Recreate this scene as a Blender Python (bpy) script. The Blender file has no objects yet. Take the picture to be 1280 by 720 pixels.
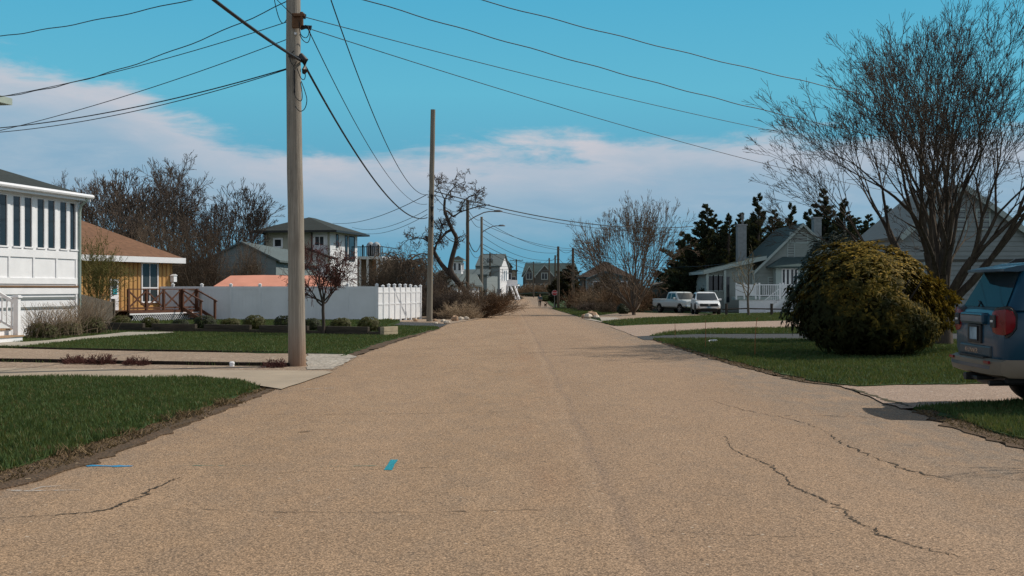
import bpy, bmesh, math, random
import numpy as np
from mathutils import Vector, Matrix
R = math.radians
SC = bpy.context.scene
COL = SC.collection
F, CX, HY, EYE = 1500.0, 640.0, 361.0, 1.5      # focal length in photo pixels, principal column, horizon row, eye height

# ------------------------------------------------------------------ terrain profile
GB = [(-60, 0), (28, 0), (45, -.08), (62, -.2), (90, -.42), (130, -.75), (165, -1.0), (220, -1.05), (300, -.9), (400, -.7), (900, -.6), (5000, -.6)]
GYS = np.array([a for a, b in GB], float); GZS = np.array([b for a, b in GB], float)
def g(y): return float(np.interp(y, GYS, GZS))
def G(px, py):
    """ground point seen at a photo pixel"""
    lo, hi = 2.0, 900.0
    t = (py - HY) / F
    for _ in range(50):
        m = (lo + hi) / 2
        if (EYE - g(m)) / m > t: lo = m
        else: hi = m
    return ((px - CX) * lo / F, lo)
def X_(px, Y): return (px - CX) * Y / F
def Z_(py, Y): return EYE - (py - HY) * Y / F
def P3(px, py, Y): return Vector((X_(px, Y), Y, Z_(py, Y)))

# ------------------------------------------------------------------ materials
def lin(r, g_, b):
    f = lambda c: (c / 255 / 12.92) if c / 255 <= .04045 else ((c / 255 + .055) / 1.055) ** 2.4
    return (f(r), f(g_), f(b))
class NT:
    def __init__(s, tree): s.t = tree; s.n = tree.nodes; s.l = tree.links
    def new(s, typ, **kw):
        n = s.n.new(typ)
        for k, v in kw.items(): setattr(n, k, v)
        return n
    def put(s, sock, v):
        if hasattr(v, 'is_linked'): s.l.new(v, sock)
        elif isinstance(v, (tuple, list)) and len(v) == 3 and sock.type == 'RGBA': sock.default_value = (*v, 1)
        else: sock.default_value = v
    def math(s, op, a, b=0.0, c=0.0, clamp=False):
        n = s.new('ShaderNodeMath', operation=op, use_clamp=clamp)
        for i, v in enumerate((a, b, c)): s.put(n.inputs[i], v)
        return n.outputs[0]
    def mix(s, f, a, b, mode='MIX'):
        n = s.new('ShaderNodeMix', data_type='RGBA', blend_type=mode)
        s.put(n.inputs['Factor'], f); s.put(n.inputs[6], a); s.put(n.inputs[7], b)
        return n.outputs[2]
    def noise(s, vec, scale, detail=3.0, rough=.55, dist=0.0):
        n = s.new('ShaderNodeTexNoise'); s.put(n.inputs['Vector'], vec)
        n.inputs['Scale'].default_value = scale; n.inputs['Detail'].default_value = detail
        n.inputs['Roughness'].default_value = rough; n.inputs['Distortion'].default_value = dist
        return n.outputs['Fac']
    def vor(s, vec, scale, out='Color', feature='F1'):
        n = s.new('ShaderNodeTexVoronoi', feature=feature); s.put(n.inputs['Vector'], vec); n.inputs['Scale'].default_value = scale
        return n.outputs[out]
    def ramp(s, f, lo, hi, a=0.0, b=1.0, smooth=False):
        n = s.new('ShaderNodeMapRange', interpolation_type='SMOOTHSTEP' if smooth else 'LINEAR')
        s.put(n.inputs[0], f); s.put(n.inputs[1], lo); s.put(n.inputs[2], hi); s.put(n.inputs[3], a); s.put(n.inputs[4], b)
        return n.outputs[0]
    def bw(s, c):
        n = s.new('ShaderNodeRGBToBW'); s.put(n.inputs[0], c); return n.outputs[0]
    def scale(s, vec, v):
        n = s.new('ShaderNodeVectorMath', operation='MULTIPLY'); s.put(n.inputs[0], vec); n.inputs[1].default_value = v
        return n.outputs[0]
    def sep(s, vec):
        n = s.new('ShaderNodeSeparateXYZ'); s.put(n.inputs[0], vec); return n.outputs
def base(name, rough=.7, spec=.3, metallic=0.0):
    m = bpy.data.materials.new(name); m.use_nodes = True
    nt = NT(m.node_tree); nt.n.clear()
    out = nt.new('ShaderNodeOutputMaterial'); b = nt.new('ShaderNodeBsdfPrincipled')
    b.inputs['Roughness'].default_value = rough; b.inputs['Specular IOR Level'].default_value = spec; b.inputs['Metallic'].default_value = metallic
    nt.l.new(b.outputs[0], out.inputs[0])
    co = nt.new('ShaderNodeTexCoord').outputs['Object']
    return m, nt, b, co, out
def bump(nt, b, h, strength=.4, dist=.01):
    n = nt.new('ShaderNodeBump'); n.inputs['Strength'].default_value = strength; n.inputs['Distance'].default_value = dist
    nt.put(n.inputs['Height'], h); nt.l.new(n.outputs[0], b.inputs['Normal'])
def mk(name, c, rough=.7, var=.18, scale=3.0, spec=.3, metallic=0.0, stretch=(1, 1, 1), bmp=0.0, bscale=30.0, c2=None, rows=0.0, rowaxis=2, dirt=0.0, coat=0.0):
    """general painted / wooden / stony surface with uneven tone; rows = lap height of siding or shingle courses"""
    m, nt, b, co, out = base(name, rough, spec, metallic)
    v = nt.scale(co, stretch)
    n1 = nt.noise(v, scale, 5, .6)
    dark = tuple(x * (1 - var) for x in c); light = tuple(min(1, x * (1 + var)) for x in c)
    colr = nt.mix(nt.ramp(n1, .3, .7), dark, c2 or light)
    if dirt:
        n2 = nt.noise(co, .7, 4, .7)
        colr = nt.mix(nt.ramp(n2, .45, .8, 0, dirt), colr, tuple(x * .45 for x in c))
    h = None
    if rows:
        ax = nt.sep(co)[rowaxis]
        fr = nt.math('FRACT', nt.math('DIVIDE', ax, rows))
        h = fr
        row = nt.math('FLOOR', nt.math('DIVIDE', ax, rows))
        wn = nt.new('ShaderNodeTexWhiteNoise', noise_dimensions='1D'); nt.put(wn.inputs[1], row)
        colr = nt.mix(nt.math('MULTIPLY', wn.outputs[0], .22), colr, tuple(x * .6 for x in c))
    nt.put(b.inputs['Base Color'], colr)
    if bmp:
        n3 = nt.noise(v, bscale, 4, .6)
        h = n3 if h is None else nt.math('ADD', nt.math('MULTIPLY', h, 2.0), nt.math('MULTIPLY', n3, .4))
    if h is not None: bump(nt, b, h, max(bmp, .35), .02 if rows else .008)
    if coat: b.inputs['Coat Weight'].default_value = coat; b.inputs['Coat Roughness'].default_value = .06
    nt.put(b.inputs['Roughness'], nt.ramp(n1, .2, .8, max(.02, rough - .08), min(1, rough + .08)))
    return m
def foliage(name, c, c2, rough=.55, spec=.3, trans=.25, scale=1.5, c3=None):
    m, nt, b, co, out = base(name, rough, spec)
    n = nt.noise(co, scale, 4, .7); n2 = nt.noise(co, scale * 9, 2, .6)
    f = nt.ramp(nt.math('ADD', nt.math('MULTIPLY', n, .6), nt.math('MULTIPLY', n2, .4)), .36, .64)
    colr = nt.mix(f, c, c2)
    if c3: colr = nt.mix(nt.ramp(nt.noise(co, scale * 14, 1), .6, .68), colr, c3)
    nt.put(b.inputs['Base Color'], colr)
    if trans:
        t = nt.new('ShaderNodeBsdfTranslucent'); nt.put(t.inputs[0], nt.mix(.35, colr, (.25, .22, .03)))
        mx = nt.new('ShaderNodeMixShader'); mx.inputs[0].default_value = trans
        nt.l.new(b.outputs[0], mx.inputs[1]); nt.l.new(t.outputs[0], mx.inputs[2]); nt.l.new(mx.outputs[0], out.inputs[0])
    return m
def glass(name, c=(.012, .016, .02), rough=.06, refl=.5):
    m, nt, b, co, out = base(name, rough, refl)
    n = nt.noise(co, 1.2, 2)
    nt.put(b.inputs['Base Color'], nt.mix(n, tuple(x * .5 for x in c), tuple(x * 1.8 for x in c)))
    bump(nt, b, nt.noise(co, 1.6, 1), .05, .02)
    return m

# ------------------------------------------------------------------ mesh building
class MB:
    def __init__(s): s.v = []; s.f = []
    def add(s, vs, fs):
        o = len(s.v); s.v += [tuple(p) for p in vs]; s.f += [tuple(i + o for i in f) for f in fs]; return s
    def box(s, x0, x1, y0, y1, z0, z1, M=None):
        vs = [Vector((x, y, z)) for z in (z0, z1) for x, y in ((x0, y0), (x1, y0), (x1, y1), (x0, y1))]
        if M: vs = [M @ p for p in vs]
        return s.add(vs, [(3, 2, 1, 0), (4, 5, 6, 7), (0, 1, 5, 4), (1, 2, 6, 5), (2, 3, 7, 6), (3, 0, 4, 7)])
    def bar(s, p, q, w, h=None, up=(0, 0, 1)):
        p, q = Vector(p), Vector(q); h = h or w
        d = (q - p).normalized(); u = Vector(up)
        if abs(d.dot(u)) > .99: u = Vector((1, 0, 0))
        a = d.cross(u).normalized() * w / 2; b = a.cross(d).normalized() * h / 2
        vs = [e + i * a + j * b for e in (p, q) for i, j in ((-1, -1), (1, -1), (1, 1), (-1, 1))]
        return s.add(vs, [(0, 1, 2, 3), (7, 6, 5, 4), (0, 4, 5, 1), (1, 5, 6, 2), (2, 6, 7, 3), (3, 7, 4, 0)])
    def prism(s, poly, vec):
        """polygon (3-D points) extruded by vec"""
        n = len(poly); vec = Vector(vec); a = [Vector(p) for p in poly]
        s.add(a + [p + vec for p in a], [tuple(range(n - 1, -1, -1)), tuple(range(n, 2 * n))] + [(i, (i + 1) % n, n + (i + 1) % n, n + i) for i in range(n)])
        return s
    def tube(s, pts, rad, k=8, cap=True):
        pts = [Vector(p) for p in pts]; n = len(pts)
        if not hasattr(rad, '__len__'): rad = [rad] * n
        vs = []
        ref = None
        for i, p in enumerate(pts):
            d = (pts[min(i + 1, n - 1)] - pts[max(i - 1, 0)]).normalized()
            if ref is None: ref = Vector((0, 0, 1)) if abs(d.z) < .9 else Vector((1, 0, 0))
            a = d.cross(ref)
            if a.length < 1e-4: a = d.orthogonal()
            a.normalize(); b = d.cross(a)
            for j in range(k):
                t = 2 * math.pi * j / k
                vs.append(p + rad[i] * (math.cos(t) * a + math.sin(t) * b))
        fs = [(i * k + j, i * k + (j + 1) % k, (i + 1) * k + (j + 1) % k, (i + 1) * k + j) for i in range(n - 1) for j in range(k)]
        if cap: fs += [tuple(range(k - 1, -1, -1)), tuple((n - 1) * k + j for j in range(k))]
        return s.add(vs, fs)
    def loft(s, rings, cap=True):
        k = len(rings[0]); n = len(rings)
        fs = [(i * k + j, i * k + (j + 1) % k, (i + 1) * k + (j + 1) % k, (i + 1) * k + j) for i in range(n - 1) for j in range(k)]
        if cap: fs += [tuple(range(k - 1, -1, -1)), tuple((n - 1) * k + j for j in range(k))]
        return s.add([p for r in rings for p in r], fs)
    def blob(s, c, r, rng, k=8, rough=.25, flat=1.0):
        vs = []; fs = []; n = max(4, k // 2)
        for i in range(n + 1):
            th = math.pi * i / n
            for j in range(k):
                a = 2 * math.pi * j / k
                q = 1 + rng.uniform(-rough, rough)
                vs.append((c[0] + r[0] * q * math.sin(th) * math.cos(a), c[1] + r[1] * q * math.sin(th) * math.sin(a), c[2] + r[2] * q * math.cos(th) * flat))
        for i in range(n):
            for j in range(k): fs.append((i * k + j, (i + 1) * k + j, (i + 1) * k + (j + 1) % k, i * k + (j + 1) % k))
        return s.add(vs, fs)
    def mesh(s, name):
        me = bpy.data.meshes.new(name); me.from_pydata(s.v, [], s.f); me.update(); return me
    def build(s, name, mat, parent=None, smooth=0, bevel=0.0, loc=None):
        me = s.mesh(name)
        bm = bmesh.new(); bm.from_mesh(me)
        bmesh.ops.recalc_face_normals(bm, faces=bm.faces)
        bm.to_mesh(me); bm.free()
        if smooth:
            me.polygons.foreach_set('use_smooth', [True] * len(me.polygons)); me.set_sharp_from_angle(angle=R(smooth))
        me.materials.append(mat)
        o = bpy.data.objects.new(name, me); COL.objects.link(o)
        if parent: o.parent = parent
        if loc is not None: o.location = loc
        if bevel:
            b = o.modifiers.new('bevel', 'BEVEL'); b.width = bevel; b.segments = 2; b.limit_method = 'ANGLE'
        return o
def np_mesh(name, V, quads=None, tris=None, smooth=False):
    me = bpy.data.meshes.new(name)
    V = np.asarray(V, np.float32).reshape(-1, 3)
    parts = []; tot = []
    if quads is not None and len(quads): q = np.asarray(quads, np.int32).reshape(-1, 4); parts.append(q.ravel()); tot.append(np.full(len(q), 4, np.int32))
    if tris is not None and len(tris): t = np.asarray(tris, np.int32).reshape(-1, 3); parts.append(t.ravel()); tot.append(np.full(len(t), 3, np.int32))
    loops = np.concatenate(parts); tot = np.concatenate(tot)
    me.vertices.add(len(V)); me.vertices.foreach_set('co', V.ravel())
    me.loops.add(len(loops)); me.loops.foreach_set('vertex_index', loops)
    me.polygons.add(len(tot)); st = np.concatenate([[0], np.cumsum(tot)[:-1]]).astype(np.int32)
    me.polygons.foreach_set('loop_start', st); me.polygons.foreach_set('loop_total', tot)
    if smooth: me.polygons.foreach_set('use_smooth', np.ones(len(tot), bool))
    me.update(calc_edges=True); me.validate()
    return me
def link(name, me, mat, parent=None):
    if mat and not me.materials: me.materials.append(mat)
    o = bpy.data.objects.new(name, me); COL.objects.link(o)
    if parent: o.parent = parent
    return o
def tag(o, label=None, cat=None, group=None, kind=None):
    if label: o['label'] = label
    if cat: o['category'] = cat
    if group: o['group'] = group
    if kind: o['kind'] = kind
    return o
def thing(name, label, cat, loc=(0, 0, 0), rz=0.0, group=None):
    o = bpy.data.objects.new(name, None); COL.objects.link(o); o.empty_display_size = .2
    o.location = loc; o.rotation_euler = (0, 0, rz)
    return tag(o, label, cat, group)
def copy_thing(root, loc, rz=0.0, scale=1.0, label=None, group=None):
    r = root.copy(); COL.objects.link(r); r.location = loc; r.rotation_euler = (0, 0, rz); r.scale = (scale,) * 3 if not hasattr(scale, '__len__') else scale
    if label: r['label'] = label
    if group: r['group'] = group
    for ch in list(root.children):
        c = ch.copy(); COL.objects.link(c); c.parent = r
        for gch in list(ch.children):
            d = gch.copy(); COL.objects.link(d); d.parent = c
    return r

# vectorised tubes for branches
def tubes_np(lines, kfun):
    """lines: list of (pts Nx3, radii N). returns V, quads"""
    groups = {}
    for p, r in lines: groups.setdefault((len(p), kfun(r[0])), []).append((p, r))
    Vs = []; Qs = []; off = 0
    for (n, k), L in groups.items():
        P = np.array([a for a, b in L], float); Rr = np.array([b for a, b in L], float); m = len(L)
        T = np.gradient(P, axis=1); T /= np.linalg.norm(T, axis=2, keepdims=True) + 1e-9
        mean = P[:, -1] - P[:, 0]; mean /= np.linalg.norm(mean, axis=1, keepdims=True) + 1e-9
        ref = np.where(np.abs(mean[:, 2:3]) < .8, np.array([[0, 0, 1.0]]), np.array([[1.0, 0, 0]]))
        A = np.cross(T, ref[:, None, :]); A /= np.linalg.norm(A, axis=2, keepdims=True) + 1e-9
        B = np.cross(T, A)
        th = np.arange(k) * 2 * np.pi / k
        V = P[:, :, None, :] + Rr[:, :, None, None] * (np.cos(th)[None, None, :, None] * A[:, :, None, :] + np.sin(th)[None, None, :, None] * B[:, :, None, :])
        Vs.append(V.reshape(-1, 3))
        i = np.arange(n - 1)[:, None]; j = np.arange(k)[None, :]
        q = np.stack([i * k + j, i * k + (j + 1) % k, (i + 1) * k + (j + 1) % k, (i + 1) * k + j], -1).reshape(-1, 4)
        Q = (np.arange(m)[:, None, None] * (n * k) + q[None]) + off
        Qs.append(Q.reshape(-1, 4)); off += m * n * k
    return np.concatenate(Vs), np.concatenate(Qs)
def unit(v): return v / (np.linalg.norm(v) + 1e-9)
def grow(rng, p, d, L, r, lvl, cfg, out, rmin):
    c = cfg[lvl]; n = c['seg']; p = np.array(p, float); d = unit(np.array(d, float))
    pts = [p.copy()]; dirs = [d.copy()]
    for i in range(n):
        d = unit(d + rng.normal(0, c['wan'], 3) + np.array([0, 0, c['trop']]))
        p = p + d * L / n; pts.append(p.copy()); dirs.append(d.copy())
    tp = c.get('tap', .3)
    rad = np.maximum(rmin, r * (1 - (1 - tp) * np.linspace(0, 1, n + 1)))
    out.append((lvl, np.array(pts), rad))
    if lvl + 1 < len(cfg):
        k = c['kids']; k = rng.integers(k[0], k[1] + 1) if hasattr(k, '__len__') else k
        for q in range(k):
            t = c['t0'] + (1 - c['t0']) * ((q + rng.uniform(.1, .9)) / k)
            fi = t * n; i = min(int(fi), n - 1); fr = fi - i
            bp = pts[i] * (1 - fr) + pts[i + 1] * fr; bd = dirs[i + 1]
            ang = R(rng.uniform(*c['ang'])); ph = rng.uniform(0, 2 * np.pi)
            a = np.cross(bd, [0.3, .2, 1.0]); a = unit(a); b = np.cross(bd, a)
            nd = math.cos(ang) * bd + math.sin(ang) * (math.cos(ph) * a + math.sin(ph) * b)
            grow(rng, bp, nd, L * rng.uniform(*c['rat']) * (1.15 - .5 * t), max(rmin, rad[i] * c['rr']), lvl + 1, cfg, out, rmin)
TSIZE = {}
def tree_meshes(name, out, split=1):
    kf = lambda r: 8 if r > .08 else (5 if r > .025 else 3)
    a = [(p, r) for l, p, r in out if l <= split]; b = [(p, r) for l, p, r in out if l > split]
    V, Q = tubes_np(a, kf); m1 = np_mesh(name + '_trunk', V, Q, smooth=True)
    V, Q = tubes_np(b, kf); m2 = np_mesh(name + '_crown', V, Q, smooth=True)
    TSIZE[m1.name] = (float(np.percentile(V[:, 2], 99.7)), float(np.percentile(np.abs(V[:, 0]), 97)))
    return m1, m2
def leaf_quads(C, D, length, width, rng, bend=.0):
    """diamond leaves at C pointing D"""
    m = len(C); D = D / (np.linalg.norm(D, axis=1, keepdims=True) + 1e-9)
    S = np.cross(D, rng.normal(0, 1, (m, 3))); S /= np.linalg.norm(S, axis=1, keepdims=True) + 1e-9
    L = (length * rng.uniform(.7, 1.3, m))[:, None]; W = (width * rng.uniform(.7, 1.3, m))[:, None]
    V = np.stack([C, C + D * L * .5 + S * W * .5, C + D * L, C + D * L * .5 - S * W * .5], 1)
    return V.reshape(-1, 3), np.arange(m * 4).reshape(-1, 4)
# ------------------------------------------------------------------ camera, light, sky
cam = bpy.data.cameras.new('camera'); cam.sensor_width = 36; cam.lens = F / 1280 * 36; cam.clip_end = 9000; cam.shift_y = 1 / 1280
co_ = bpy.data.objects.new('camera', cam); COL.objects.link(co_); co_.location = (0, 0, EYE); co_.rotation_euler = (R(90), 0, 0); SC.camera = co_
SUN_EL = R(46); sdir = Vector((.93, .37, 0)).normalized() * math.cos(SUN_EL) + Vector((0, 0, math.sin(SUN_EL)))
sl = bpy.data.lights.new('sun', 'SUN'); sl.energy = 4.0; sl.angle = R(.5); sl.color = (1, .93, .82)
so = bpy.data.objects.new('sun', sl); COL.objects.link(so); so.rotation_euler = (-sdir).to_track_quat('-Z', 'Y').to_euler()
SC.view_settings.view_transform = 'Standard'; SC.view_settings.look = 'None'; SC.view_settings.exposure = 0; SC.view_settings.gamma = 1
SC.cycles.max_bounces = 6; SC.cycles.transparent_max_bounces = 4; SC.cycles.use_denoising = True; SC.cycles.denoiser = 'OPENIMAGEDENOISE'; SC.cycles.denoising_input_passes = 'RGB_ALBEDO_NORMAL'; SC.cycles.denoising_prefilter = 'NONE'
SC.cycles.sample_clamp_indirect = 4
SC.render.film_transparent = False

w = bpy.data.worlds.new('World'); SC.world = w; w.use_nodes = True
nt = NT(w.node_tree); nt.n.clear()
wo = nt.new('ShaderNodeOutputWorld'); bg = nt.new('ShaderNodeBackground'); bg.inputs[1].default_value = .1; nt.l.new(bg.outputs[0], wo.inputs[0])
tc = nt.new('ShaderNodeTexCoord').outputs['Generated']
x, y, z = nt.sep(tc)
sky = nt.new('ShaderNodeTexSky', sky_type='NISHITA'); sky.sun_disc = False; sky.sun_elevation = SUN_EL; sky.sun_rotation = math.atan2(.93, .37); sky.altitude = 0
cr = nt.new('ShaderNodeValToRGB'); nt.put(cr.inputs[0], nt.math('MULTIPLY', z, 2.0))
els = cr.color_ramp.elements
for i, (p, c) in enumerate([(0, (112, 170, 196)), (.06, (98, 163, 192)), (.2, (98, 168, 197)), (.32, (99, 182, 209)), (.47, (84, 173, 207)), (1, (62, 146, 190))]):
    e = els[i] if i < 2 else els.new(p)
    e.position = p; e.color = (*lin(*c), 1)
grad = cr.outputs[0]
# clouds: a low bank with a lumpy upper edge
v = nt.scale(tc, (5, 5, 17))
n1 = nt.noise(v, 1.3, 8, .6, .3); n2 = nt.noise(nt.scale(tc, (9, 9, 40)), 1.6, 8, .65, .5); n3 = nt.noise(nt.scale(tc, (3, 3, 8)), 2.2, 4, .5)
xr = nt.math('DIVIDE', x, nt.math('MAXIMUM', y, .05))
left = nt.ramp(xr, -.40, -.17, .171, .117, True); right = nt.ramp(xr, -.02, .1, 0, .012, True)
ztop = nt.math('ADD', left, right)
d = nt.math('SUBTRACT', ztop, z)                                   # depth below the upper edge
edge = nt.math('ADD', d, nt.math('MULTIPLY', nt.math('SUBTRACT', n1, .5), .075))
edge = nt.math('ADD', edge, nt.math('MULTIPLY', nt.math('SUBTRACT', n2, .5), .05))
top = nt.ramp(edge, -.006, .02, 0, 1, True)
bot = nt.ramp(nt.math('ADD', z, nt.math('MULTIPLY', nt.math('SUBTRACT', n1, .5), .03)), .022, .075, 0, 1, True)
mask = nt.math('MULTIPLY', top, bot)
body = nt.mix(nt.ramp(n2, .35, .65), lin(142, 174, 198), lin(160, 183, 202))
rim = nt.mix(nt.ramp(n1, .4, .65), lin(182, 192, 206), lin(210, 204, 209))
ccol = nt.mix(nt.ramp(nt.math('ADD', edge, nt.math('MULTIPLY', nt.math('SUBTRACT', n3, .5), .05)), .008, .055, 0, 1, True), rim, body)
vis = nt.mix(nt.math('MULTIPLY', mask, .9), grad, ccol)
s10 = nt.new('ShaderNodeVectorMath', operation='SCALE'); nt.put(s10.inputs[0], vis); s10.inputs['Scale'].default_value = 10.0
nish = nt.mix(1.0, sky.outputs[0], (1.25, 1.05, .80), 'MULTIPLY')
fin = nt.mix(nt.ramp(z, .42, .7, 0, 1, True), s10.outputs[0], nish)
# unseen pale cloud added behind the viewer, as neutral fill on shaded faces
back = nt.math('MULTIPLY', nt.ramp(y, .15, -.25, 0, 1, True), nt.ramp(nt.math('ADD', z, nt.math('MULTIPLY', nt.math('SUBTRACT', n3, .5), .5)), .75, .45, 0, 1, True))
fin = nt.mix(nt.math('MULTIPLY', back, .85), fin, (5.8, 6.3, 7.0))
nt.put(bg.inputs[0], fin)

# ------------------------------------------------------------------ ground sheets
rng = np.random.default_rng(7); rnd = random.Random(5)
def poly_px(pts): return [G(*p) for p in pts]
def rough_edge(poly, amp, step=.35, ymax=60):
    out = []; n = len(poly)
    for i in range(n):
        a = np.array(poly[i]); b = np.array(poly[(i + 1) % n]); L = np.linalg.norm(b - a)
        k = int(L / step) if min(a[1], b[1]) < ymax and L < 60 else 0
        out.append(tuple(a))
        for j in range(1, k):
            q = a + (b - a) * j / k; nrm = np.array([-(b - a)[1], (b - a)[0]]) / L
            out.append(tuple(q + nrm * rng.normal(0, amp)))
    return out
def sheet(name, poly, dz, mat, amp=0.0, step=.35, kind='structure', thick=0.0):
    if amp: poly = rough_edge(poly, amp, step)
    bm = bmesh.new(); f = bm.faces.new([bm.verts.new((p[0], p[1], 0)) for p in poly])
    bm.normal_update()
    if f.normal.z < 0: f.normal_flip()
    for yb in GYS[1:-1]:
        bmesh.ops.bisect_plane(bm, geom=bm.verts[:] + bm.edges[:] + bm.faces[:], plane_co=(0, yb, 0), plane_no=(0, 1, 0))
    if thick:
        bmesh.ops.triangulate(bm, faces=bm.faces[:])
        edges = [e for e in bm.edges if e.is_boundary]
        r = bmesh.ops.extrude_edge_only(bm, edges=edges)
        low = set(v for v in r['geom'] if isinstance(v, bmesh.types.BMVert))
    else: low = set()
    for v in bm.verts: v.co.z = g(v.co.y) + dz - (thick if v in low else 0)
    bmesh.ops.recalc_face_normals(bm, faces=bm.faces)
    if sum(f.normal.z for f in bm.faces) < 0: bmesh.ops.reverse_faces(bm, faces=bm.faces)
    me = bpy.data.meshes.new(name); bm.to_mesh(me); bm.free(); me.materials.append(mat)
    o = bpy.data.objects.new(name, me); COL.objects.link(o)
    if kind: o['kind'] = kind
    return o

# materials of the ground
def road_mat():
    m, nt, b, co, out = base('chip_seal', .85, .25)
    x, y, z = nt.sep(co)
    wob = nt.math('MULTIPLY', nt.math('SUBTRACT', nt.noise(nt.scale(co, (0, 1, 0)), .35, 3), .5), .25)
    big = nt.noise(nt.scale(co, (1, .25, 1)), .8, 5, .65); mid = nt.noise(nt.scale(co, (1, .45, 1)), 3.2, 5, .7); fine = nt.noise(co, 45, 3, .7); fine2 = nt.noise(co, 42, 3, .65)
    c = nt.mix(nt.ramp(big, .3, .7), (.286, .187, .112), (.355, .237, .147))
    c = nt.mix(nt.ramp(mid, .42, .68, 0, .55), c, (.235, .168, .115))
    # wheel lanes and the lengthwise seam between two spreader passes
    sx = nt.math('SUBTRACT', nt.math('ADD', x, wob), .74)
    ridge = nt.math('SUBTRACT', 1.0, nt.ramp(nt.math('ABSOLUTE', nt.math('ADD', sx, .13)), .0, .10, 0, 1, True))
    c = nt.mix(nt.math('MULTIPLY', ridge, .22), c, (.42, .29, .19))
    seam = nt.math('SUBTRACT', 1.0, nt.ramp(nt.math('ABSOLUTE', sx), .0, .08, 0, 1, True))
    c = nt.mix(nt.math('MULTIPLY', seam, .34), c, (.19, .135, .1))
    c = nt.mix(nt.ramp(sx, -.5, .0, .0, .25), c, (.30, .20, .134))
    rust = nt.math('MULTIPLY', nt.ramp(nt.math('ABSOLUTE', nt.math('ADD', sx, .45)), .0, .5, 1, 0, True), nt.ramp(nt.noise(nt.scale(co, (1, .25, 1)), 1.2, 3), .45, .7))
    c = nt.mix(nt.math('MULTIPLY', rust, .4), c, (.30, .165, .09))
    lane = nt.math('ABSOLUTE', nt.math('SUBTRACT', nt.math('ABSOLUTE', nt.math('SUBTRACT', x, .7)), 2.0))
    c = nt.mix(nt.ramp(lane, 0, .7, .16, 0, True), c, (.36, .24, .155))
    # grimy grey shoulders on the right
    sh = nt.math('MULTIPLY', nt.ramp(nt.math('ADD', x, nt.math('MULTIPLY', big, 1.6)), 3.3, 5.2, 0, .75, True), nt.ramp(mid, .3, .6))
    c = nt.mix(sh, c, (.2, .16, .125))
    shl = nt.math('MULTIPLY', nt.ramp(nt.math('ADD', x, nt.math('MULTIPLY', big, 1.2)), -2.4, -3.3, 0, .6, True), nt.ramp(mid, .3, .6))
    c = nt.mix(shl, c, (.19, .145, .11))
    # stones
    st = nt.bw(nt.vor(co, 96)); st2 = nt.bw(nt.vor(co, 60)); gap = nt.vor(co, 96, 'Distance'); grain = nt.noise(co, 150, 2, .7)
    k = nt.math('ADD', nt.math('MULTIPLY', nt.ramp(st, .15, .85, .3, 1.75), .62), nt.math('MULTIPLY', nt.ramp(fine2, .3, .7, .5, 1.5), .38))
    k = nt.math('MULTIPLY', k, nt.ramp(grain, .3, .7, .78, 1.22)); k = nt.math('MULTIPLY', k, nt.ramp(gap, .35, .75, 1.06, .6))
    c = nt.mix(1.0, c, nt.mix(nt.ramp(k, .25, 1.75), (.28, .27, .26), (1.86, 1.86, 1.86)), 'MULTIPLY')
    c = nt.mix(nt.ramp(st2, .955, .965, 0, .6), c, (.6, .52, .42))
    c = nt.mix(nt.ramp(nt.bw(nt.vor(nt.scale(co, (1, .93, 1)), 48)), .08, .05, 0, .7), c, (.05, .038, .03))
    nt.put(b.inputs['Base Color'], c)
    bump(nt, b, nt.math('ADD', fine, nt.math('MULTIPLY', st, .6)), .8, .006)
    return m
def loose_mat(name, a, bcol, scale=30, spot=None, rough=.9, bmp=.6, big=1.0):
    m, nt, b, co, out = base(name, rough, .2)
    cell = nt.bw(nt.vor(co, scale)); n = nt.noise(co, big, 5, .65); n2 = nt.noise(co, scale * .5, 3)
    c = nt.mix(nt.ramp(cell, .1, .9), tuple(x * .6 for x in a), tuple(min(1, x * 1.35) for x in a))
    c = nt.mix(nt.ramp(n, .4, .7, 0, .7), c, bcol)
    if spot: c = nt.mix(nt.ramp(nt.bw(nt.vor(co, scale * .6)), .9, .93), c, spot)
    nt.put(b.inputs['Base Color'], c); bump(nt, b, nt.math('ADD', n2, nt.vor(co, scale, 'Distance')), bmp, .02)
    return m
def lawn_mat():
    m, nt, b, co, out = base('turf', .9, .1)
    n = nt.noise(co, .6, 5, .7); n2 = nt.noise(nt.scale(co, (1, .5, 1)), 14, 4, .7); n3 = nt.noise(co, 2.2, 4, .6)
    c = nt.mix(nt.ramp(n, .35, .65), (.032, .058, .019), (.054, .086, .028))
    c = nt.mix(nt.ramp(n2, .4, .7, 0, .8), c, (.024, .040, .013))
    c = nt.mix(nt.ramp(n3, .58, .75, 0, .6), c, (.115, .10, .045))
    nt.put(b.inputs['Base Color'], c); bump(nt, b, n2, .8, .04)
    return m
M_ROAD = road_mat(); M_TURF = lawn_mat()
M_DIRT = loose_mat('dry_soil', (.105, .068, .042), (.07, .05, .03), 40, (.3, .22, .14))
M_CONC = mk('driveway_concrete', (.34, .275, .205), .85, .12, .9, .2, bmp=.25, bscale=60, dirt=.35)
M_GRAV = loose_mat('gravel', (.30, .225, .165), (.22, .16, .115), 26, (.5, .44, .37))
M_PALEGRAV = loose_mat('pale_gravel', (.36, .32, .27), (.25, .22, .19), 18, (.55, .52, .47))
M_MULCH = loose_mat('mulch', (.028, .02, .015), (.018, .014, .01), 30)
M_TARMAC = loose_mat('dark_tarmac', (.055, .058, .062), (.07, .068, .066), 50)
M_PINKDRIVE = loose_mat('seashell_driveway', (.34, .25, .195), (.29, .21, .16), 45, (.5, .42, .36), big=2)
M_STONE = mk('path_stone', (.33, .30, .25), .85, .2, 1.5, .2, bmp=.3, bscale=30)

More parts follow.
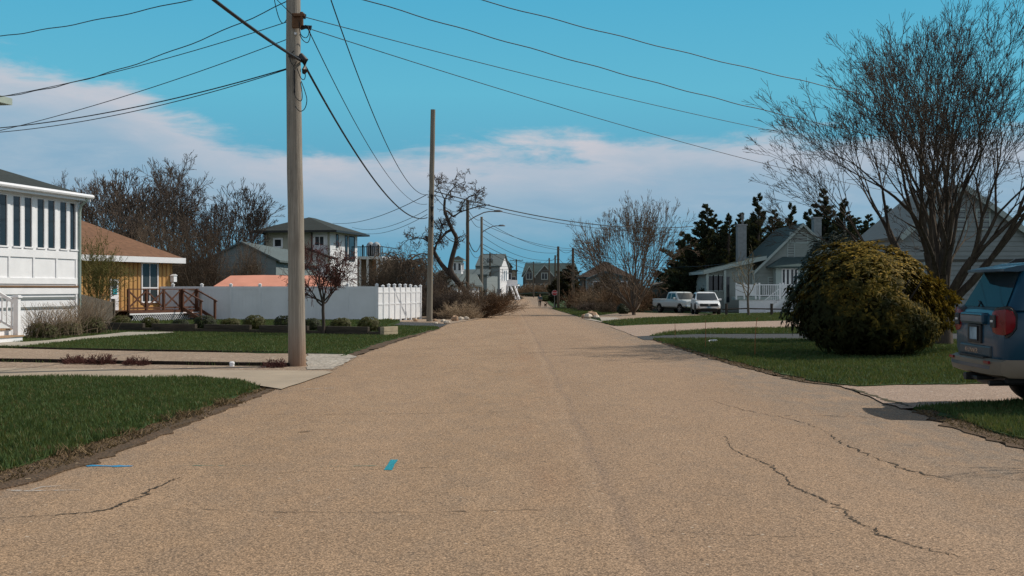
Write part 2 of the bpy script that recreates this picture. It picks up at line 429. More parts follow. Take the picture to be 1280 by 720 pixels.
def off_(edge, dx): return [(p[0] + dx, p[1]) for p in edge]
# base ground out to the horizon
gy = np.array([-60, 0, 28, 45, 62, 90, 130, 165, 220, 300, 400, 900, 5000.]); gx = np.array([-2500, -60, -8, 8, 60, 2500.])
V = [(xx, yy, g(yy) - .06) for yy in gy for xx in gx]; nx = len(gx)
Q = [(i * nx + j, i * nx + j + 1, (i + 1) * nx + j + 1, (i + 1) * nx + j) for i in range(len(gy) - 1) for j in range(nx - 1)]
M_BASE = loose_mat('rough_ground', (.06, .055, .03), (.035, .045, .018), 6, None, .95, .5, .15)
tag(link('ground', np_mesh('ground', V, Q), M_BASE), kind='structure')

LE = [(-4.0, -40), (-4.0, 4)] + poly_px([(0, 613), (100, 584), (200, 545), (345, 487), (410, 466), (440, 447), (490, 429), (549, 411), (560, 405), (596, 399), (612, 394), (622, 388), (634, 380), (636, 377), (640, 373), (634, 370.6)])
RE = [(4.75, -40), (4.78, 4)] + poly_px([(1280, 562), (1200, 538), (1140, 514), (1055, 484), (1000, 477), (930, 460), (870, 443), (815, 424), (790, 416), (770, 408), (745, 402), (720, 393), (690, 384.5), (684, 380), (679, 376), (676, 373), (676, 370.6)])
road = sheet('road', LE + RE[::-1], 0.0, M_ROAD, amp=.035, step=.3)
# crossing lane at the far end
sheet('side_road', [G(560, 370.4), G(780, 370.4), G(790, 369.2), G(540, 369.2)], .004, M_GRAV)

LAWN_ON, NOGRASS = [], []
sheet('shoulder', off_(LE, -2.5) + off_(LE, .25)[::-1], -.012, M_DIRT); sheet('shoulder', off_(RE, -.25) + off_(RE, 2.8)[::-1], -.012, M_DIRT)
def lawn(poly, name='lawn', dz=.03, amp=.05, den=0, h=.06, thick=.08):
    o = sheet(name, poly, dz, M_TURF, amp, .3, thick=thick)
    LAWN_ON.append((poly, den, h, dz)); return o
def off(edge, dx): return [(p[0] + dx, p[1]) for p in edge]

# ---- left of the road
le_near = [(-4.0, 2), (-4.0, 4)] + poly_px([(0, 613), (100, 584), (200, 545), (345, 487)])
verge_l = sheet('verge', le_near + off(le_near[::-1], -1.2), .012, M_DIRT, .05, .2, thick=.05)
l1 = [(p[0] - w_, p[1]) for p, w_ in zip(le_near, (.42, .42, .38, .46, .36, .24))]
L1 = l1 + poly_px([(300, 478.5), (250, 475), (0, 474.5), (-160, 474.5)]) + [(-14, 2)]
lawn(L1, den=2100, h=.055)
sheet('driveway', poly_px([(352, 487.5), (416, 466), (404, 464.5), (0, 461), (-200, 460), (-200, 475.5), (0, 475), (250, 475.5), (300, 479)]), .016, M_CONC, .012, .5)
sheet('gravel_strip', poly_px([(412, 465), (447, 446), (436, 443), (280, 440.5), (0, 435), (-200, 433), (-200, 460.2), (0, 461.2)]), .008, M_GRAV, .03)
sheet('paver_apron', poly_px([(384, 463), (416, 462), (446, 446.5), (434, 443.5), (384, 443)]), .018, M_PALEGRAV, .03)
L2 = poly_px([(440, 446), (490, 428.5), (549, 411), (545, 409.5), (505, 408), (487, 407.6), (487, 417), (478, 419), (130, 410.5), (60, 409), (-40, 409), (-200, 412), (-200, 433), (0, 435.5), (120, 438), (280, 441), (436, 443.8)])
L2[0] = (L2[0][0] - .25, L2[0][1]); L2[1] = (L2[1][0] - .3, L2[1][1])
lawn(L2, den=420, h=.05)
sheet('verge', poly_px([(440, 447.4), (490, 429.5), (549, 411.4), (530, 411.4), (470, 431), (425, 447)]), .012, M_DIRT, .05)
path_pts = poly_px([(-60, 436), (0, 434), (28, 434.5), (60, 431), (100, 426.5), (150, 422), (218, 417.5), (216, 416), (160, 416.2), (135, 419), (100, 422.5), (60, 427), (28, 429), (-60, 428)])
sheet('garden_path', path_pts, .04, M_STONE, .03); NOGRASS.append(path_pts)
bed_pts = poly_px([(20, 423), (70, 420.5), (130, 416.4), (128, 413), (70, 412), (0, 414), (-40, 420)]); NOGRASS.append(bed_pts); sheet('planting_bed', bed_pts, .046, M_MULCH, .05)
L3 = poly_px([(478, 418), (487, 407.5), (500, 403.5), (470, 400), (230, 400.5), (100, 403), (100, 410)])
lawn(L3, dz=.10, den=260, h=.06, thick=.2)
sheet('driveway', poly_px([(488, 408.5), (546, 410.2), (560, 405.5), (540, 403.3), (505, 402.6), (488, 402)]), .01, M_TARMAC, .03)
sheet('gravel_strip', poly_px([(505, 402.8), (540, 403.5), (560, 405.6), (600, 398.6), (590, 396), (530, 394.5), (470, 400)]), .014, M_GRAV, .05)
lawn([G(608, 392)] + [(a[0] - .4, a[1]) for a in LE[-6:-2]] + [(-14, 330), (-60, 330), (-60, 70), (-9, 70)], den=0)
lawn([(-200, 20), (-24, 20), (-24, 44), (-19, 60), (-19, 100), (-60, 100), (-200, 100)], dz=.01, amp=0)
# ---- right of the road
R1 = poly_px([(816, 425), (870, 443.5), (930, 460.5), (1000, 478), (1055, 484.5), (1120, 482.5), (1290, 480.5), (1700, 480), (1700, 428), (1200, 426), (990, 425.8), (860, 425)])
for i in range(1, 5): R1[i] = (R1[i][0] + .22, R1[i][1] + .0)
lawn(R1, den=620, h=.06)
verge_r = sheet('verge', poly_px([(813, 424.5), (870, 443), (930, 460), (1000, 477.5), (1055, 484.2), (1055, 478), (1000, 470), (930, 453), (870, 438), (830, 424)]), .012, M_DIRT, .05, .2)
R0e = [(4.78, 2), (4.78, 4)] + poly_px([(1280, 562), (1200, 538), (1140, 514)])
R0 = [(p[0] + .25, p[1]) for p in R0e] + poly_px([(1142, 511.5), (1280, 503.5), (1700, 500)]) + [(16, 2)]
lawn(R0, den=1700, h=.06)
sheet('verge', R0e + [(p[0] + .9, p[1]) for p in R0e[::-1]], .012, M_DIRT, .05, .2, thick=.05)
sheet('driveway', poly_px([(1050, 483), (1280, 481), (1800, 481), (1800, 503), (1280, 503), (1140, 511.5), (1126, 512)]), .016, M_PINKDRIVE, .02)
sheet('driveway', poly_px([(805, 425.2), (786, 417.5), (870, 417), (1000, 416.5), (1500, 416), (1500, 427), (1000, 427), (860, 426)]), .01, M_TARMAC, .03)
lawn(poly_px([(812, 420.5), (835, 416.5), (900, 412.5), (1000, 410.5), (1500, 409), (1500, 417), (1000, 417.5), (870, 418)]), den=260, h=.08)
sheet('driveway', poly_px([(795, 421), (762, 408.5), (800, 405), (900, 402), (985, 400), (1300, 400), (1300, 412), (1000, 412), (900, 414), (840, 418)]), .012, M_PINKDRIVE, .03)
lawn(poly_px([(752, 403.2), (800, 399), (840, 397), (985, 391), (1300, 389), (1300, 401), (985, 401), (900, 403), (800, 406.5), (772, 408)]), den=120, h=.09)
sheet('driveway', poly_px([(730, 397), (752, 403), (800, 399.2), (985, 391.2), (1300, 389.2), (1300, 381), (830, 384), (760, 393)]), .01, M_GRAV, .05)
lawn([(p[0] + .3, p[1]) for p in RE[-7:-3]][::-1] + [G(722, 394.5), G(790, 390.5), (17, 88), (60, 88), (60, 330), (9, 330)], den=0)
lawn(poly_px([(690, 386), (725, 396.5), (760, 392.8), (800, 389), (770, 385)]), den=60, dz=.034, h=.1)
sheet('paver_apron', poly_px([(729, 399), (750, 402.6), (775, 398.5), (768, 397), (745, 397)]), .02, M_PALEGRAV, .05)
lawn([(30, 14), (200, 14), (200, 120), (30, 120)], dz=.01, amp=0)

# ------------------------------------------------------------------ grass blades
def inside(P, poly):
    x, y = P[:, 0], P[:, 1]; c = np.zeros(len(P), bool); n = len(poly)
    for i in range(n):
        x1, y1 = poly[i]; x2, y2 = poly[(i + 1) % n]
        if y1 == y2: continue
        k = (y1 > y) != (y2 > y); c ^= k & (x < (x2 - x1) * (y - y1) / (y2 - y1) + x1)
    return c
def blades(name, poly, den, h, dz, mat, wid=.006, lean=.5, clip=True):
    poly = np.array(poly); lo = poly.min(0); hi = poly.max(0)
    n = int((hi - lo).prod() * den)
    P = rng.uniform(lo, hi, (min(n, 1500000), 2))
    if clip: P = P[(np.abs(P[:, 0]) < P[:, 1] * .62 + .8) & (P[:, 1] > 5)]
    P = P[inside(P, [tuple(p) for p in poly])]
    for ng in NOGRASS: P = P[~inside(P, ng)]
    m = len(P)
    if m == 0: return None
    zb = np.interp(P[:, 1], GYS, GZS) + dz
    a = rng.uniform(0, 2 * np.pi, m); b = rng.uniform(0, 2 * np.pi, m)
    clump = .75 + .5 * (np.sin(P[:, 0] * 2.1 + 1.3 * np.sin(P[:, 1] * 1.7)) * np.sin(P[:, 1] * 1.9 + P[:, 0]) * .5 + .5)
    hh = h * rng.uniform(.5, 1.35, m) * clump; ww = wid * rng.uniform(.7, 1.5, m) * (1 + P[:, 1] / 40)
    base_ = np.stack([P[:, 0], P[:, 1], zb], 1); s = np.stack([np.cos(a), np.sin(a), 0 * a], 1) * ww[:, None]
    tip = base_ + np.stack([np.cos(b) * hh * lean * rng.uniform(.1, 1.4, m), np.sin(b) * hh * lean * rng.uniform(.1, 1.4, m), hh], 1)
    V = np.stack([base_ - s, base_ + s, tip], 1).reshape(-1, 3)
    o = link(name, np_mesh(name, V, None, np.arange(m * 3).reshape(-1, 3)), mat)
    o['kind'] = 'stuff'; return o
def grass_mat():
    m = foliage('grass_blade', (.040, .078, .022), (.078, .124, .038), .6, .2, .25, .8, (.17, .14, .06))
    nt = NT(m.node_tree); b = [n for n in nt.n if n.type == 'BSDF_PRINCIPLED'][0]; src = b.inputs['Base Color'].links[0].from_socket
    co = [n for n in nt.n if n.type == 'TEX_COORD'][0].outputs['Object']
    p = nt.ramp(nt.noise(nt.scale(co, (1, 1, .1)), .55, 4, .65), .52, .70, 0, .65); p2 = nt.ramp(nt.noise(nt.scale(co, (1, 1, .1)), 1.7, 3, .6), .55, .75, 0, .5)
    c = nt.mix(p, src, (.115, .125, .04)); c = nt.mix(p2, c, (.03, .055, .02))
    nt.put(b.inputs['Base Color'], c); return m
M_GRASS = grass_mat()
M_GRASSB = foliage('grass_blade', (.040, .078, .022), (.078, .124, .038), .6, .2, .25, .8, (.17, .14, .06))
M_DRYGRASS = foliage('dry_grass', (.10, .068, .036), (.2, .14, .08), .8, .1, .1, 3)
for i, (poly, den, h, dz) in enumerate(LAWN_ON):
    if den:
        o = blades('grass', poly, den, h, dz, M_GRASS)
        if o: tag(o, ['short green grass of the near lawn left of the road', 'green grass of the lawn before the timber edged bed', 'grass growing inside the timber edged bed', 'green grass under the big rhododendron on the right', 'grass in front of the blue suv at the right edge', 'narrow grass strip between dark and tan driveways', 'far grass strip before the white suv', 'grass by the bend of the road under the right tree'][min(i if i < 3 else i - 2, 7)], 'grass')
def dry_edge(edge, dx0, dx1, den, label):
    o = blades('dry_grass', [(p[0] + dx0, p[1]) for p in edge] + [(p[0] + dx1, p[1]) for p in edge[::-1]], den, .03, .01, M_DRYGRASS, .006, 1.6)
    if o: tag(o, label, 'dry grass')
dry_edge(le_near[1:], -.75, -.12, 900, 'dry brown grass along the left road edge')
dry_edge(R0e[1:], .02, .5, 700, 'dry brown grass along the near right road edge')
dry_edge(poly_px([(1055, 484), (1000, 478), (930, 460.5), (870, 443.5), (816, 425)]), .02, .5, 300, 'dry brown grass along the right road edge by the bush')

for i, (px, py, rx_, ry_) in enumerate(((150, 546, .28, .14), (235, 522, .25, .16), (285, 507, .2, .2), (72, 570, .3, .12), (205, 528, .2, .1))):
    if not rx_: continue
    x, y = G(px, py); o = blades('dry_grass', [(x + rx_ * math.cos(a) * (1 + .3 * math.sin(3 * a + i)), y + ry_ * math.sin(a) * (1 + .3 * math.cos(2 * a + i))) for a in [k * .523 for k in range(12)]], 1100, .06, .03, M_DRYGRASS, .006, 1.2)
    if o: tag(o, 'patch of dry brown grass in the near left lawn by the road', 'dry grass')
# ------------------------------------------------------------------ shared materials
M_WHITE = mk('white_paint', (.78, .78, .80), .45, .05, 2, .4)
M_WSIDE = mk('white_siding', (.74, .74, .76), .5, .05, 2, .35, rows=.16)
M_VINYL = mk('white_vinyl', (.72, .73, .75), .4, .05, 1.2, .45, dirt=.06)
M_DARKROOF = mk('dark_shingle', (.035, .042, .040), .9, .25, 6, .2, bmp=.4, rows=.14, c2=(.05, .058, .055))
M_BROWNROOF = mk('brown_shingle', (.17, .092, .056), .9, .25, 5, .2, bmp=.4, rows=.14)
M_GREYROOF = mk('grey_shingle', (.10, .125, .13), .9, .2, 5, .2, bmp=.4, rows=.14)
M_GREENROOF = mk('green_shingle', (.055, .085, .085), .9, .2, 5, .2, bmp=.4, rows=.14)
M_CEDAR = mk('cedar_board', (.52, .29, .10), .7, .22, 2.5, .3, stretch=(6, 6, .5), bmp=.15)
M_DECK = mk('brown_deck_wood', (.10, .04, .022), .6, .25, 3, .35, stretch=(3, 3, 3), bmp=.2)
M_OLDWOOD = mk('weathered_wood', (.10, .085, .068), .9, .25, 3, .2, stretch=(2, 2, .6), bmp=.3)
M_TIMBER = mk('dark_timber', (.05, .042, .034), .9, .25, 3, .2, stretch=(.6, 4, 4), bmp=.4, c2=(.085, .07, .055))
M_PALETIMBER = mk('pale_timber', (.36, .30, .21), .85, .2, 4, .2, bmp=.3)
M_BLUESIDE = mk('blue_grey_siding', (.20, .235, .24), .7, .08, 2, .3, rows=.18)
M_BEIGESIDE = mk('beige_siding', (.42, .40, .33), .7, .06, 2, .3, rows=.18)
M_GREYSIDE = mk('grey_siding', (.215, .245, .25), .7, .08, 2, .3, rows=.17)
M_SAGESIDE = mk('sage_siding', (.25, .285, .27), .7, .08, 2, .3, rows=.17)
M_DARKSIDE = mk('dark_shingle_siding', (.075, .075, .066), .85, .15, 3, .2, rows=.17)
M_BROWNSIDE = mk('brown_shingle_siding', (.16, .105, .07), .85, .15, 3, .2, rows=.17)
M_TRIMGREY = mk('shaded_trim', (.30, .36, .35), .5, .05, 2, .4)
M_BLACKMETAL = mk('black_metal', (.012, .012, .013), .45, .2, 5, .5)
M_GREYMETAL = mk('galvanised_metal', (.22, .23, .24), .4, .15, 6, .5, .6)
M_WIRE = mk('cable_rubber', (.012, .013, .016), .6, .1, 4, .3)
M_GLASS = glass('window_glass')
M_GLASSB = glass('sky_lit_glass', (.03, .04, .045), .08, .35)
M_PINK = mk('salmon_canvas', (.62, .28, .20), .85, .1, 1.2, .15, bmp=.1, bscale=6)
M_BARK = mk('bark', (.105, .08, .062), .95, .3, 4, .15, stretch=(3, 3, .7), bmp=.6, bscale=14, c2=(.17, .135, .105))
M_TWIG = mk('twig_bark', (.085, .062, .048), .9, .25, 2, .15)
M_DARKBARK = mk('dark_bark', (.062, .050, .042), .95, .3, 4, .15, stretch=(3, 3, .7), bmp=.5, bscale=14)
M_BROWNTWIG = mk('brown_twig', (.125, .092, .066), .9, .3, 1.2, .15)
M_DARKTWIG = mk('dark_twig', (.095, .072, .058), .9, .25, 2, .15)
M_REDTWIG = mk('red_twig', (.11, .045, .038), .85, .3, 2, .2)
M_PALETWIG = mk('pale_twig', (.33, .25, .17), .9, .3, 3, .15)

def pole_mat():
    m, nt, b, co, out = base('pole_timber', .9, .2)
    v = nt.scale(co, (9, 9, .35)); n = nt.noise(v, 3, 6, .65, .4); n2 = nt.noise(nt.scale(co, (1, 1, .4)), 2.5, 4); n3 = nt.noise(nt.scale(co, (14, 14, .25)), 5, 4, .7)
    c = nt.mix(nt.ramp(n, .3, .7), (.20, .175, .145), (.36, .325, .275))
    c = nt.mix(nt.ramp(n2, .5, .75, 0, .5), c, (.13, .105, .085))
    c = nt.mix(nt.ramp(n3, .62, .7, 0, .75), c, (.05, .04, .032))
    zz = nt.sep(co)[2]
    c = nt.mix(nt.ramp(nt.math('ADD', zz, nt.math('MULTIPLY', n2, .5)), .25, 1.1, .65, 0), c, (.26, .12, .055))
    nt.put(b.inputs['Base Color'], c); bump(nt, b, nt.math('ADD', n, n3), .6, .02)
    return m
M_POLE = pole_mat()
M_POLE2 = mk('dark_pole_timber', (.105, .085, .065), .9, .25, 2, .2, stretch=(6, 6, .4), bmp=.3)
M_POLE3 = mk('pale_pole_timber', (.21, .185, .15), .9, .2, 2, .2, stretch=(6, 6, .4), bmp=.3)

# ------------------------------------------------------------------ utility poles
PG = 'utility poles along the street'
def pole(label, x, y, top, r0, r1, mat, arm=None, lamp=None, trafo=False, z0=None, lean=(0, 0)):
    zb = g(y) if z0 is None else z0
    t = thing('utility_pole', label, 'utility pole', (x, y, zb), 0, PG)
    H = top - zb; n = 14; q = random.Random(int(x * 100) + int(y))
    pts = [(lean[0] * i / n + q.uniform(-.008, .008), lean[1] * i / n, H * i / n - (.4 if i == 0 else 0)) for i in range(n + 1)]
    rad = [r0 + (r1 - r0) * i / n + q.uniform(-.003, .003) for i in range(n + 1)]; rad[0] = r0 * 1.05
    MB().tube(pts, rad, 18).build('shaft', mat, t, 50)
    if arm:
        az, L, dx = arm
        MB().box(-L / 2, L / 2, -.09, .03, H + az - .06, H + az + .06).build('crossarm', M_POLE2, t)
        for xx in (-L * .45, -L * .2, L * .2, L * .45): MB().tube([(xx, -.03, H + az + .06), (xx, -.03, H + az + .3)], [.05, .035], 6).build('insulator', M_GREYMETAL, t)
    if trafo:
        for xx in (-.42, .42): MB().tube([(xx, -.1, H - 2.1), (xx, -.1, H - 2.0), (xx, -.1, H - 1.2), (xx, -.1, H - 1.12)], [.2, .26, .26, .18], 10).build('transformer', M_GREYMETAL, t, 40)
    if lamp:
        z, L, up = lamp
        a = MB().tube([(0, -.05, z - zb), (L * .25, -.05, z - zb + up * .45), (L * .6, -.05, z - zb + up * .9), (L * .8, -.05, z - zb + up), (L, -.05, z - zb + up)], .05, 6).build('lamp_arm', M_GREYMETAL, t, 40)
        MB().loft([[(L - .1 + xx, -.05 + s * w_, z - zb + up + zz) for s, zz in ((-1, 0), (-.6, h_), (.6, h_), (1, 0), (.6, -.05), (-.6, -.05))] for xx, w_, h_ in ((0, .05, .05), (.15, .14, .12), (.5, .17, .13), (.75, .06, .04))]).build('lamp_head', M_GREYMETAL, a, 40)
    return t
XA, YA = X_(371.5, 23.2), 23.2
pa = pole('large weathered timber utility pole on gravel, nearest to the camera', XA, YA, 10.6, .165, .125, M_POLE, lean=(-.12, 0))
def ap(px, py): return (X_(px, YA) - XA, 0, Z_(py, YA) - g(YA))       # local point on the near pole
q = random.Random(3)
# rusty bracket with clevis, cable clamp box, loose loops of service wire
mb = MB(); a = ap(373, 27)
mb.box(a[0] - .09, a[0] + .07, -.2, -.13, a[2] - .16, a[2] + .12); mb.box(a[0] - .05, a[0] + .16, -.24, -.16, a[2] + .05, a[2] + .11); mb.tube([(a[0] + .1, -.2, a[2] + .14), (a[0] + .1, -.2, a[2] - .12)], .035, 8)
mb.build('bracket', mk('rusty_iron', (.16, .085, .045), .8, .3, 8, .3, .3, bmp=.3), pa, bevel=.008)
for px, py, s in ((380, 22, .05), (387, 36, .05)):
    a = ap(px, py); MB().tube([(a[0] - .14, -.1, a[2]), (a[0] - .04, -.16, a[2]), (a[0] + .06, -.16, a[2] - .02)], [s, s * .7, s], 8).build('insulator', M_BLACKMETAL, pa, 40)
a = ap(382, 82); mb = MB()
mb.tube([(a[0] - .06, -.22, a[2] + .18), (a[0] + .02, -.22, a[2] + .06), (a[0] + .03, -.22, a[2] - .12), (a[0], -.22, a[2] - .2)], [.04, .075, .065, .03], 10)
mb.bar((a[0] - .3, -.17, a[2] + .16), (a[0] + .0, -.2, a[2] + .1), .05)
mb.build('cable_clamp', M_BLACKMETAL, pa, 40)
for pts in ([(376, 30), (378, 45), (384, 50), (388, 46), (388, 38), (384, 34)], [(377, 46), (381, 53), (386, 56), (389, 52), (390, 44), (387, 36)], [(370, 66), (365, 72), (366, 80), (370, 84), (373, 79)],
            [(374, 88), (378, 99), (382, 102), (384, 97), (382, 88)], [(371, 90), (371, 105), (370, 118), (374, 126), (379, 128), (380, 120), (378, 105)], [(379, 104), (384, 118), (386, 128), (383, 138), (377, 141), (371, 134)], [(370, 84), (370, 104), (371, 118)]):
    P = [Vector(ap(*p)) + Vector((0, -.19 - .03 * q.random(), 0)) for p in pts]
    fine = []
    for i in range(len(P) - 1):
        p0 = P[max(i - 1, 0)]; p1 = P[i]; p2 = P[i + 1]; p3 = P[min(i + 2, len(P) - 1)]
        for k in range(6):
            u = k / 6; fine.append(.5 * ((2 * p1) + (p2 - p0) * u + (2 * p0 - 5 * p1 + 4 * p2 - p3) * u * u + (3 * p1 - p0 - 3 * p2 + p3) * u ** 3))
    fine.append(P[-1]); MB().tube(fine, .0085, 5).build('cable_loop', M_WIRE, pa, 60)
a = ap(371, 44); MB().box(a[0] - .02, a[0] + .02, -.16, -.14, a[2] - .02, a[2] + .02).build('number_tag', M_WHITE, pa)
MB().tube([(ap(363, 30)[0] + .01, .02, .2), (ap(363, 30)[0] - .0, .02, 5.4)], .012, 6).build('ground_wire', M_WIRE, pa)

XB, YB = X_(536.5, 62), 62.0
pb = pole('tall plain utility pole beside the end of the white vinyl fence', XB, YB, Z_(137, YB), .155, .12, M_POLE3, lean=(.2, 0))
for z_ in (Z_(243, YB), Z_(258, YB), Z_(271, YB)):
    MB().tube([(.16, -.1, z_ - g(YB)), (.16, -.22, z_ - g(YB) - .05), (.17, -.2, z_ - g(YB) - .55)], [.05, .09, .05], 8).build('cable_clamp', M_BLACKMETAL, pb, 40)
XC, YC = X_(584.5, 101), 101.0
pc = pole('dark utility pole behind the gnarled tree with a long lamp arm', XC, YC, Z_(250, YC), .17, .13, M_POLE2, lamp=(Z_(277, YC), 2.3, .85))
XD, YD = X_(602, 130), 130.0
pd = pole('paler utility pole with a short lamp arm beside the shrub bank', XD, YD, Z_(271, YD), .18, .13, M_POLE3, lamp=(Z_(291, YD), 1.9, .75))
FP = {}
for key, px, Y, top, r, arm, tr, lab in (
    ('e', 612.5, 250, 316, .2, (-.3, 3.0, 0), True, 'far utility pole with crossarm and two transformers before the grey gambrel house'),
    ('f', 645.5, 300, 324, .2, (-.3, 3.4, 0), False, 'far utility pole with crossarm left of the dark gabled house'),
    ('h', 667, 330, 327, .19, (-.2, 4.0, 0), False, 'far utility pole with wide crossarm standing before the dark gabled house'),
    ('i', 686.5, 262, 322.5, .2, None, False, 'slim far utility pole at the right end of the dark gabled house'),
    ('j', 694, 225, 319, .19, None, False, 'far utility pole half hidden behind the dark juniper'),
    ('k', 697.8, 149, 308, .18, None, False, 'tall dark utility pole left of the dark juniper beside the stop sign'),
    ('l', 716.3, 147, 310, .19, None, False, 'dark utility pole with guy wire before the dark juniper'),):
    FP[key] = (X_(px, Y), Y)
    t = pole(lab, X_(px, Y), Y, Z_(top, Y), r, r * .8, M_POLE2, arm, None, tr)
    if key == 'l': MB().tube([(0.1, 0, 4.2), (2.4, .5, 2.1), (3.6, .8, 0)], .05, 4).build('guy_wire', M_POLE2, t)
    if key == 'e': MB().tube([(0, -.1, 5.3), (1.2, -.1, 6.2), (2.0, -.1, 6.3)], .06, 5).build('lamp_arm', M_GREYMETAL, t)

# ------------------------------------------------------------------ overhead lines
WG = 'overhead wires'
def wire(label, a, b, sag, r, name='overhead_wire', n=36, twist=0.0, group=WG):
    a, b = Vector(a), Vector(b); pts = []
    L = (b - a).length
    n = max(n, int(L / .35)) if twist else n
    side = (b - a).cross(Vector((0, 0, 1))).normalized()
    for i in range(n + 1):
        t = i / n; p = a.lerp(b, t); p.z -= 4 * sag * t * (1 - t)
        if twist:
            ph = t * L * 3.2 + .7 * math.sin(t * 9); p += twist * (math.cos(ph) * side + math.sin(ph) * Vector((0, 0, 1)))
        pts.append(p)
    o = MB().tube(pts, r, 6 if r > .012 else 4).build(name, M_WIRE, None, 60)
    return tag(o, label, 'wire', group)
A = lambda px, py: P3(px, py, YA); B = lambda px, py: P3(px, py, YB); Cc = lambda px, py: P3(px, py, YC)
# spans along the street
wire('thickest black cable crossing the near pole and rising out of the frame at top left', A(378, 77), (XA + .15, -14, Z_(77, YA) + .55), .95, .026)
wire('thick black cable sagging from the near pole clamp down to the second pole', A(381, 82), B(534, 272), .95, .024)
wire('thin wire sagging from the loose loops of the near pole to the second pole', A(384, 34), B(534, 255), 1.0, .0105)
wire('bare wire entering top right of the near pole and dropping to second pole', (X_(372, YA) + .42, YA, 7.75), B(535, 243), 1.25, .0135)
wire('short wire rising from the top of the near pole out of the frame', A(371, 24), (XA + .1, -14, Z_(24, YA) + .7), .7, .009)
wire('drip loop wire hanging close to the top of the near pole', A(342, -6), A(361, 16), .35, .008)
# drops to the right, over the road
gh = 52.0
wire('uppermost twisted wire crossing the sky to the right into the large bare tree', (X_(372, YA), YA, 8.05), P3(1400, 182, 40), .28, .011, twist=.011)
wire('second twisted wire from the top crossing the sky to the large bare tree', (X_(372, YA), YA, 7.48), P3(1340, 214, 44), .42, .011, twist=.011)
wire('thin upper wire from the near pole bracket to the grey house on the right', A(380, 21), P3(1205, 204, gh - .5), .32, .0085)
wire('lowest thin wire crossing the sky from the near pole to the grey house', A(390, 37), P3(1150, 246, gh - .5), .32, .0085)
# drops to the left
wire('short twisted wire across the top left corner of the sky', (X_(372, YA), YA, 7.62), P3(-140, 60, 33), .25, .011, twist=.012)
wire('twisted wire descending from the top of the near pole to the left edge', (X_(372, YA), YA, 7.15), P3(-14, 123, 31.6), .32, .011, twist=.012)
wire('thin wire running left from the rusty bracket of the near pole', A(372, 23), P3(-160, 142, 31), .3, .0085)
wire('thin wire leaving the near pole left below the rusty bracket', A(372, 44), P3(-120, 187, 31), .25, .0085)
wire('double service cable reaching left from below the pole clamp', A(361, 85), P3(-90, 165, 31), .28, .012)
wire('thin companion strand just under the double service cable on the left', A(361, 86), P3(-90, 169, 31), .33, .009)
# second pole onwards
bh = 108.0
wire('service wire from the second pole to the beige hip roofed house', B(534, 243), P3(416, 279, bh), .5, .018)
wire('middle service wire from the second pole going left behind the bare shrubs', B(534, 262), P3(440, 284, bh), .55, .014)
wire('lower service wire from the second pole going left above the balcony', B(534, 268), P3(448, 290, bh), .5, .014)
wire('upper cable from the second pole running right above the road', B(540, 238), P3(866, 283, 92), .75, .03)
wire('lower cable from the second pole running right above the road', B(540, 243), P3(852, 290, 92), .6, .018)
wire('cable from the second pole clamp to the dark lamp pole', B(540, 272), Cc(584, 294), .9, .03)
wire('upper wire between the second pole and the dark lamp pole', B(540, 240), Cc(584, 256), .8, .02)
wire('slack wire hanging between the two street lamp poles', Cc(585, 298), P3(602, 300, YD), 1.2, .04)
FG = 'thin wires between the far poles'
fl = 'thin dark wire strung between the far utility poles over the road'
for a, b, s in (
    ((602, 279, YD), (716, 311, 147), .6), ((603, 287, YD), (697.8, 316, 149), .8), ((603, 295, YD), (697.8, 324, 149), 1.0), ((603, 305, YD), (694, 330, 225), 1.0), ((603, 310, YD), (686, 338, 262), 1.0),
    ((585, 262, YC), (602, 274, YD), .4), ((585, 266, YC), (602, 283, YD), .5), ((585, 306, YC), (602, 316, YD), .8), ((602, 320, YD), (612, 322, 250), 1.0), ((603, 322, YD), (645, 326, 300), 1.2), ((602, 328, YD), (645, 331, 300), 1.0), ((602, 334, YD), (667, 336, 330), 1.0),
    ((612, 318, 250), (645, 326, 300), 1.2), ((612, 317, 250), (645, 325, 300), .9), ((612, 330, 250), (645, 336, 300), .8), ((645, 325, 300), (667, 328, 330), .5), ((645, 326, 300), (667, 329, 330), .6), ((645, 338, 300), (686, 336, 262), .8),
    ((667, 329, 330), (686, 324, 262), .8), ((686, 324, 262), (694, 321, 225), .5), ((694, 321, 225), (697.8, 310, 149), .5), ((697.8, 310, 149), (716, 312, 147), .5), ((697.8, 322, 149), (716, 326, 147), .6), ((697.8, 328, 149), (716, 332, 147), .9),
    ((716, 311, 147), (860, 322, 120), .8), ((716, 318, 147), (905, 330, 95), .8), ((716, 313, 147), (602, 273, YD), .9)):
    wire(fl, P3(*a), P3(*b), s, .022 if max(a[2], b[2]) < 200 else .03, group=FG, n=16)

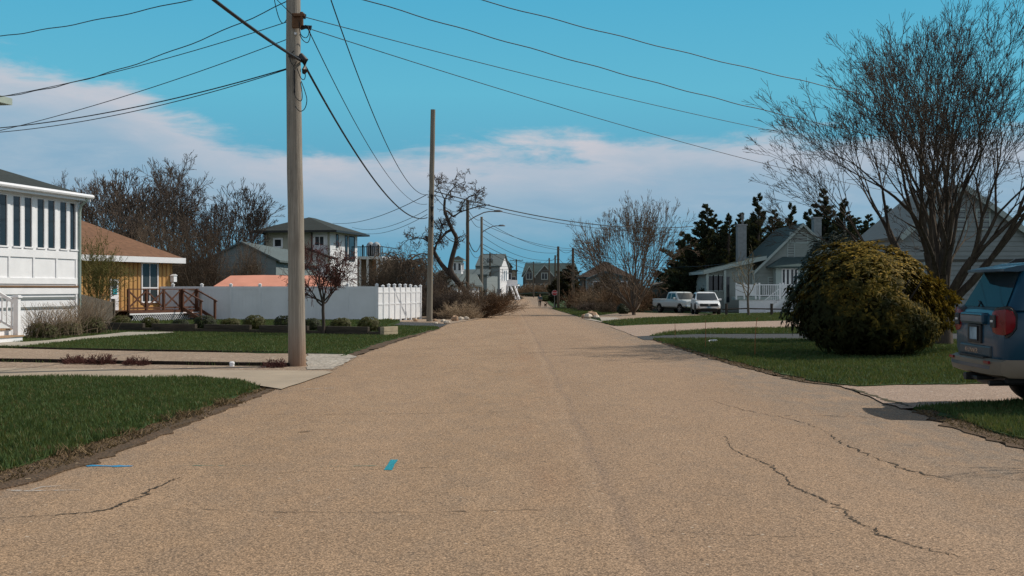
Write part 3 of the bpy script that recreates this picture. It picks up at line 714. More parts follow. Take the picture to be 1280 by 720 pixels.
# ------------------------------------------------------------------ house building helpers
def window(root, o, U, w_, h_, frame=.09, mull=(1, 0), mf=None, mg=None, name='window', depth=.05):
    """frame standing proud of a wall; o = lower left corner, U = direction along the wall, outward normal to its right"""
    o = Vector(o); U = Vector(U).normalized(); Zv = Vector((0, 0, 1)); N = U.cross(Zv)
    mf = mf or M_WHITE; mg = mg or M_GLASS
    Mx = Matrix(((U.x, N.x, 0, o.x), (U.y, N.y, 0, o.y), (U.z, N.z, 1, o.z), (0, 0, 0, 1)))
    f = MB(); e = frame
    f.box(-e, 0, -.02, depth, -e, h_ + e, Mx); f.box(w_, w_ + e, -.02, depth, -e, h_ + e, Mx)
    f.box(0.0, w_, -.02, depth, h_, h_ + e, Mx); f.box(-e * .4, w_ + e * .4, depth, depth + .03, -e, -e * .4, Mx); f.box(0, w_, -.02, depth, -e, 0, Mx)
    for i in range(1, mull[0] + 1):
        if mull[0]: f.box(w_ * i / (mull[0] + 1) - e * .3, w_ * i / (mull[0] + 1) + e * .3, -.01, depth * .7, 0, h_, Mx)
    for i in range(1, mull[1] + 1): f.box(0, w_, -.01, depth * .8, h_ * i / (mull[1] + 1) - e * .3, h_ * i / (mull[1] + 1) + e * .3, Mx)
    fo = f.build(name, mf, root)
    MB().box(0, w_, -.05, .012, 0, h_, Mx).build('pane', mg, fo)
    return fo
def wall_open(mb, o, U, w_, h_, opens, thick=.14):
    """wall sheet with real openings; o lower-left, outward normal right of U"""
    o = Vector(o); U = Vector(U).normalized(); N = U.cross(Vector((0, 0, 1)))
    Mx = Matrix(((U.x, N.x, 0, o.x), (U.y, N.y, 0, o.y), (U.z, N.z, 1, o.z), (0, 0, 0, 1)))
    us = sorted({0, w_} | {v for q in opens for v in (q[0], q[0] + q[2])}); vs = sorted({0, h_} | {v for q in opens for v in (q[1], q[1] + q[3])})
    for i in range(len(us) - 1):
        for j in range(len(vs) - 1):
            cu, cv = (us[i] + us[i + 1]) / 2, (vs[j] + vs[j + 1]) / 2
            if any(q[0] < cu < q[0] + q[2] and q[1] < cv < q[1] + q[3] for q in opens): continue
            mb.box(us[i], us[i + 1], -thick, 0, vs[j], vs[j + 1], Mx)
    return Mx
def gable_roof(root, x0, x1, y0, y1, z, zr, over=.35, rake=.3, mat=None, th=.14, trim=None, name='roof', side=None):
    """ridge along Y; eaves at x0,x1"""
    xm = (x0 + x1) / 2; mb = MB(); sl = (zr - z) / (xm - x0); ya, yb = y0 - rake, y1 + rake
    for s in (-1, 1):
        xe = (x0 - over) if s < 0 else (x1 + over); ze = z - over * sl
        mb.prism([(xm, ya, zr), (xe, ya, ze), (xe, ya, ze + th), (xm, ya, zr + th)], (0, yb - ya, 0))
    r = mb.build(name, mat, root)
    if trim:
        for yy in (ya - .03, yb):
            for s in (-1, 1):
                xe = (x0 - over) if s < 0 else (x1 + over); ze = z - over * sl
                MB().prism([(xm, yy, zr + th + .01), (xe, yy, ze + th + .01), (xe, yy, ze - .12), (xm, yy, zr - .12)], (0, .03, 0)).build('fascia', trim, r)
    return r
def gable_walls(root, x0, x1, y0, y1, z, zr, mat, zb=-.5):
    xm = (x0 + x1) / 2
    return MB().prism([(x0, y0, zb), (x1, y0, zb), (x1, y0, z), (xm, y0, zr), (x0, y0, z)], (0, y1 - y0, 0)).build('wall', mat, root)
def hip_roof(root, x0, x1, y0, y1, z, rise, over=.5, mat=None, fascia=None, th=.18):
    a, b, c, d = x0 - over, x1 + over, y0 - over, y1 + over
    w_, l_ = b - a, d - c
    if l_ >= w_: r1, r2 = ((a + b) / 2, c + w_ / 2, z + rise), ((a + b) / 2, d - w_ / 2, z + rise)
    else: r1, r2 = (a + l_ / 2, (c + d) / 2, z + rise), (b - l_ / 2, (c + d) / 2, z + rise)
    vs = [(a, c, z), (b, c, z), (b, d, z), (a, d, z), r1, r2]
    fs = [(0, 1, 4), (1, 2, 5, 4), (2, 3, 5), (3, 0, 4, 5)] if l_ >= w_ else [(0, 1, 5, 4), (1, 2, 5), (2, 3, 4, 5), (3, 0, 4)]
    mb = MB(); mb.add(vs + [(p[0], p[1], p[2] - .02) for p in vs[:4]], fs + [(6, 9, 8, 7), (0, 6, 7, 1), (1, 7, 8, 2), (2, 8, 9, 3), (3, 9, 6, 0)])
    r = mb.build('roof', mat, root)
    if fascia:
        f = MB(); e = .06
        f.box(a - e, b + e, c - e, c, z - th, z + .02); f.box(a - e, b + e, d, d + e, z - th, z + .02); f.box(a - e, a, c, d, z - th, z + .02); f.box(b, b + e, c, d, z - th, z + .02)
        f.box(a, b, c, y0, z - .06, z - .03); f.box(a, b, y1, d, z - .06, z - .03); f.box(a, x0, y0, y1, z - .06, z - .03); f.box(x1, b, y0, y1, z - .06, z - .03)
        f.build('gutter', fascia, r)
    return r

# ------------------------------------------------------------------ white house at the left edge
wa = math.atan2(-.184, .983)
cx, cy = X_(98, 41.9), 41.9; gz = g(41.9)
wh = thing('white_house', 'white panelled house with tall narrow windows and dark hip roof at left edge', 'house', (cx, cy, gz), wa)
EV = 4.78 - gz
wl = lambda px: ((23 / (.6137 - px / 1500)) - 41.9) * 1.017        # along-wall coordinate of a photo column
L_ = 15.0
ops = []
for k in range(9):
    s = -k * 1.345
    ops += [(L_ + s - .56, 2.86 - gz, .44, 1.62), (L_ + s - 1.18, 2.86 - gz, .44, 1.62)]
mb = MB(); U = (0, 1, 0)
wall_open(mb, (0, -L_, -.3), U, L_, EV + .3, [(a_, b_ + .3, c_, d_) for a_, b_, c_, d_ in ops])
mb.box(-9, -.14, -.14, 0, -.3, EV); mb.box(-9, -8.86, -L_, -.14, -.3, EV); mb.box(-8.86, -.14, -L_, -L_ + .14, -.3, EV)
mb.build('wall', M_WHITE, wh)
# panelling: rails, battens, bands
t = MB()
t.box(0, .035, -L_, 0, 2.52 - gz, 2.78 - gz); t.box(0, .035, -L_, 0, 1.66 - gz, 1.86 - gz); t.box(0, .03, -L_, -.0, 4.52 - gz, EV)
for k in range(11):
    s = -.03 - k * 1.345 + .03
    t.box(0, .032, s - .10, s, 1.86 - gz, 2.52 - gz)
    t.box(0, .018, s - .14, s + .02, 2.78 - gz, 4.52 - gz)
    t.box(0, .014, s - .74, s - .585, 2.78 - gz, 4.52 - gz)
t.box(0, .045, -L_, 0, 1.32 - gz, 1.52 - gz)
t.build('trim', M_WHITE, wh, bevel=.006)
s_ = MB(); s_.box(0, .06, -L_, 0, 1.545 - gz, 1.61 - gz); s_.build('skirt_strip', mk('brown_strip', (.17, .10, .055), .7, .2, 4), wh)  # thin brown strip along the wall
s_ = MB(); s_.box(0, .03, -L_, -.05, 1.15 - gz, 1.23 - gz); s_.box(0, .03, -L_, -.05, .84 - gz, .91 - gz); s_.build('skirt_band', mk('grey_band', (.16, .18, .18), .8, .1, 4), wh)  # two thin grey bands along the lower wall
for a_, b_, c_, d_ in ops:
    y0 = -L_ + a_; f = MB(); e = .026
    f.box(-.07, .006, y0, y0 + e, b_, b_ + d_); f.box(-.07, .006, y0 + c_ - e, y0 + c_, b_, b_ + d_); f.box(-.07, .006, y0 + e, y0 + c_ - e, b_ + d_ - e, b_ + d_); f.box(-.07, .06, y0 - .03, y0 + c_ + .03, b_ - .05, b_)
    fo = f.build('window', M_WHITE, wh); MB().box(-.05, -.022, y0 + e, y0 + c_ - e, b_, b_ + d_ - e).build('pane', M_GLASS, fo)
rf = hip_roof(wh, -9, 0, -L_, 0, EV, 1.75, .24, M_DARKROOF, M_WHITE, .22)
gt = MB(); gt.tube([(.37, -L_ - .3, EV - .06), (.37, .3, EV - .06)], .075, 8); gt.build('rain_gutter', M_WHITE, rf, 40)
dp = MB(); dp.tube([(.34, -.02, EV - .1), (.3, -.02, EV - .22), (.12, -.03, EV - .38), (.07, -.03, EV - .6), (.07, -.03, .05), (.2, -.03, -.02)], .05, 8); dp.build('downspout', mk('pale_green_spout', (.30, .37, .33), .5, .1, 3, .4), wh, 40)
MB().box(-.02, .03, -.22, .02, -.2, EV - .2).build('corner_board', M_WHITE, wh)
# taller entrance block out of frame with its eave corner
tx = MB(); tx.box(-6, 2.45, -15.6, -9.35, -.3, 6.6 - gz); tx.build('entrance_block', M_WSIDE, wh)
hip_roof(wh, -6, 2.45, -15.6, -9.35, 6.68 - gz, 2.0, .62, M_DARKROOF, mk('sage_trim', (.33, .38, .33), .5, .08, 3), .16)
# entrance stair with landing, newel and balusters
X0, Y0 = G(-30, 433); st = thing('entrance_stair', 'white stair with brown treads and balustrade at the left edge', 'stair', (-14.22, 32.6, g(32.6)), R(-8))
s_ = MB(); tr = MB()
for k in range(5):
    s_.box(-.36 * (k + 1), -.36 * k - .001, -.0, 1.7, 0, .19 * (k + 1) - .03); tr.box(-.36 * (k + 1) - .0, -.36 * k + .03, -.03, 1.73, .19 * (k + 1) - .03, .19 * (k + 1) + .012)
s_.build('riser', M_WHITE, st); tr.build('tread', mk('tan_tread', (.34, .22, .13), .7, .15, 3, .3, stretch=(4, .5, 4)), st)
MB().box(-.16, -.08, -.012, .002, .05, .13).build('step_light', M_GREYMETAL, st)
for yy in (.06, 1.62):
    n_ = MB(); n_.box(-.20, -.05, yy - .075, yy + .075, .19, 1.26); n_.box(-.235, -.015, yy - .11, yy + .11, 1.26, 1.31); n_.box(-.21, -.04, yy - .085, yy + .085, 1.31, 1.34)
    n_.build('newel_post', M_WHITE, st, bevel=.006)
    r_ = MB(); r_.bar((-.16, yy, 1.12), (-2.0, yy, 2.1), .06, .09); r_.bar((-.16, yy, .36), (-2.0, yy, 1.34), .045, .06)
    for k in range(1, 13):
        xx = -.14 - k * .145; zz = .36 + (k * .145 - .02) * .533; r_.box(xx - .019, xx + .019, yy - .019, yy + .019, zz, zz + .76)
    r_.build('railing', M_WHITE, st)

# ------------------------------------------------------------------ cedar cottage with brown deck
Apt = Vector((X_(122, 57.5), 57.5, 0)); Bpt = Vector((X_(215.5, 62.3), 62.3, 0)); dv = Bpt - Apt; Lc = dv.length; ang = math.atan2(dv.y, dv.x)
gz = g(60) + .1
ch = thing('cedar_cottage', 'orange brown board cottage with brown hip roof and railed deck', 'house', (Apt.x, Apt.y, gz), ang)
zc = lambda py, Y=60: Z_(py, Y) - gz
EVc = zc(322.5, 61.5)
def cu(px):                                          # along-wall coordinate for a photo column
    k = (px - CX) / F; return (k * Apt.y - Apt.x) / ((dv.x - k * dv.y) / Lc)
mb = MB(); win = (cu(177.5), zc(377), cu(196) - cu(177.5), zc(329.5) - zc(377)); door = (cu(137), zc(387), cu(147) - cu(137), zc(349) - zc(387))
wall_open(mb, (-7, 0, -.3), (1, 0, 0), Lc + 7, EVc + .3, [(win[0] + 7, win[1] + .3, win[2], win[3])])
mb.box(Lc - .14, Lc, .0, 8, -.3, EVc); mb.box(-7, -6.86, .0, 8, -.3, EVc); mb.box(-6.86, Lc - .14, 7.86, 8, -.3, EVc)
mb.build('wall', M_CEDAR, ch)
bt = MB(); k = -6.9
while k < Lc:
    if not (win[0] - .12 < k < win[0] + win[2] + .06): bt.box(k, k + .07, -.035, 0, -.2, EVc)
    else: bt.box(k, k + .07, -.035, 0, win[1] + win[3] + .08, EVc)
    k += .30
bt.build('batten', mk('cedar_batten', (.36, .19, .07), .7, .2, 3, .3, stretch=(6, 6, .5)), ch)
window(ch, (win[0], -.0, win[1]), (1, 0, 0), win[2], win[3], .07, (1, 0), M_WHITE, M_GLASSB)
mbar = MB().box(win[0], win[0] + win[2], -.045, -.012, zc(360.5), zc(359)).build('transom', M_WHITE, ch)
dr = MB(); dr.box(door[0], door[0] + door[2], -.07, -.0, door[1], door[1] + door[3]); do = dr.build('door', M_WHITE, ch)
MB().box(door[0] + .12, door[0] + door[2] - .12, -.078, -.071, door[1] + .75, door[1] + door[3] - .1).build('pane', M_GLASSB, do)
MB().box(door[0] + .12, door[0] + door[2] - .12, -.086, -.079, door[1] + .78, door[1] + 1.05).build('door_panel', mk('teal_panel', (.02, .35, .42), .5, .1, 3), do)
rf = hip_roof(ch, -7, Lc, 0, 8, EVc, 2.35, .42, M_BROWNROOF, M_WHITE, .26)
MB().box(-2.5, -.6, 3.6, 4.4, EVc + 2.2, EVc + 2.42).build('ridge_cap', M_DARKROOF, rf)
ln = MB(); lx = Lc - .1; ln.box(lx - .12, lx + .12, -.28, -.05, zc(352), zc(344)); ln.prism([(lx - .16, -.31, zc(344)), (lx + .16, -.31, zc(344)), (lx, -.31, zc(342))], (0, .3, 0)); ln.box(lx - .03, lx + .03, -.15, .0, zc(354), zc(352)); ln.build('wall_lantern', M_WHITE, ch)
# deck as part of the cottage
DZ = zc(387.2); dd = 1.9; x0, x1 = cu(140) - .9, Lc - .35
dk = MB()
for i in range(int(dd / .145)): dk.box(x0, x1, -dd + i * .145, -dd + i * .145 + .13, DZ - .04, DZ)
dk.box(x0, x1, -dd - .03, -dd, DZ - .13, DZ + .005); dk.box(x1, x1 + .03, -dd, 0, DZ - .13, DZ + .005)
dko = dk.build('deck', M_DECK, ch)
la = MB(); n = int((x1 - x0) / .16)                   # crossed laths under the deck
zl0, zl1 = -.10, DZ - .13; hh = zl1 - zl0
for i in range(-4, n + 4):
    for s in (1, -1):
        xa = x0 + i * .16; xb = xa + s * hh
        a0, b0 = (xa, zl0), (xb, zl1)
        if min(xa, xb) < x0 or max(xa, xb) > x1: continue
        la.bar((a0[0], -dd - .01 + .012 * s, a0[1]), (b0[0], -dd - .01 + .012 * s, b0[1]), .012, .045, up=(0, 1, 0))
la.bar((x0, -dd - .035, zl1 - .03), (x1, -dd - .035, zl1 - .03), .02, .07); la.bar((x0, -dd - .035, zl0 + .03), (x1, -dd - .035, zl0 + .03), .02, .07)
la.build('lattice', M_WHITE, dko)
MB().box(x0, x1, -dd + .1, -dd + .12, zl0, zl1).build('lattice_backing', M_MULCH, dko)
rails = MB(); np_ = 4; RH = 1.03
xs = [x0 + (x1 - x0) * i / np_ for i in range(np_ + 1)]
for i, xx in enumerate(xs):
    MB().box(xx - .055, xx + .055, -dd - .01, -dd + .10, DZ, DZ + RH).build('deck_post', M_DECK, dko)
    if i < np_:
        xn = xs[i + 1]; yy = -dd + .045
        rails.bar((xx, yy, DZ + RH), (xn, yy, DZ + RH), .12, .05); rails.bar((xx, yy, DZ + .12), (xn, yy, DZ + .12), .05, .08)
        rails.bar((xx, yy - .02, DZ + .14), (xn, yy - .02, DZ + RH - .05), .04, .07); rails.bar((xx, yy + .025, DZ + RH - .05), (xn, yy + .025, DZ + .14), .04, .07)
rails.bar((x1, -dd, DZ + RH), (x1, -.9, DZ + RH), .12, .05)
rails.build('deck_rail', M_DECK, dko)
sr = MB()                                            # stair down from the deck front at its right end
xa_, xb_ = x1 - 1.15, x1 - .05
for k in range(3): sr.box(xa_ + .05, xb_ - .05, -dd - .36 - .3 * k, -dd - .03 - .3 * k, DZ - .17 * (k + 1) - .05, DZ - .17 * (k + 1))
for xx in (xa_, xb_):
    sr.bar((xx, -dd - .0, DZ + 1.0), (xx, -dd - 1.3, DZ + .42), .08, .06); sr.bar((xx, -dd, DZ + .1), (xx, -dd - 1.15, DZ - .48), .05, .16); sr.box(xx - .05, xx + .05, -dd - 1.22, -dd - 1.12, -.3, DZ + .47); sr.box(xx - .05, xx + .05, -dd - .1, -dd - .035, DZ - .1, DZ + 1.06)
sr.build('deck_stair', M_DECK, dko)

# ------------------------------------------------------------------ dark board fence panel between the houses
p0 = Vector((X_(101, 46), 46, 0)); p1 = Vector((X_(141.5, 50.5), 50.5, 0)); d_ = (p1 - p0); Lf = d_.length
bf = thing('board_fence', 'dark weathered board fence between white house and cedar cottage', 'fence', (p0.x, p0.y, g(48)), math.atan2(d_.y, d_.x))
fb = MB(); k = 0.0
while k < Lf:
    fb.box(k, k + .135, -.012, .012, .05, (Z_(368, 46) + (Z_(378, 50.5) - Z_(368, 46)) * k / Lf) - g(48) + rnd.uniform(-.01, .01)); k += .142
fb.box(0, Lf, .012, .05, .35, .44); fb.build('boards', M_OLDWOOD, bf)
for xx in (0.0, Lf): MB().box(xx - .07, xx + .07, -.07, .07, -.2, Z_(373.5, 50.5) - g(48)).build('post', M_OLDWOOD, bf, bevel=.01)

# ------------------------------------------------------------------ white vinyl fences
def vinyl(label, p0, p1, z0, h0, npan, cap=True, battens=0):
    d_ = Vector((p1[0] - p0[0], p1[1] - p0[1], 0)); Lf = d_.length
    t = thing('vinyl_fence', label, 'fence', (p0[0], p0[1], z0), math.atan2(d_.y, d_.x))
    pn = MB(); pw = Lf / npan
    for i in range(npan):
        a_, b_ = i * pw + .06, (i + 1) * pw - .06
        if not battens:
            k = a_
            while k < b_ - .02:
                e_ = min(k + .18, b_); pn.box(k, e_ - .008, -.018, .018, .12, h0 - .10); pn.box(e_ - .008, e_, -.012, .012, .12, h0 - .10); k = e_
        else: pn.box(a_, b_, -.018, .018, .06, h0 - .02)
        if not battens: pn.box(a_, b_, -.035, .035, h0 - .18, h0 - .02); pn.box(a_, b_, -.035, .035, .03, .18)
        else: pn.box(a_, b_, -.04, .018, h0 - .32, h0 - .24); pn.box(a_, b_, -.04, .018, .85, .92)
    pn.build('panel', M_VINYL, t)
    for i in range(npan + 1):
        x_ = i * pw; hp = h0 + (.06 if not battens else rnd.choice([.06, .1, .03, .08]))
        m_ = MB(); m_.box(x_ - .064, x_ + .064, -.064, .064, -.2, hp)
        m_.box(x_ - .082, x_ + .082, -.082, .082, hp, hp + .03); m_.add([(x_ - .075, -.075, hp + .03), (x_ + .075, -.075, hp + .03), (x_ + .075, .075, hp + .03), (x_ - .075, .075, hp + .03), (x_, 0, hp + .09)], [(0, 1, 4), (1, 2, 4), (2, 3, 4), (3, 0, 4), (3, 2, 1, 0)])
        m_.build('post', M_VINYL, t)
    return t
c0 = (X_(471, 61), 61.0); fe = (X_(525.5, 69), 69.0)
vinyl('long shaded white vinyl privacy fence facing the lawn behind the timber bed', (X_(180, 61.5), 61.5), c0, g(61) + .02, Z_(358, 61) - g(61), 8)
vinyl('sunlit white vinyl fence section along the road with closely spaced posts', c0, fe, g(66) + .05, 1.78, 8, battens=1)

# ------------------------------------------------------------------ timber edged raised bed
pL = Vector((X_(118, 44.6), 44.6, 0)); pR = Vector((X_(477, 39.2), 39.2, 0)); d_ = pR - pL
rb = thing('raised_bed_border', 'long low dark timber border of the raised lawn bed', 'garden border', (pL.x, pL.y, g(42)), math.atan2(d_.y, d_.x))
k = MB(); Lb = d_.length; xx = 0
while xx < Lb - .01:
    e_ = min(xx + 2.4, Lb); k.box(xx, e_ - .012, -.07, .07, -.1, .155); k.box(xx + (.4 if xx else 0), e_ - .006, -.066, .066, .16, .315); xx = e_
k.build('timber', M_TIMBER, rb, bevel=.01)
k = MB(); k.box(Lb - .01, Lb + .14, -.075, .8, -.1, .158); k.box(Lb - .01, Lb + .14, -.075, .8, .163, .32); k.build('end_timber', M_PALETIMBER, rb, bevel=.01)  # end timber coloured pale to paint in its sunlit face

# ------------------------------------------------------------------ blue grey house behind the fence
Yh = 80.0; gz = g(Yh)
b1 = thing('blue_grey_house', 'low blue grey gabled house behind the white fence on the left', 'house', (X_(302, Yh), Yh, gz), 0)
zr = Z_(304, Yh) - gz; ze = Z_(325, Yh) - gz; hw = X_(345, Yh) - X_(302, Yh)
gable_walls(b1, -hw, hw, 0, 17, ze, zr, M_BLUESIDE)
gable_roof(b1, -hw, hw, 0, 17, ze, zr, .3, .25, M_GREYROOF, .12, None)
window(b1, (X_(311, Yh) - X_(302, Yh), 0, Z_(345, Yh) - gz), (1, 0, 0), .6, .66, .09, (0, 0), M_BEIGESIDE)
window(b1, (X_(262, Yh) - X_(302, Yh), 0, Z_(352, Yh) - gz), (1, 0, 0), .5, 1.0, .09, (0, 0), M_BEIGESIDE)
# shed wing on the left
MB().box(-hw - 3.4, -hw, .6, 12, -.5, ze - .25).build('side_wing', M_BLUESIDE, b1)
MB().prism([(-hw - 3.7, .3, ze - .75), (-hw, .3, ze + .0), (-hw, .3, ze + .12), (-hw - 3.7, .3, ze - .62)], (0, 12, 0)).build('side_roof', M_GREYROOF, b1)

# salmon canopy over the fence
Yc = 68.0
cn = thing('garden_canopy', 'salmon pink canvas canopy showing above the white fence', 'canopy', (X_(345, Yc), Yc, g(Yc)), 0)
hx = X_(414, Yc) - X_(345, Yc); rx = hx - .55; zt = Z_(344.5, Yc) - g(Yc); zb_ = Z_(358, Yc) - g(Yc)
MB().add([(-hx, -1.7, zb_), (hx, -1.7, zb_), (hx, 1.7, zb_), (-hx, 1.7, zb_), (-rx, 0, zt), (-rx * .28, -.15, zt + .03), (rx, 0, zt), (-rx * .4, -1.7, zb_)],
         [(0, 7, 5, 4), (7, 1, 6, 5), (1, 2, 6), (2, 3, 4, 5, 6), (3, 0, 4)]).build('canvas', M_PINK, cn)
MB().add([(-hx, -1.7, zb_ - .18), (hx, -1.7, zb_ - .18), (hx, -1.7, zb_), (-hx, -1.7, zb_)], [(0, 1, 2, 3)]).build('valance', M_PINK, cn)
for sx in (-1, 1):
    for sy in (-1, 1): MB().tube([(sx * (hx - .05), sy * 1.65, -.1), (sx * (hx - .05), sy * 1.65, zb_)], .04, 8).build('post', M_GREYMETAL, cn)

# ------------------------------------------------------------------ beige house with dark hip roof
Yh = 110.0; gz = g(Yh); xr = X_(412, Yh); ang = R(-10.6)
bg_ = thing('beige_house', 'tall beige house with dark hip roof and white sunlit side, behind the young red tree', 'house', (xr, Yh, gz), ang)
EVb = Z_(289, Yh) - gz; wd = 6.3; dp_ = 8.0
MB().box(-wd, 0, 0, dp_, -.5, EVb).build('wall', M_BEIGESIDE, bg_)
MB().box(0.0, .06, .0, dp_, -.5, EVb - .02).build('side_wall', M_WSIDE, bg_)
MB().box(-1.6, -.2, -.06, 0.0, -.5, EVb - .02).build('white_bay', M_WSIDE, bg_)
hip_roof(bg_, -wd, 0, 0, dp_, EVb + .05, 1.45, .95, M_DARKROOF, M_BLACKMETAL, .18)
window(bg_, (-wd + 1.0, 0, EVb - 1.35), (1, 0, 0), .62, .62, .16, (0, 0))
window(bg_, (-1.35, -.06, EVb - 1.3), (1, 0, 0), .8, .8, .12, (1, 0), M_WHITE, M_GLASSB)
for yy, w_ in ((1.7, .45), (4.3, .5), (5.4, 1.6)): window(bg_, (.06, yy, EVb - (1.3 if yy < 2 else 2.5)), (0, 1, 0), w_, 1.0 if yy < 2 else 2.2, .1, (0, 0), M_BLACKMETAL)
for yy in (2.2, 4.5): window(bg_, (.06, yy, .6), (0, 1, 0), .7, 1.6, .1, (0, 0), M_WHITE)
for xx in (-wd + .05, -1.7): MB().tube([(xx, -.08, EVb - .1), (xx, -.08, 0)], .06, 6).build('downspout', M_BLACKMETAL, bg_)
pr = MB(); pr.box(-5.6, .6, -2.6, -.07, 2.55, 2.72); pr.build('porch_roof', M_WHITE, bg_)
for xx in (-5.4, -3.6, -1.8, .3): MB().box(xx - .09, xx + .09, -2.5, -2.32, -.4, 2.55).build('porch_post', M_WHITE, bg_)
pe = MB(); pe.prism([(-1.9, -1.3, EVb - 1.55), (.9, -1.3, EVb - 2.5), (.9, -1.3, EVb - 2.65), (-1.9, -1.3, EVb - 1.7)], (0, 1.22, 0)); pe.build('pent_roof', M_DARKROOF, bg_)
window(bg_, (-4.6, 0, .6), (1, 0, 0), 1.2, 1.3, .12, (1, 0)); window(bg_, (-2.4, 0, .2), (1, 0, 0), .9, 1.9, .12, (0, 0))

# ------------------------------------------------------------------ roof terrace building
Yh = 121.0; gz = g(Yh)
tb = thing('terrace_building', 'brown two storey building with white roof terrace, black railing and white outside stair', 'building', (X_(440, Yh), Yh, gz), R(-8))
zt = Z_(322, Yh) - gz; wd = X_(479, Yh) - X_(440, Yh)
MB().box(-1.2, wd - .5, 1.6, 8, -.5, zt - .15).build('wall', M_BROWNSIDE, tb)
MB().box(-1.2, wd, 0, 8.2, zt - .15, zt + .12).build('terrace_slab', M_WHITE, tb)
MB().box(wd * .55, wd * .78, 1.5, 1.6, -.2, zt - .15).build('wall_panel', mk('rust_panel', (.30, .15, .08), .8, .15, 2), tb)
for xx in (-.9, wd * .25, wd * .5, wd * .83, wd - .15): MB().box(xx - .1, xx + .1, .05, .25, -.4, zt - .15).build('terrace_post', M_WHITE, tb)
rl = MB(); rl.box(-.9, wd, .06, .12, zt + 1.05, zt + 1.13); rl.box(wd - .06, wd, .1, 8, zt + 1.05, zt + 1.13)
n = 14
for i in range(n + 1):
    xx = .3 + (wd - .35) * i / n; rl.box(xx - .035 - (.05 if i % 4 == 0 else 0), xx + .035 + (.05 if i % 4 == 0 else 0), .06, .12, zt + .12, zt + (1.3 if i % 4 == 0 else 1.05))
rl.build('railing', M_BLACKMETAL, tb)
for i, xx in enumerate((1.6, 2.2)):
    MB().loft([[(xx + r_ * math.cos(a_), 1.2 + r_ * math.sin(a_), zt + z_) for a_ in [k * math.pi / 4 for k in range(8)]] for r_, z_ in ((.25, .12), (.42, .35), (.45, 1.25), (.3, 1.5), (.1, 1.62))]).build('covered_chair', mk('grey_cover', (.32, .34, .36), .8, .1, 2), tb, 50)
sr = MB(); sr.bar((wd + .1, .1, zt), (wd + 1.1, -.2, zt - 2.6), .1, .32); sr.bar((wd + .1, .9, zt), (wd + 1.1, .6, zt - 2.6), .1, .32); sr.build('outside_stair', M_WHITE, tb)
for xx in (.1, 1.5): window(tb, (xx, 1.6, 1.2), (1, 0, 0), .8, 1.2, .1, (1, 0))

def laps(root, poly, lap, mat, y=0.0, name='clapboards'):
    """wedge shaped boards on a front wall whose outline is poly (x,z)"""
    m = MB(); zs = [p[1] for p in poly]; z = max(min(zs), -.3)
    while z < max(zs) - lap:
        xs = []
        for zz in (z + .002, z + lap):
            c = []
            for i in range(len(poly)):
                (xa, za), (xb, zb) = poly[i], poly[(i + 1) % len(poly)]
                if (za > zz) != (zb > zz): c.append(xa + (xb - xa) * (zz - za) / (zb - za))
            xs.append((min(c), max(c)) if len(c) >= 2 else None)
        if all(xs):
            (a0, b0), (a1, b1) = xs
            m.add([(a0, y - .038, z), (b0, y - .038, z), (b1, y - .006, z + lap), (a1, y - .006, z + lap), (a0, y - .002, z), (b0, y - .002, z)], [(0, 1, 2, 3), (0, 4, 5, 1), (0, 3, 4), (1, 5, 2)])
        z += lap
    return m.build(name, mat, root)
# ------------------------------------------------------------------ porch house on the right
Yh = 100.0; gz = g(Yh); ax = X_(1003, Yh)
ph = thing('porch_house', 'sage gabled house with white balcony deck and two chimneys right of the white suv', 'house', (ax, Yh, gz), 0)
q_ = lambda px: X_(px, Yh) - ax
zz_ = lambda py, Y=Yh: Z_(py, Y) - gz
zr = zz_(281); ze = zz_(341); hw = -q_(942)
gable_walls(ph, -hw, hw, 0, 9.5, ze, zr, M_SAGESIDE)
laps(ph, [(-hw, -.3), (hw, -.3), (hw, ze), (0, zr), (-hw, ze)], .21, M_SAGESIDE)
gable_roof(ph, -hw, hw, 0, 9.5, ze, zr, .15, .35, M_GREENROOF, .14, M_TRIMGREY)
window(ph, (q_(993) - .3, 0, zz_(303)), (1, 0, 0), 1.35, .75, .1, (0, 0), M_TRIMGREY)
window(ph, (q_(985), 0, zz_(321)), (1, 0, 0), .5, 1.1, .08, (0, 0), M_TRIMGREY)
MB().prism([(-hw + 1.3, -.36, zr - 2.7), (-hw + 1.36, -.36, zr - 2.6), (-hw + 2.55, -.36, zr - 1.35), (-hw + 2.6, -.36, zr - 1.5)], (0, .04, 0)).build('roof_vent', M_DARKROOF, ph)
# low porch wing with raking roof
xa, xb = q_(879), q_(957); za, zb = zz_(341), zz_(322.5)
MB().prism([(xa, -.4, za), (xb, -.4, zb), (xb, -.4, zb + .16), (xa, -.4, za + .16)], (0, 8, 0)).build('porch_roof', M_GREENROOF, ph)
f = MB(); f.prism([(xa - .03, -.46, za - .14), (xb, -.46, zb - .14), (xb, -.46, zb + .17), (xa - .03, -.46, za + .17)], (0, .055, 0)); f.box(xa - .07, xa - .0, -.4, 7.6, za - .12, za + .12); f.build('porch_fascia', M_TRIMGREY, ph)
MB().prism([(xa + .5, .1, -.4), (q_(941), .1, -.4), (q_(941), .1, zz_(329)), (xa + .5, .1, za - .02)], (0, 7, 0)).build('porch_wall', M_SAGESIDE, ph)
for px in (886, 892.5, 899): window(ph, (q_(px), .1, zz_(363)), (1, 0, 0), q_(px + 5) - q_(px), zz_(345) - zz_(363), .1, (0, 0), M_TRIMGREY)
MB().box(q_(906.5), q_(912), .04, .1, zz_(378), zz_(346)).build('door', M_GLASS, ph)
for px in (883.5, 905.5, 941): MB().box(q_(px) - .09, q_(px) + .09, -.35, -.17, -.4, za + .2).build('porch_post', M_TRIMGREY, ph)
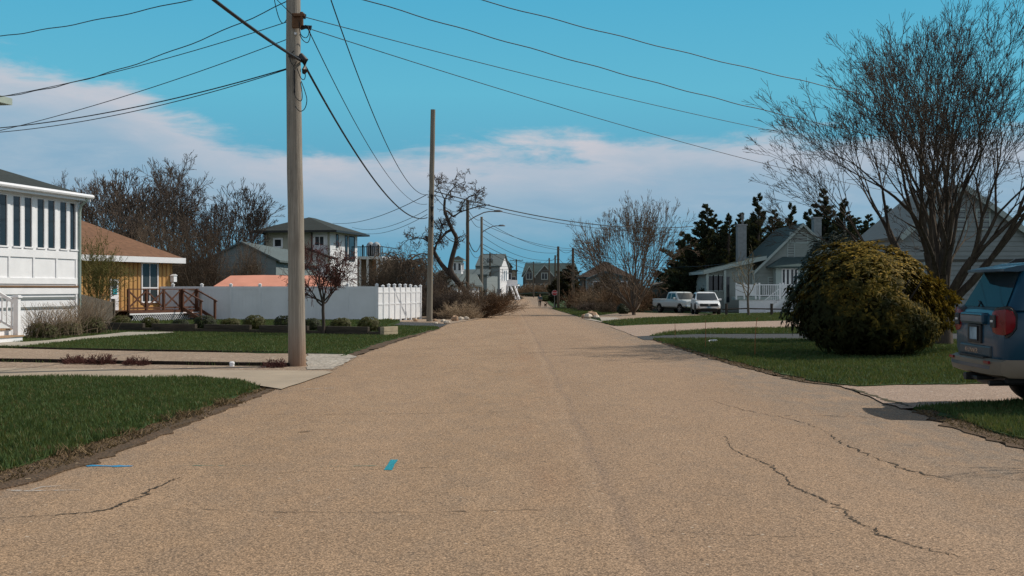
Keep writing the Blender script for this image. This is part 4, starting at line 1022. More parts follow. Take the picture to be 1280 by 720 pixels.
# chimneys
for px0, px1, pt, yy in ((922.3, 933.2, 282, 3.0), (1017.5, 1027, 273, 4.5)):
    c = MB(); c.box(q_(px0) * (Yh + yy) / Yh + ax * yy / Yh, q_(px1) * (Yh + yy) / Yh + ax * yy / Yh, yy, yy + .9, .5, zz_(pt, Yh + yy)); xm = (q_(px0) + q_(px1)) / 2 * (Yh + yy) / Yh + ax * yy / Yh
    co = c.build('chimney', mk('grey_brick_chimney', (.24, .26, .27), .85, .2, 4, .2, rows=.2), ph)
    MB().box(xm - .45, xm + .45, yy - .06, yy + .96, zz_(pt, Yh + yy), zz_(pt, Yh + yy) + .12).build('chimney_cap', M_GREYMETAL, co)
MB().tube([(q_(928) + .9, 4.6, 2), (q_(928) + .9, 4.6, zz_(271, Yh + 4.6)), (q_(928) + .9, 4.6, zz_(267, Yh + 4.6))], [.1, .1, .18], 8).build('flue_pipe', M_GREYMETAL, ph, 40)
MB().tube([(q_(1034) + .4, 5, 2), (q_(1034) + .4, 5, zz_(289, Yh + 5))], .14, 8).build('flue_pipe', M_GREYMETAL, ph, 40)
# entrance bay with glass doors and little roof
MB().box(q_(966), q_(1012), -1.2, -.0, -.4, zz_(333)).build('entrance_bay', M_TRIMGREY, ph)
MB().add([(q_(957), -1.6, zz_(333.5)), (q_(1015), -1.6, zz_(333.5)), (q_(1012), -.02, zz_(321)), (q_(978), -.02, zz_(321)), (q_(957), -.02, zz_(333.5)), (q_(1015), -.02, zz_(333.5)), (q_(957), -1.6, zz_(335)), (q_(1015), -1.6, zz_(335)), (q_(957), -.02, zz_(335))], [(0, 1, 2, 3), (0, 3, 4), (1, 5, 2), (6, 7, 1, 0), (8, 6, 0, 4), (6, 8, 7)]).build('entrance_roof', M_GREENROOF, ph)
for px in (974, 979, 984.5, 989): window(ph, (q_(px), -1.2, zz_(368)), (1, 0, 0), q_(px + 3) - q_(px), zz_(337) - zz_(368), .06, (0, 0), M_WHITE)
window(ph, (q_(962.5) - .1, 0, zz_(355)), (1, 0, 0), .5, .5, .1, (0, 0), M_TRIMGREY)
# deck with skirt, railing and stair
dz = zz_(371)
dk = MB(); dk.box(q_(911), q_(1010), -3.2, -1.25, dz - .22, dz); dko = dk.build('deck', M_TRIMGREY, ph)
MB().box(q_(915), q_(1010), -3.1, -3.04, -.5, dz - .22).build('skirt', M_WHITE, dko)
MB().box(q_(911.5), q_(934), -3.2, -3.14, dz + .1, dz + 1.02).build('railing_panel', M_WHITE, dko)
r_ = MB(); xs0, xs1 = q_(935), q_(1010)
r_.box(xs0, xs1, -3.2, -3.1, dz + .95, dz + 1.03); r_.box(xs0, xs1, -3.18, -3.12, dz + .1, dz + .16)
n = 34
for i in range(n + 1):
    xx = xs0 + (xs1 - xs0) * i / n
    if not (q_(939) < xx < q_(943)): r_.box(xx - .022, xx + .022, -3.17, -3.13, dz + .16, dz + .95)
for px in (911.5, 921, 935, 939.5, 964.5, 968.5): r_.box(q_(px) - .06, q_(px) + .06, -3.23, -3.08, dz - .2, dz + 1.15)
r_.build('railing', M_WHITE, dko)
s_ = MB(); xt, xl = q_(966), q_(942); zl = zz_(390)
for i in range(7):
    t = i / 7; s_.box(xt + (xl - xt) * (t + 1 / 7) - .02, xt + (xl - xt) * t, -4.3, -3.25, dz + (zl - dz) * (t + 1 / 7) - .06, dz + (zl - dz) * (t + 1 / 7))
s_.bar((xt, -4.32, dz + 1.0), (xl, -4.32, zl + 1.0), .06, .08); s_.bar((xt, -4.32, dz - .12), (xl, -4.32, zl - .12), .05, .22)
for i in range(12):
    t = i / 11; xx = xt + (xl - xt) * t; zb2 = dz + (zl - dz) * t; s_.box(xx - .02, xx + .02, -4.34, -4.3, zb2, zb2 + 1.0)
s_.build('deck_stair', M_WHITE, dko)
# split rail fence
p0 = Vector((X_(903, 82), 82, 0)); p1 = Vector((X_(1000, 81.6), 81.6, 0)); d_ = p1 - p0
sf = thing('split_rail_fence', 'low dark split rail fence before the white deck', 'fence', (p0.x, p0.y, g(82)), math.atan2(d_.y, d_.x))
for k in (0.05, .635, 1.2): MB().tube([(d_.length * k, 0, -.2), (d_.length * k, 0, .85)], .1, 7).build('post', M_DARKBARK, sf)
for zz2 in (.48,): MB().tube([(0, 0, zz2 - .03), (d_.length * .3, .02, zz2 + .03), (d_.length * .635, 0, zz2), (d_.length, .02, zz2 - .03), (d_.length * 1.2, 0, zz2)], .05, 6).build('rail', M_DARKBARK, sf)

# ------------------------------------------------------------------ grey house behind the big bare tree
Yh = 52.0; gz = g(Yh); ax = X_(1192, Yh)
gh_ = thing('grey_house', 'large grey clapboard house behind the big bare tree on the right', 'house', (ax, Yh, gz), 0)
q_ = lambda px: X_(px, Yh) - ax
zz_ = lambda py: Z_(py, Yh) - gz
pr_ = [(q_(1130), -.5), (q_(1130), zz_(293)), (q_(1201), zz_(233)), (q_(1287), zz_(296)), (q_(1287), -.5)]
MB().prism([(x, 0, z) for x, z in pr_], (0, 6.4, 0)).build('wall', M_GREYSIDE, gh_)
laps(gh_, pr_, .21, M_GREYSIDE)
for nm, (a_, b_) in (('roof', (1, 2)), ('roof', (2, 3))):
    (xa, za), (xb, zb) = pr_[a_], pr_[b_]; dx, dz_ = (xb - xa), (zb - za); l_ = math.hypot(dx, dz_); ux, uz = dx / l_, dz_ / l_; nx_, nz_ = -uz, ux
    if nz_ < 0: nx_, nz_ = -nx_, -nz_
    e0 = .3 if a_ == 1 else 0; e1 = .4 if b_ == 3 else 0
    pa_ = (xa - ux * e0, za - uz * e0); pb_ = (xb + ux * e1, zb + uz * e1)
    ro = MB().prism([(pa_[0] + nx_ * .003, -.3, pa_[1] + nz_ * .003), (pb_[0] + nx_ * .003, -.3, pb_[1] + nz_ * .003), (pb_[0] + nx_ * .13, -.3, pb_[1] + nz_ * .13), (pa_[0] + nx_ * .13, -.3, pa_[1] + nz_ * .13)], (0, 7.0, 0)).build('roof', mk('pale_grey_shingle', (.15, .175, .18), .9, .15, 5, .2, bmp=.3, rows=.14), gh_)
    MB().prism([(pa_[0] - nx_ * .10, -.34, pa_[1] - nz_ * .10), (pb_[0] - nx_ * .10, -.34, pb_[1] - nz_ * .10), (pb_[0] + nx_ * .14, -.34, pb_[1] + nz_ * .14), (pa_[0] + nx_ * .14, -.34, pa_[1] + nz_ * .14)], (0, .038, 0)).build('fascia', M_TRIMGREY, ro)
for px, w_ in ((1194, .42), (1221.5, .5)): window(gh_, (q_(px), 0, zz_(286)), (1, 0, 0), w_, zz_(263) - zz_(286), .07, (0, 1), M_TRIMGREY)
MB().box(q_(1130) - .02, q_(1287) + .02, -.06, -.04, zz_(327), zz_(324)).build('shadow_band', M_DARKSIDE, gh_)  # dark strip painted in as the shadow line across the front
MB().box(q_(1174) - .03, q_(1176), -.06, 0, .2, zz_(327)).build('door_trim', M_WHITE, gh_)
window(gh_, (q_(1142), 0, zz_(352)), (1, 0, 0), .9, .9, .08, (1, 0), M_TRIMGREY)

# ------------------------------------------------------------------ bare trees
def fit(ms, H, W=None):
    h, w_ = TSIZE[ms[0].name]; s = H / h; sx = W / 2 / w_ if W else s; return (sx, sx, s)
def bare_tree(label, cat, loc, meshes, scale=1.0, rz=0.0, mats=(None, None), group=None, name='bare_tree'):
    t = thing(name, label, cat, loc, rz, group); t.scale = (scale,) * 3 if not hasattr(scale, '__len__') else scale
    link('trunk', meshes[0], mats[0] or M_BARK, t); link('crown', meshes[1], mats[1] or M_TWIG, t)
    return t
def vase_tree(seed, H, stems, spread, trunk_h, r, cfg, rmin):
    rg = np.random.default_rng(seed); out = []
    p = np.array([0, 0, -.15]); top = np.array([.05, 0, trunk_h])
    out.append((0, np.array([p, p * .5 + top * .5 + [.03, .02, 0], top, top + [0, 0, .25]]), np.array([r * 1.35, r * 1.05, r, r * .7])))
    for i in range(stems):
        az = 2 * np.pi * (i + rg.uniform(-.3, .3)) / stems; tilt = R(rg.uniform(*spread)) if i % 3 else R(rg.uniform(3, 14))
        d = [math.sin(tilt) * math.cos(az), math.sin(tilt) * math.sin(az), math.cos(tilt)]
        L = H * rg.uniform(.78, 1.0) * (1.0 if tilt < R(25) else .92)
        grow(rg, np.array([0, 0, trunk_h * rg.uniform(.7, 1.0)]), d, L, r * rg.uniform(.42, .62), 0, cfg, out, rmin)
    return out
cfgA = [dict(seg=12, wan=.05, trop=.014, kids=(7, 10), t0=.34, ang=(14, 36), rat=(.36, .55), rr=.62, tap=.16),
        dict(seg=8, wan=.08, trop=.06, kids=(5, 7), t0=.25, ang=(18, 40), rat=(.36, .52), rr=.6, tap=.25),
        dict(seg=6, wan=.12, trop=.07, kids=(5, 7), t0=.15, ang=(25, 50), rat=(.4, .6), rr=.6, tap=.4),
        dict(seg=4, wan=.16, trop=.06, kids=3, t0=.3, ang=(25, 55), rat=(.45, .7), rr=.7, tap=.6),
        dict(seg=2, wan=.2, trop=.05, kids=0, t0=.3, ang=(20, 50), rat=(.4, .6), rr=.7, tap=.7)]
def fork_tree(seed, stems, spread, trunk_h, r, L0, ratio, levels, fork, rmin, trop=.03, side=.55, tri=.25, wan=.05):
    """repeatedly forking crown"""
    rg = np.random.default_rng(seed); out = []
    top = np.array([.04, .02, trunk_h])
    out.append((0, np.array([[0, 0, -.15], [.03, 0, trunk_h * .35], [.0, .02, trunk_h * .7], top]), np.array([r * 1.5, r * 1.1, r, r * .95])))
    def rot(d, ang, ph):
        a = unit(np.cross(d, [.31, .2, .93])); b = np.cross(d, a); return math.cos(ang) * d + math.sin(ang) * (math.cos(ph) * a + math.sin(ph) * b)
    def br(p, d, L, rr, lv, ph0):
        n = 5 if lv < 4 else 3; pts = [p]; q = p
        for i in range(n):
            d = unit(d + rg.normal(0, wan, 3) + [0, 0, trop]); q = q + d * L / n; pts.append(q)
        r2 = max(rmin, rr * (.74 if lv < levels else .6)); out.append((0 if lv < 2 else 1, np.array(pts), np.linspace(rr, r2, n + 1)))
        if lv >= 1:
            for _ in range(2 if lv > 2 else 1):
                if rg.uniform() < side:
                    j = rg.integers(1, n); dd = rot(d, R(rg.uniform(25, 50)), rg.uniform(0, 6.28)); m = 3; P = [pts[j]]
                    for i in range(m): dd = unit(dd + rg.normal(0, .08, 3) + [0, 0, .05]); P.append(P[-1] + dd * L * rg.uniform(.35, .6) / m)
                    out.append((1, np.array(P), np.linspace(max(rmin, rr * .4), rmin, m + 1)))
        if lv < levels:
            k = 3 if rg.uniform() < tri else 2; ph = ph0 + R(rg.uniform(60, 120))
            for i in range(k): br(q, rot(d, R(rg.uniform(*fork)) * (1 if i else .75), ph + i * 2 * math.pi / k), L * ratio * rg.uniform(.82, 1.14), r2 * (.80 if k == 2 else .72), lv + 1, ph)
    for i in range(stems):
        az = 2 * np.pi * (i + rg.uniform(-.3, .3)) / stems; ti = R(rg.uniform(*spread)) if i % 4 else R(rg.uniform(2, 12))
        br(np.array([0, 0, trunk_h * rg.uniform(.75, 1.0)]), np.array([math.sin(ti) * math.cos(az), math.sin(ti) * math.sin(az), math.cos(ti)]), L0 * rg.uniform(.85, 1.15), r * rg.uniform(.45, .62), 0, rg.uniform(0, 6.28))
    return out
mA = tree_meshes('big_tree', fork_tree(14, 15, (16, 62), 1.2, .19, 1.55, .81, 8, (9, 22), .005, .02, .55, .12), 0)
M_TWIGBIG = mk('big_tree_twig', (.055, .043, .036), .9, .3, 1.2, .1, c2=(.085, .066, .05)); M_BARKBIG = mk('big_tree_bark', (.06, .047, .038), .95, .3, 4, .1, stretch=(3, 3, .7), bmp=.6, bscale=14, c2=(.10, .08, .062))
bare_tree('big spreading bare tree behind the rhododendron, its twigs filling the upper right sky', 'tree', (X_(1178, 32), 32, g(32)), mA, fit(mA, 8.95, 8.7), 0.4, (M_BARKBIG, M_TWIGBIG))
cfgB = [dict(seg=10, wan=.07, trop=.025, kids=(6, 9), t0=.28, ang=(16, 40), rat=(.36, .55), rr=.6, tap=.2),
        dict(seg=7, wan=.13, trop=.05, kids=(6, 8), t0=.15, ang=(25, 55), rat=(.4, .58), rr=.6, tap=.3),
        dict(seg=5, wan=.16, trop=.05, kids=(4, 6), t0=.15, ang=(25, 55), rat=(.4, .65), rr=.65, tap=.5),
        dict(seg=3, wan=.2, trop=.04, kids=0, t0=.15, ang=(25, 55), rat=(.4, .6), rr=.65, tap=.6)]
mB = tree_meshes('round_tree', fork_tree(23, 20, (18, 74), .2, .15, 1.6, .80, 6, (10, 26), .011, .025, .8, .1), 0)
bare_tree('bare round crowned tree right of the road before the pickup', 'tree', (X_(792, 86), 86, g(86)), mB, fit(mB, Z_(249, 86) - g(86), 8.4), .3, (M_BARK, M_BROWNTWIG))
# single stem trees for the left background
def leader_tree(seed, H, r, cfg, rmin, lean=(0, 0)):
    rg = np.random.default_rng(seed); out = []
    grow(rg, (0, 0, -.2), (lean[0], lean[1], 1), H, r, 0, cfg, out, rmin); return out
cfgC = [dict(seg=14, wan=.06, trop=.03, kids=(18, 20), t0=.22, ang=(30, 62), rat=(.38, .6), rr=.55, tap=.12),
        dict(seg=9, wan=.12, trop=.06, kids=(9, 12), t0=.12, ang=(25, 55), rat=(.36, .55), rr=.55, tap=.25),
        dict(seg=6, wan=.15, trop=.05, kids=(6, 8), t0=.12, ang=(25, 55), rat=(.4, .62), rr=.62, tap=.4),
        dict(seg=3, wan=.18, trop=.04, kids=0, t0=.1, ang=(25, 55), rat=(.4, .6), rr=.65, tap=.6)]
mC1 = tree_meshes('tall_bare', leader_tree(31, 9.6, .22, cfgC, .015), 0)
mC2 = tree_meshes('tall_bare_b', fork_tree(37, 7, (10, 40), 1.6, .2, 1.7, .80, 6, (10, 25), .014, .03), 0)
BG = 'bare trees behind the left houses'
for i, (px, Y, pt, ms, mt, lab) in enumerate((
    (243, 92, 188, mC1, (M_DARKBARK, M_DARKTWIG), 'tallest bare tree in the left background, right of the brown roof'),
    (292, 96, 232, mC2, (M_DARKBARK, M_DARKTWIG), 'bare tree standing over the blue grey house roof'),
    (176, 88, 206, mC2, (M_DARKBARK, M_BROWNTWIG), 'dense bare tree rising behind the ridge of the brown roof'),
    (130, 94, 222, mC2, (M_DARKBARK, M_BROWNTWIG), 'bare tree between white house eave and brown roof'),
    (92, 104, 214, mC1, (M_DARKBARK, M_DARKTWIG), 'thin bare tree top peeking over the white house roof'),
    (210, 100, 224, mC2, (M_DARKBARK, M_BROWNTWIG), 'bare tree behind and between the two tallest left trees'),
    (268, 84, 262, mC2, (M_DARKBARK, M_BROWNTWIG), 'lower brown bare tree beside the orange cottage corner'),
    (322, 110, 262, mC1, (M_DARKBARK, M_DARKTWIG), 'bare tree at the right end of the left tree group'),
    (150, 80, 262, mC2, (M_DARKBARK, M_BROWNTWIG), 'low brushy bare tree directly behind the brown roof'),)):
    z0 = g(Y); H = Z_(pt, Y) - z0; hh = 9.9 if ms is mC1 else 9.6
    s = H / hh; bare_tree(lab, 'tree', (X_(px, Y), Y, z0), ms, fit(ms, H, {188: 7.5, 232: 6.2, 206: 6.5, 222: 5, 214: 3.5, 224: 5, 262: 4.4}[pt]), i * 1.7, mt, BG)
# brushy thicket at the foot of those trees
cfgT = [dict(seg=6, wan=.12, trop=.06, kids=(5, 7), t0=.2, ang=(18, 45), rat=(.4, .7), rr=.6, tap=.3),
        dict(seg=4, wan=.16, trop=.05, kids=(4, 6), t0=.15, ang=(20, 50), rat=(.4, .65), rr=.65, tap=.5),
        dict(seg=3, wan=.2, trop=.04, kids=0, t0=.1, ang=(25, 55), rat=(.4, .6), rr=.65, tap=.6)]
def twig_bush(seed, H, W, stems, cfg, r, rmin, tilt=(8, 60), droop=0.0):
    rg = np.random.default_rng(seed); out = []
    for i in range(stems):
        az = rg.uniform(0, 2 * np.pi); ti = R(rg.uniform(*tilt)); rr_ = W * .3 * math.sqrt(rg.uniform(0, 1))
        grow(rg, (rr_ * math.cos(az), rr_ * math.sin(az), -.05), (math.sin(ti) * math.cos(az), math.sin(ti) * math.sin(az), math.cos(ti)), H * rg.uniform(.6, 1.05), r * rg.uniform(.6, 1.1), 0, cfg, out, rmin)
    V, Q = tubes_np([(p, r_) for l, p, r_ in out], lambda r_: 3); return np_mesh('twigs', V, Q, smooth=True)
bT1 = twig_bush(5, 1.0, 1.0, 60, cfgT, .012, .0022); bT2 = twig_bush(6, 1.0, 1.0, 90, cfgT, .010, .0026, (5, 75))
def bush(label, loc, me, scale, mat, rz=0.0, name='twiggy_shrub', cat='shrub', group=None):
    me2 = me
    o = bpy.data.objects.new(name, me2); COL.objects.link(o)
    if not me2.materials: me2.materials.append(mat)
    o.material_slots[0].link = 'OBJECT'; o.material_slots[0].material = mat
    o.location = loc; o.scale = scale if hasattr(scale, '__len__') else (scale,) * 3; o.rotation_euler = (0, 0, rz)
    return tag(o, label, cat, group)
def bush_px(label, px, pyb, pyt, pw, Y, me, mat, rz=0.0, name='twiggy_shrub', cat='shrub', group=None, ground=True, depth=None):
    z0 = g(Y); H = Z_(pyt, Y) - z0; W = pw * Y / F
    return bush(label, (X_(px, Y), Y, z0), me, (W / 1.25, (depth or W) / 1.25, H / 1.05), mat, rz, name, cat, group)
for i, (px, pt, w_, Y, lab) in enumerate(((130, 285, 75, 76, 'brown brush behind the left part of the brown roof'), (200, 282, 85, 78, 'brown brush behind the right slope of the brown roof'), (245, 288, 60, 72, 'brown brush between the cedar cottage and blue grey house'), (305, 306, 40, 77, 'thin brown brush against the blue grey gable'))):
    bush_px(lab, px, 390, pt, w_, Y, bT2, M_BROWNTWIG, i, 'brush', 'brush')
# gnarled tree left of the road
rg = np.random.default_rng(77); out = []; Yt = 82.0; x0 = X_(592, Yt); z0 = g(Yt)
lp = lambda px, py: np.array([X_(px, Yt) - x0, rg.normal(0, .12), Z_(py, Yt) - z0])
limbs = [([(592, 392), (589, 378), (580, 362), (572, 352), (562, 342), (551, 330), (543, 316), (538, 305), (533, 296)], .30),
         ([(572, 352), (562, 338), (565, 322), (569, 308), (571, 297), (565, 287), (560, 276), (555, 262), (556, 250)], .24),
         ([(565, 287), (558, 290), (553, 296), (546, 304), (543, 312)], .13), ([(556, 264), (560, 264), (563, 268), (567, 271), (575, 265), (584, 262), (598, 258), (612, 256)], .09),
         ([(555, 252), (560, 242), (566, 235), (574, 230), (582, 227)], .06), ([(556, 250), (551, 240), (546, 232), (552, 228)], .05), ([(543, 316), (546, 304), (551, 294), (553, 282), (548, 272)], .09), ([(538, 305), (530, 298), (520, 297), (510, 300)], .07),
         ([(575, 265), (580, 250), (590, 244), (600, 240)], .05)]
cfgG = [dict(seg=6, wan=.28, trop=-.01, kids=(5, 7), t0=.1, ang=(30, 70), rat=(.4, .65), rr=.6, tap=.4), dict(seg=5, wan=.3, trop=-.02, kids=(3, 5), t0=.1, ang=(30, 70), rat=(.4, .6), rr=.6, tap=.5), dict(seg=3, wan=.3, trop=-.02, kids=0, t0=.1, ang=(30, 70), rat=(.4, .6), rr=.6, tap=.6)]
for pts, r0 in limbs:
    P = np.array([lp(*p) for p in pts]); n = len(P)
    fine = np.array([[np.interp(t, range(n), P[:, k]) for k in range(3)] for t in np.linspace(0, n - 1, 3 * n)])
    fine[1:-1] = (fine[:-2] + 2 * fine[1:-1] + fine[2:]) / 4
    rad = r0 * .82 * np.linspace(1, .4, len(fine)); out.append((0, fine, rad))
    for k in range(int(9 if r0 < .2 else 5)):
        i = rg.integers(len(fine) // 3, len(fine)); d = rg.normal(0, 1, 3) + [0, 0, .25]
        grow(rg, fine[i], d, rg.uniform(.5, 1.3), max(.025, rad[i] * .3), 0, cfgG, out2 := [], .013); out += [(l + 1, a, b) for l, a, b in out2]
mg_ = tree_meshes('gnarled_tree', out, 0)
bare_tree('gnarled dark tree with twisted leaning trunk behind the second pole', 'tree', (x0, Yt, z0), mg_, 1, 0, (M_DARKBARK, M_DARKTWIG), None, 'gnarled_tree')
# weeping shrub tree & brown shrub behind the fence
rg = np.random.default_rng(8); out = []
for i in range(70):
    az = rg.uniform(0, 2 * np.pi); p = np.array([0.0, 0, 2.2]); d = np.array([math.cos(az) * .8, math.sin(az) * .8, 1.0]); pts = [p.copy()]; L = rg.uniform(2.2, 3.4)
    for k in range(10):
        d = unit(d + [0, 0, -.30] + rg.normal(0, .1, 3)); p = p + d * L / 8; pts.append(p.copy())
    rad = np.linspace(.035, .012, 11); out.append((1, np.array(pts), rad))
    for k in range(9):
        j = rg.integers(3, 11); grow(rg, pts[j], rg.normal(0, .5, 3) + [0, 0, -.6], rg.uniform(.5, 1.2), .014, 0, cfgG[1:], o2 := [], .012); out += [(1, a, b) for l, a, b in o2]
out.append((0, np.array([[0, 0, -.2], [.1, 0, .8], [-.05, .05, 1.6], [0, 0, 2.4]]), np.array([.2, .15, .13, .1])))
mw = tree_meshes('weeping', out, 0); Yt = 88.0; s = (Z_(296, Yt) - g(Yt)) / 3.9
bare_tree('brown weeping tree with an arched crown left of the second pole', 'tree', (X_(505, Yt), Yt, g(Yt)), mw, (s * .72, s * .72, s), 0, (M_DARKBARK, M_BROWNTWIG), None, 'weeping_tree')
bush_px('dense rust brown shrub rising above the sunlit white fence section', 497, 395, 320, 66, 82, bT2, M_BROWNTWIG, 1.0)
bush_px('dark brown shrub at the foot of the weeping tree behind the fence', 535, 395, 338, 46, 80, bT2, M_DARKTWIG, 2.0)
# young red tree on the lawn
Yt = 40.0
cfgR = [dict(seg=6, wan=.12, trop=.04, kids=(8, 10), t0=.25, ang=(28, 60), rat=(.4, .65), rr=.6, tap=.25), dict(seg=5, wan=.16, trop=.03, kids=(6, 8), t0=.15, ang=(30, 60), rat=(.4, .6), rr=.6, tap=.4), dict(seg=4, wan=.2, trop=.03, kids=(3, 4), t0=.15, ang=(30, 65), rat=(.45, .65), rr=.7, tap=.6), dict(seg=2, wan=.2, trop=.02, kids=0, t0=.1, ang=(30, 60), rat=(.4, .6), rr=.7, tap=.7)]
rg = np.random.default_rng(41); out = [(0, np.array([[0, 0, -.1], [.01, 0, .4], [-.01, 0, .85], [.0, 0, 1.1]]), np.array([.075, .06, .055, .05]))]
for az, ti, L in ((0.2, 44, 1.6), (3.2, 42, 1.55), (1.7, 30, 1.6), (4.8, 32, 1.6), (2.4, 12, 1.9), (5.6, 16, 1.7), (.9, 60, 1.2), (3.8, 62, 1.2)):
    ti = R(ti); grow(rg, (0, 0, rg.uniform(.95, 1.15)), (math.sin(ti) * math.cos(az), math.sin(ti) * math.sin(az), math.cos(ti)), L, .034, 0, cfgR, out, .0065)
bare_tree('young tree with reddish budding twigs on the lawn right of the near pole', 'tree', (X_(404, Yt), Yt, g(Yt)), tree_meshes('young_red', out, 0), (.98, .98, .98), 0, (M_DARKBARK, M_REDTWIG), None, 'young_tree')
# young bare tree before the porch house
Yt = 80.0
bare_tree('slim young bare tree before the porch house deck', 'tree', (X_(936, Yt), Yt, g(Yt)), tree_meshes('slim_tree', leader_tree(52, 3.6, .10, [dict(seg=9, wan=.06, trop=.03, kids=(11, 13), t0=.35, ang=(30, 60), rat=(.45, .7), rr=.5, tap=.2), dict(seg=6, wan=.14, trop=.06, kids=(5, 6), t0=.2, ang=(30, 60), rat=(.4, .6), rr=.6, tap=.4), dict(seg=3, wan=.2, trop=.04, kids=0, t0=.2, ang=(30, 60), rat=(.4, .6), rr=.6, tap=.5)], .014), 0), 1.0, 0, (M_BARK, mk('olive_twig', (.15, .12, .07), .9, .2, 2)), None, 'young_tree')
# tree outside the right edge whose branches shade the road
bare_tree('bare tree just outside the right edge shading the road corner', 'tree', (11.6, 12.4, 0), tree_meshes('side_tree', vase_tree(61, 5.0, 9, (25, 55), 1.4, .2, cfgB, .007), 0), 1.0, 0, (M_BARK, M_TWIG))
# yellow green budding shrub tree by the white house
rg = np.random.default_rng(15); out = []
for i in range(26):
    az = rg.uniform(0, 6.28); ti = R(rg.uniform(5, 48)); grow(rg, (0, 0, .5), (math.sin(ti) * math.cos(az), math.sin(ti) * math.sin(az), math.cos(ti)), rg.uniform(1.2, 1.9), .02, 0, cfgT, out, .006)
out.append((-1, np.array([[0, 0, -.1], [.04, 0, .3], [0, 0, .7]]), np.array([.09, .07, .06])))
ms = tree_meshes('budding', out, -1); Yt = 51.0
tt = bare_tree('olive budding small tree between the white house corner and the cedar cottage', 'tree', (X_(123, Yt), Yt, g(Yt)), ms, (.95, .95, (Z_(309, Yt) - g(Yt)) / 2.45), 0, (M_DARKBARK, mk('olive_budding_twig', (.16, .135, .045), .9, .25, 3)), None, 'budding_tree')
tips = np.concatenate([p[1:] for l, p, r in out if l >= 1]); tips = tips[rg.integers(0, len(tips), 5200)] + rg.normal(0, .03, (5200, 3))
V, Q = leaf_quads(tips, rg.normal(0, 1, (5200, 3)) + [0, 0, .6], .05, .022, rg)
link('buds', np_mesh('buds', V, Q), foliage('olive_bud', (.09, .085, .022), (.15, .135, .035), .6, .2, .3, 3), tt)

# ------------------------------------------------------------------ evergreens
M_CONIFER = foliage('conifer_needles', (.013, .021, .013), (.034, .048, .025), .7, .15, .12, 1.0, (.06, .052, .028))
M_CONIFER2 = foliage('cedar_needles', (.012, .017, .010), (.034, .036, .018), .7, .15, .1, 1.0, (.05, .036, .02))
def conifer(seed, H, Rm, kind='pine', n=60, dens=1.0):
    rg = np.random.default_rng(seed); lines = []; C = []; D = []
    tr = np.array([[rg.normal(0, .06), rg.normal(0, .06), H * i / 10 - .2] for i in range(11)]); lines.append((tr, np.linspace(H * .022, .03, 11)))
    for i in range(n):
        t = (i + rg.uniform(0, 1)) / n; t = .06 + .94 * t
        if kind == 'pine': L = Rm * (1 - t) ** 1.05 * rg.uniform(.3, 1.2) * (1 if rg.uniform() > .18 else 1.4) + .25
        else: L = Rm * math.sin(min(1, (1.02 - t) * 1.5) * math.pi / 2) * rg.uniform(.6, 1.15) + .15
        az = rg.uniform(0, 2 * np.pi); el = R(rg.uniform(5, 35) if kind == 'pine' else rg.uniform(35, 65)); d = np.array([math.cos(az) * math.cos(el), math.sin(az) * math.cos(el), math.sin(el)])
        p0 = np.array([np.interp(t * 10, range(11), tr[:, 0]), np.interp(t * 10, range(11), tr[:, 1]), t * H * (.98 if kind == 'pine' else .9)])
        pts = [p0]; m = 6; dd_ = d.copy()
        for k in range(m): dd_ = unit(dd_ + [0, 0, .05] + rg.normal(0, .06, 3)); pts.append(pts[-1] + dd_ * L / m)
        pts = np.array(pts); lines.append((pts, np.linspace(.035, .012, m + 1)))
        for k in range(int((3 + 7 * (1 - t) + L * 16) * dens)):
            u = rg.uniform(.25, 1.02) * m; j = min(int(u), m - 1); c = pts[j] + (pts[j + 1] - pts[j]) * (u - j)
            out_ = dd_ * .8 + rg.normal(0, .55, 3) + [0, 0, .25]
            for s_ in range(5): C.append(c + rg.normal(0, .10 * (1.2 - t), 3)); D.append(out_ + rg.normal(0, .45, 3))
    C = np.array(C); D = np.array(D)
    top_ = np.clip(1.15 - C[:, 2] / H, .35, 1); D[:, 2] += (1 - top_) * 1.2
    V, Q = leaf_quads(C, D, .42 * top_ + .08 if kind == 'pine' else .26, .10 if kind == 'pine' else .09, rg)
    a, b = tubes_np(lines, lambda r: 6); return np_mesh('conifer_trunk', a, b, smooth=True), np_mesh('conifer_crown', V, Q)
cP1 = conifer(3, 10, 4.0, 'pine', 120, 1.25); cP2 = conifer(4, 10, 3.3, 'pine', 110, 1.25); cJ = conifer(9, 8, 1.9, 'cedar', 70, 1.1)
EG = 'dark evergreens behind the porch house'
def ever(label, px, pt, Y, ms, rz=0.0, wx=1.0, mat=None, H=10.0, group=EG, name='evergreen_tree'):
    z0 = g(Y); s = (Z_(pt, Y) - z0) / H; return bare_tree(label, 'tree', (X_(px, Y), Y, z0), ms, (s * wx, s * wx, s), rz, (M_DARKBARK, mat or M_CONIFER), group, name)
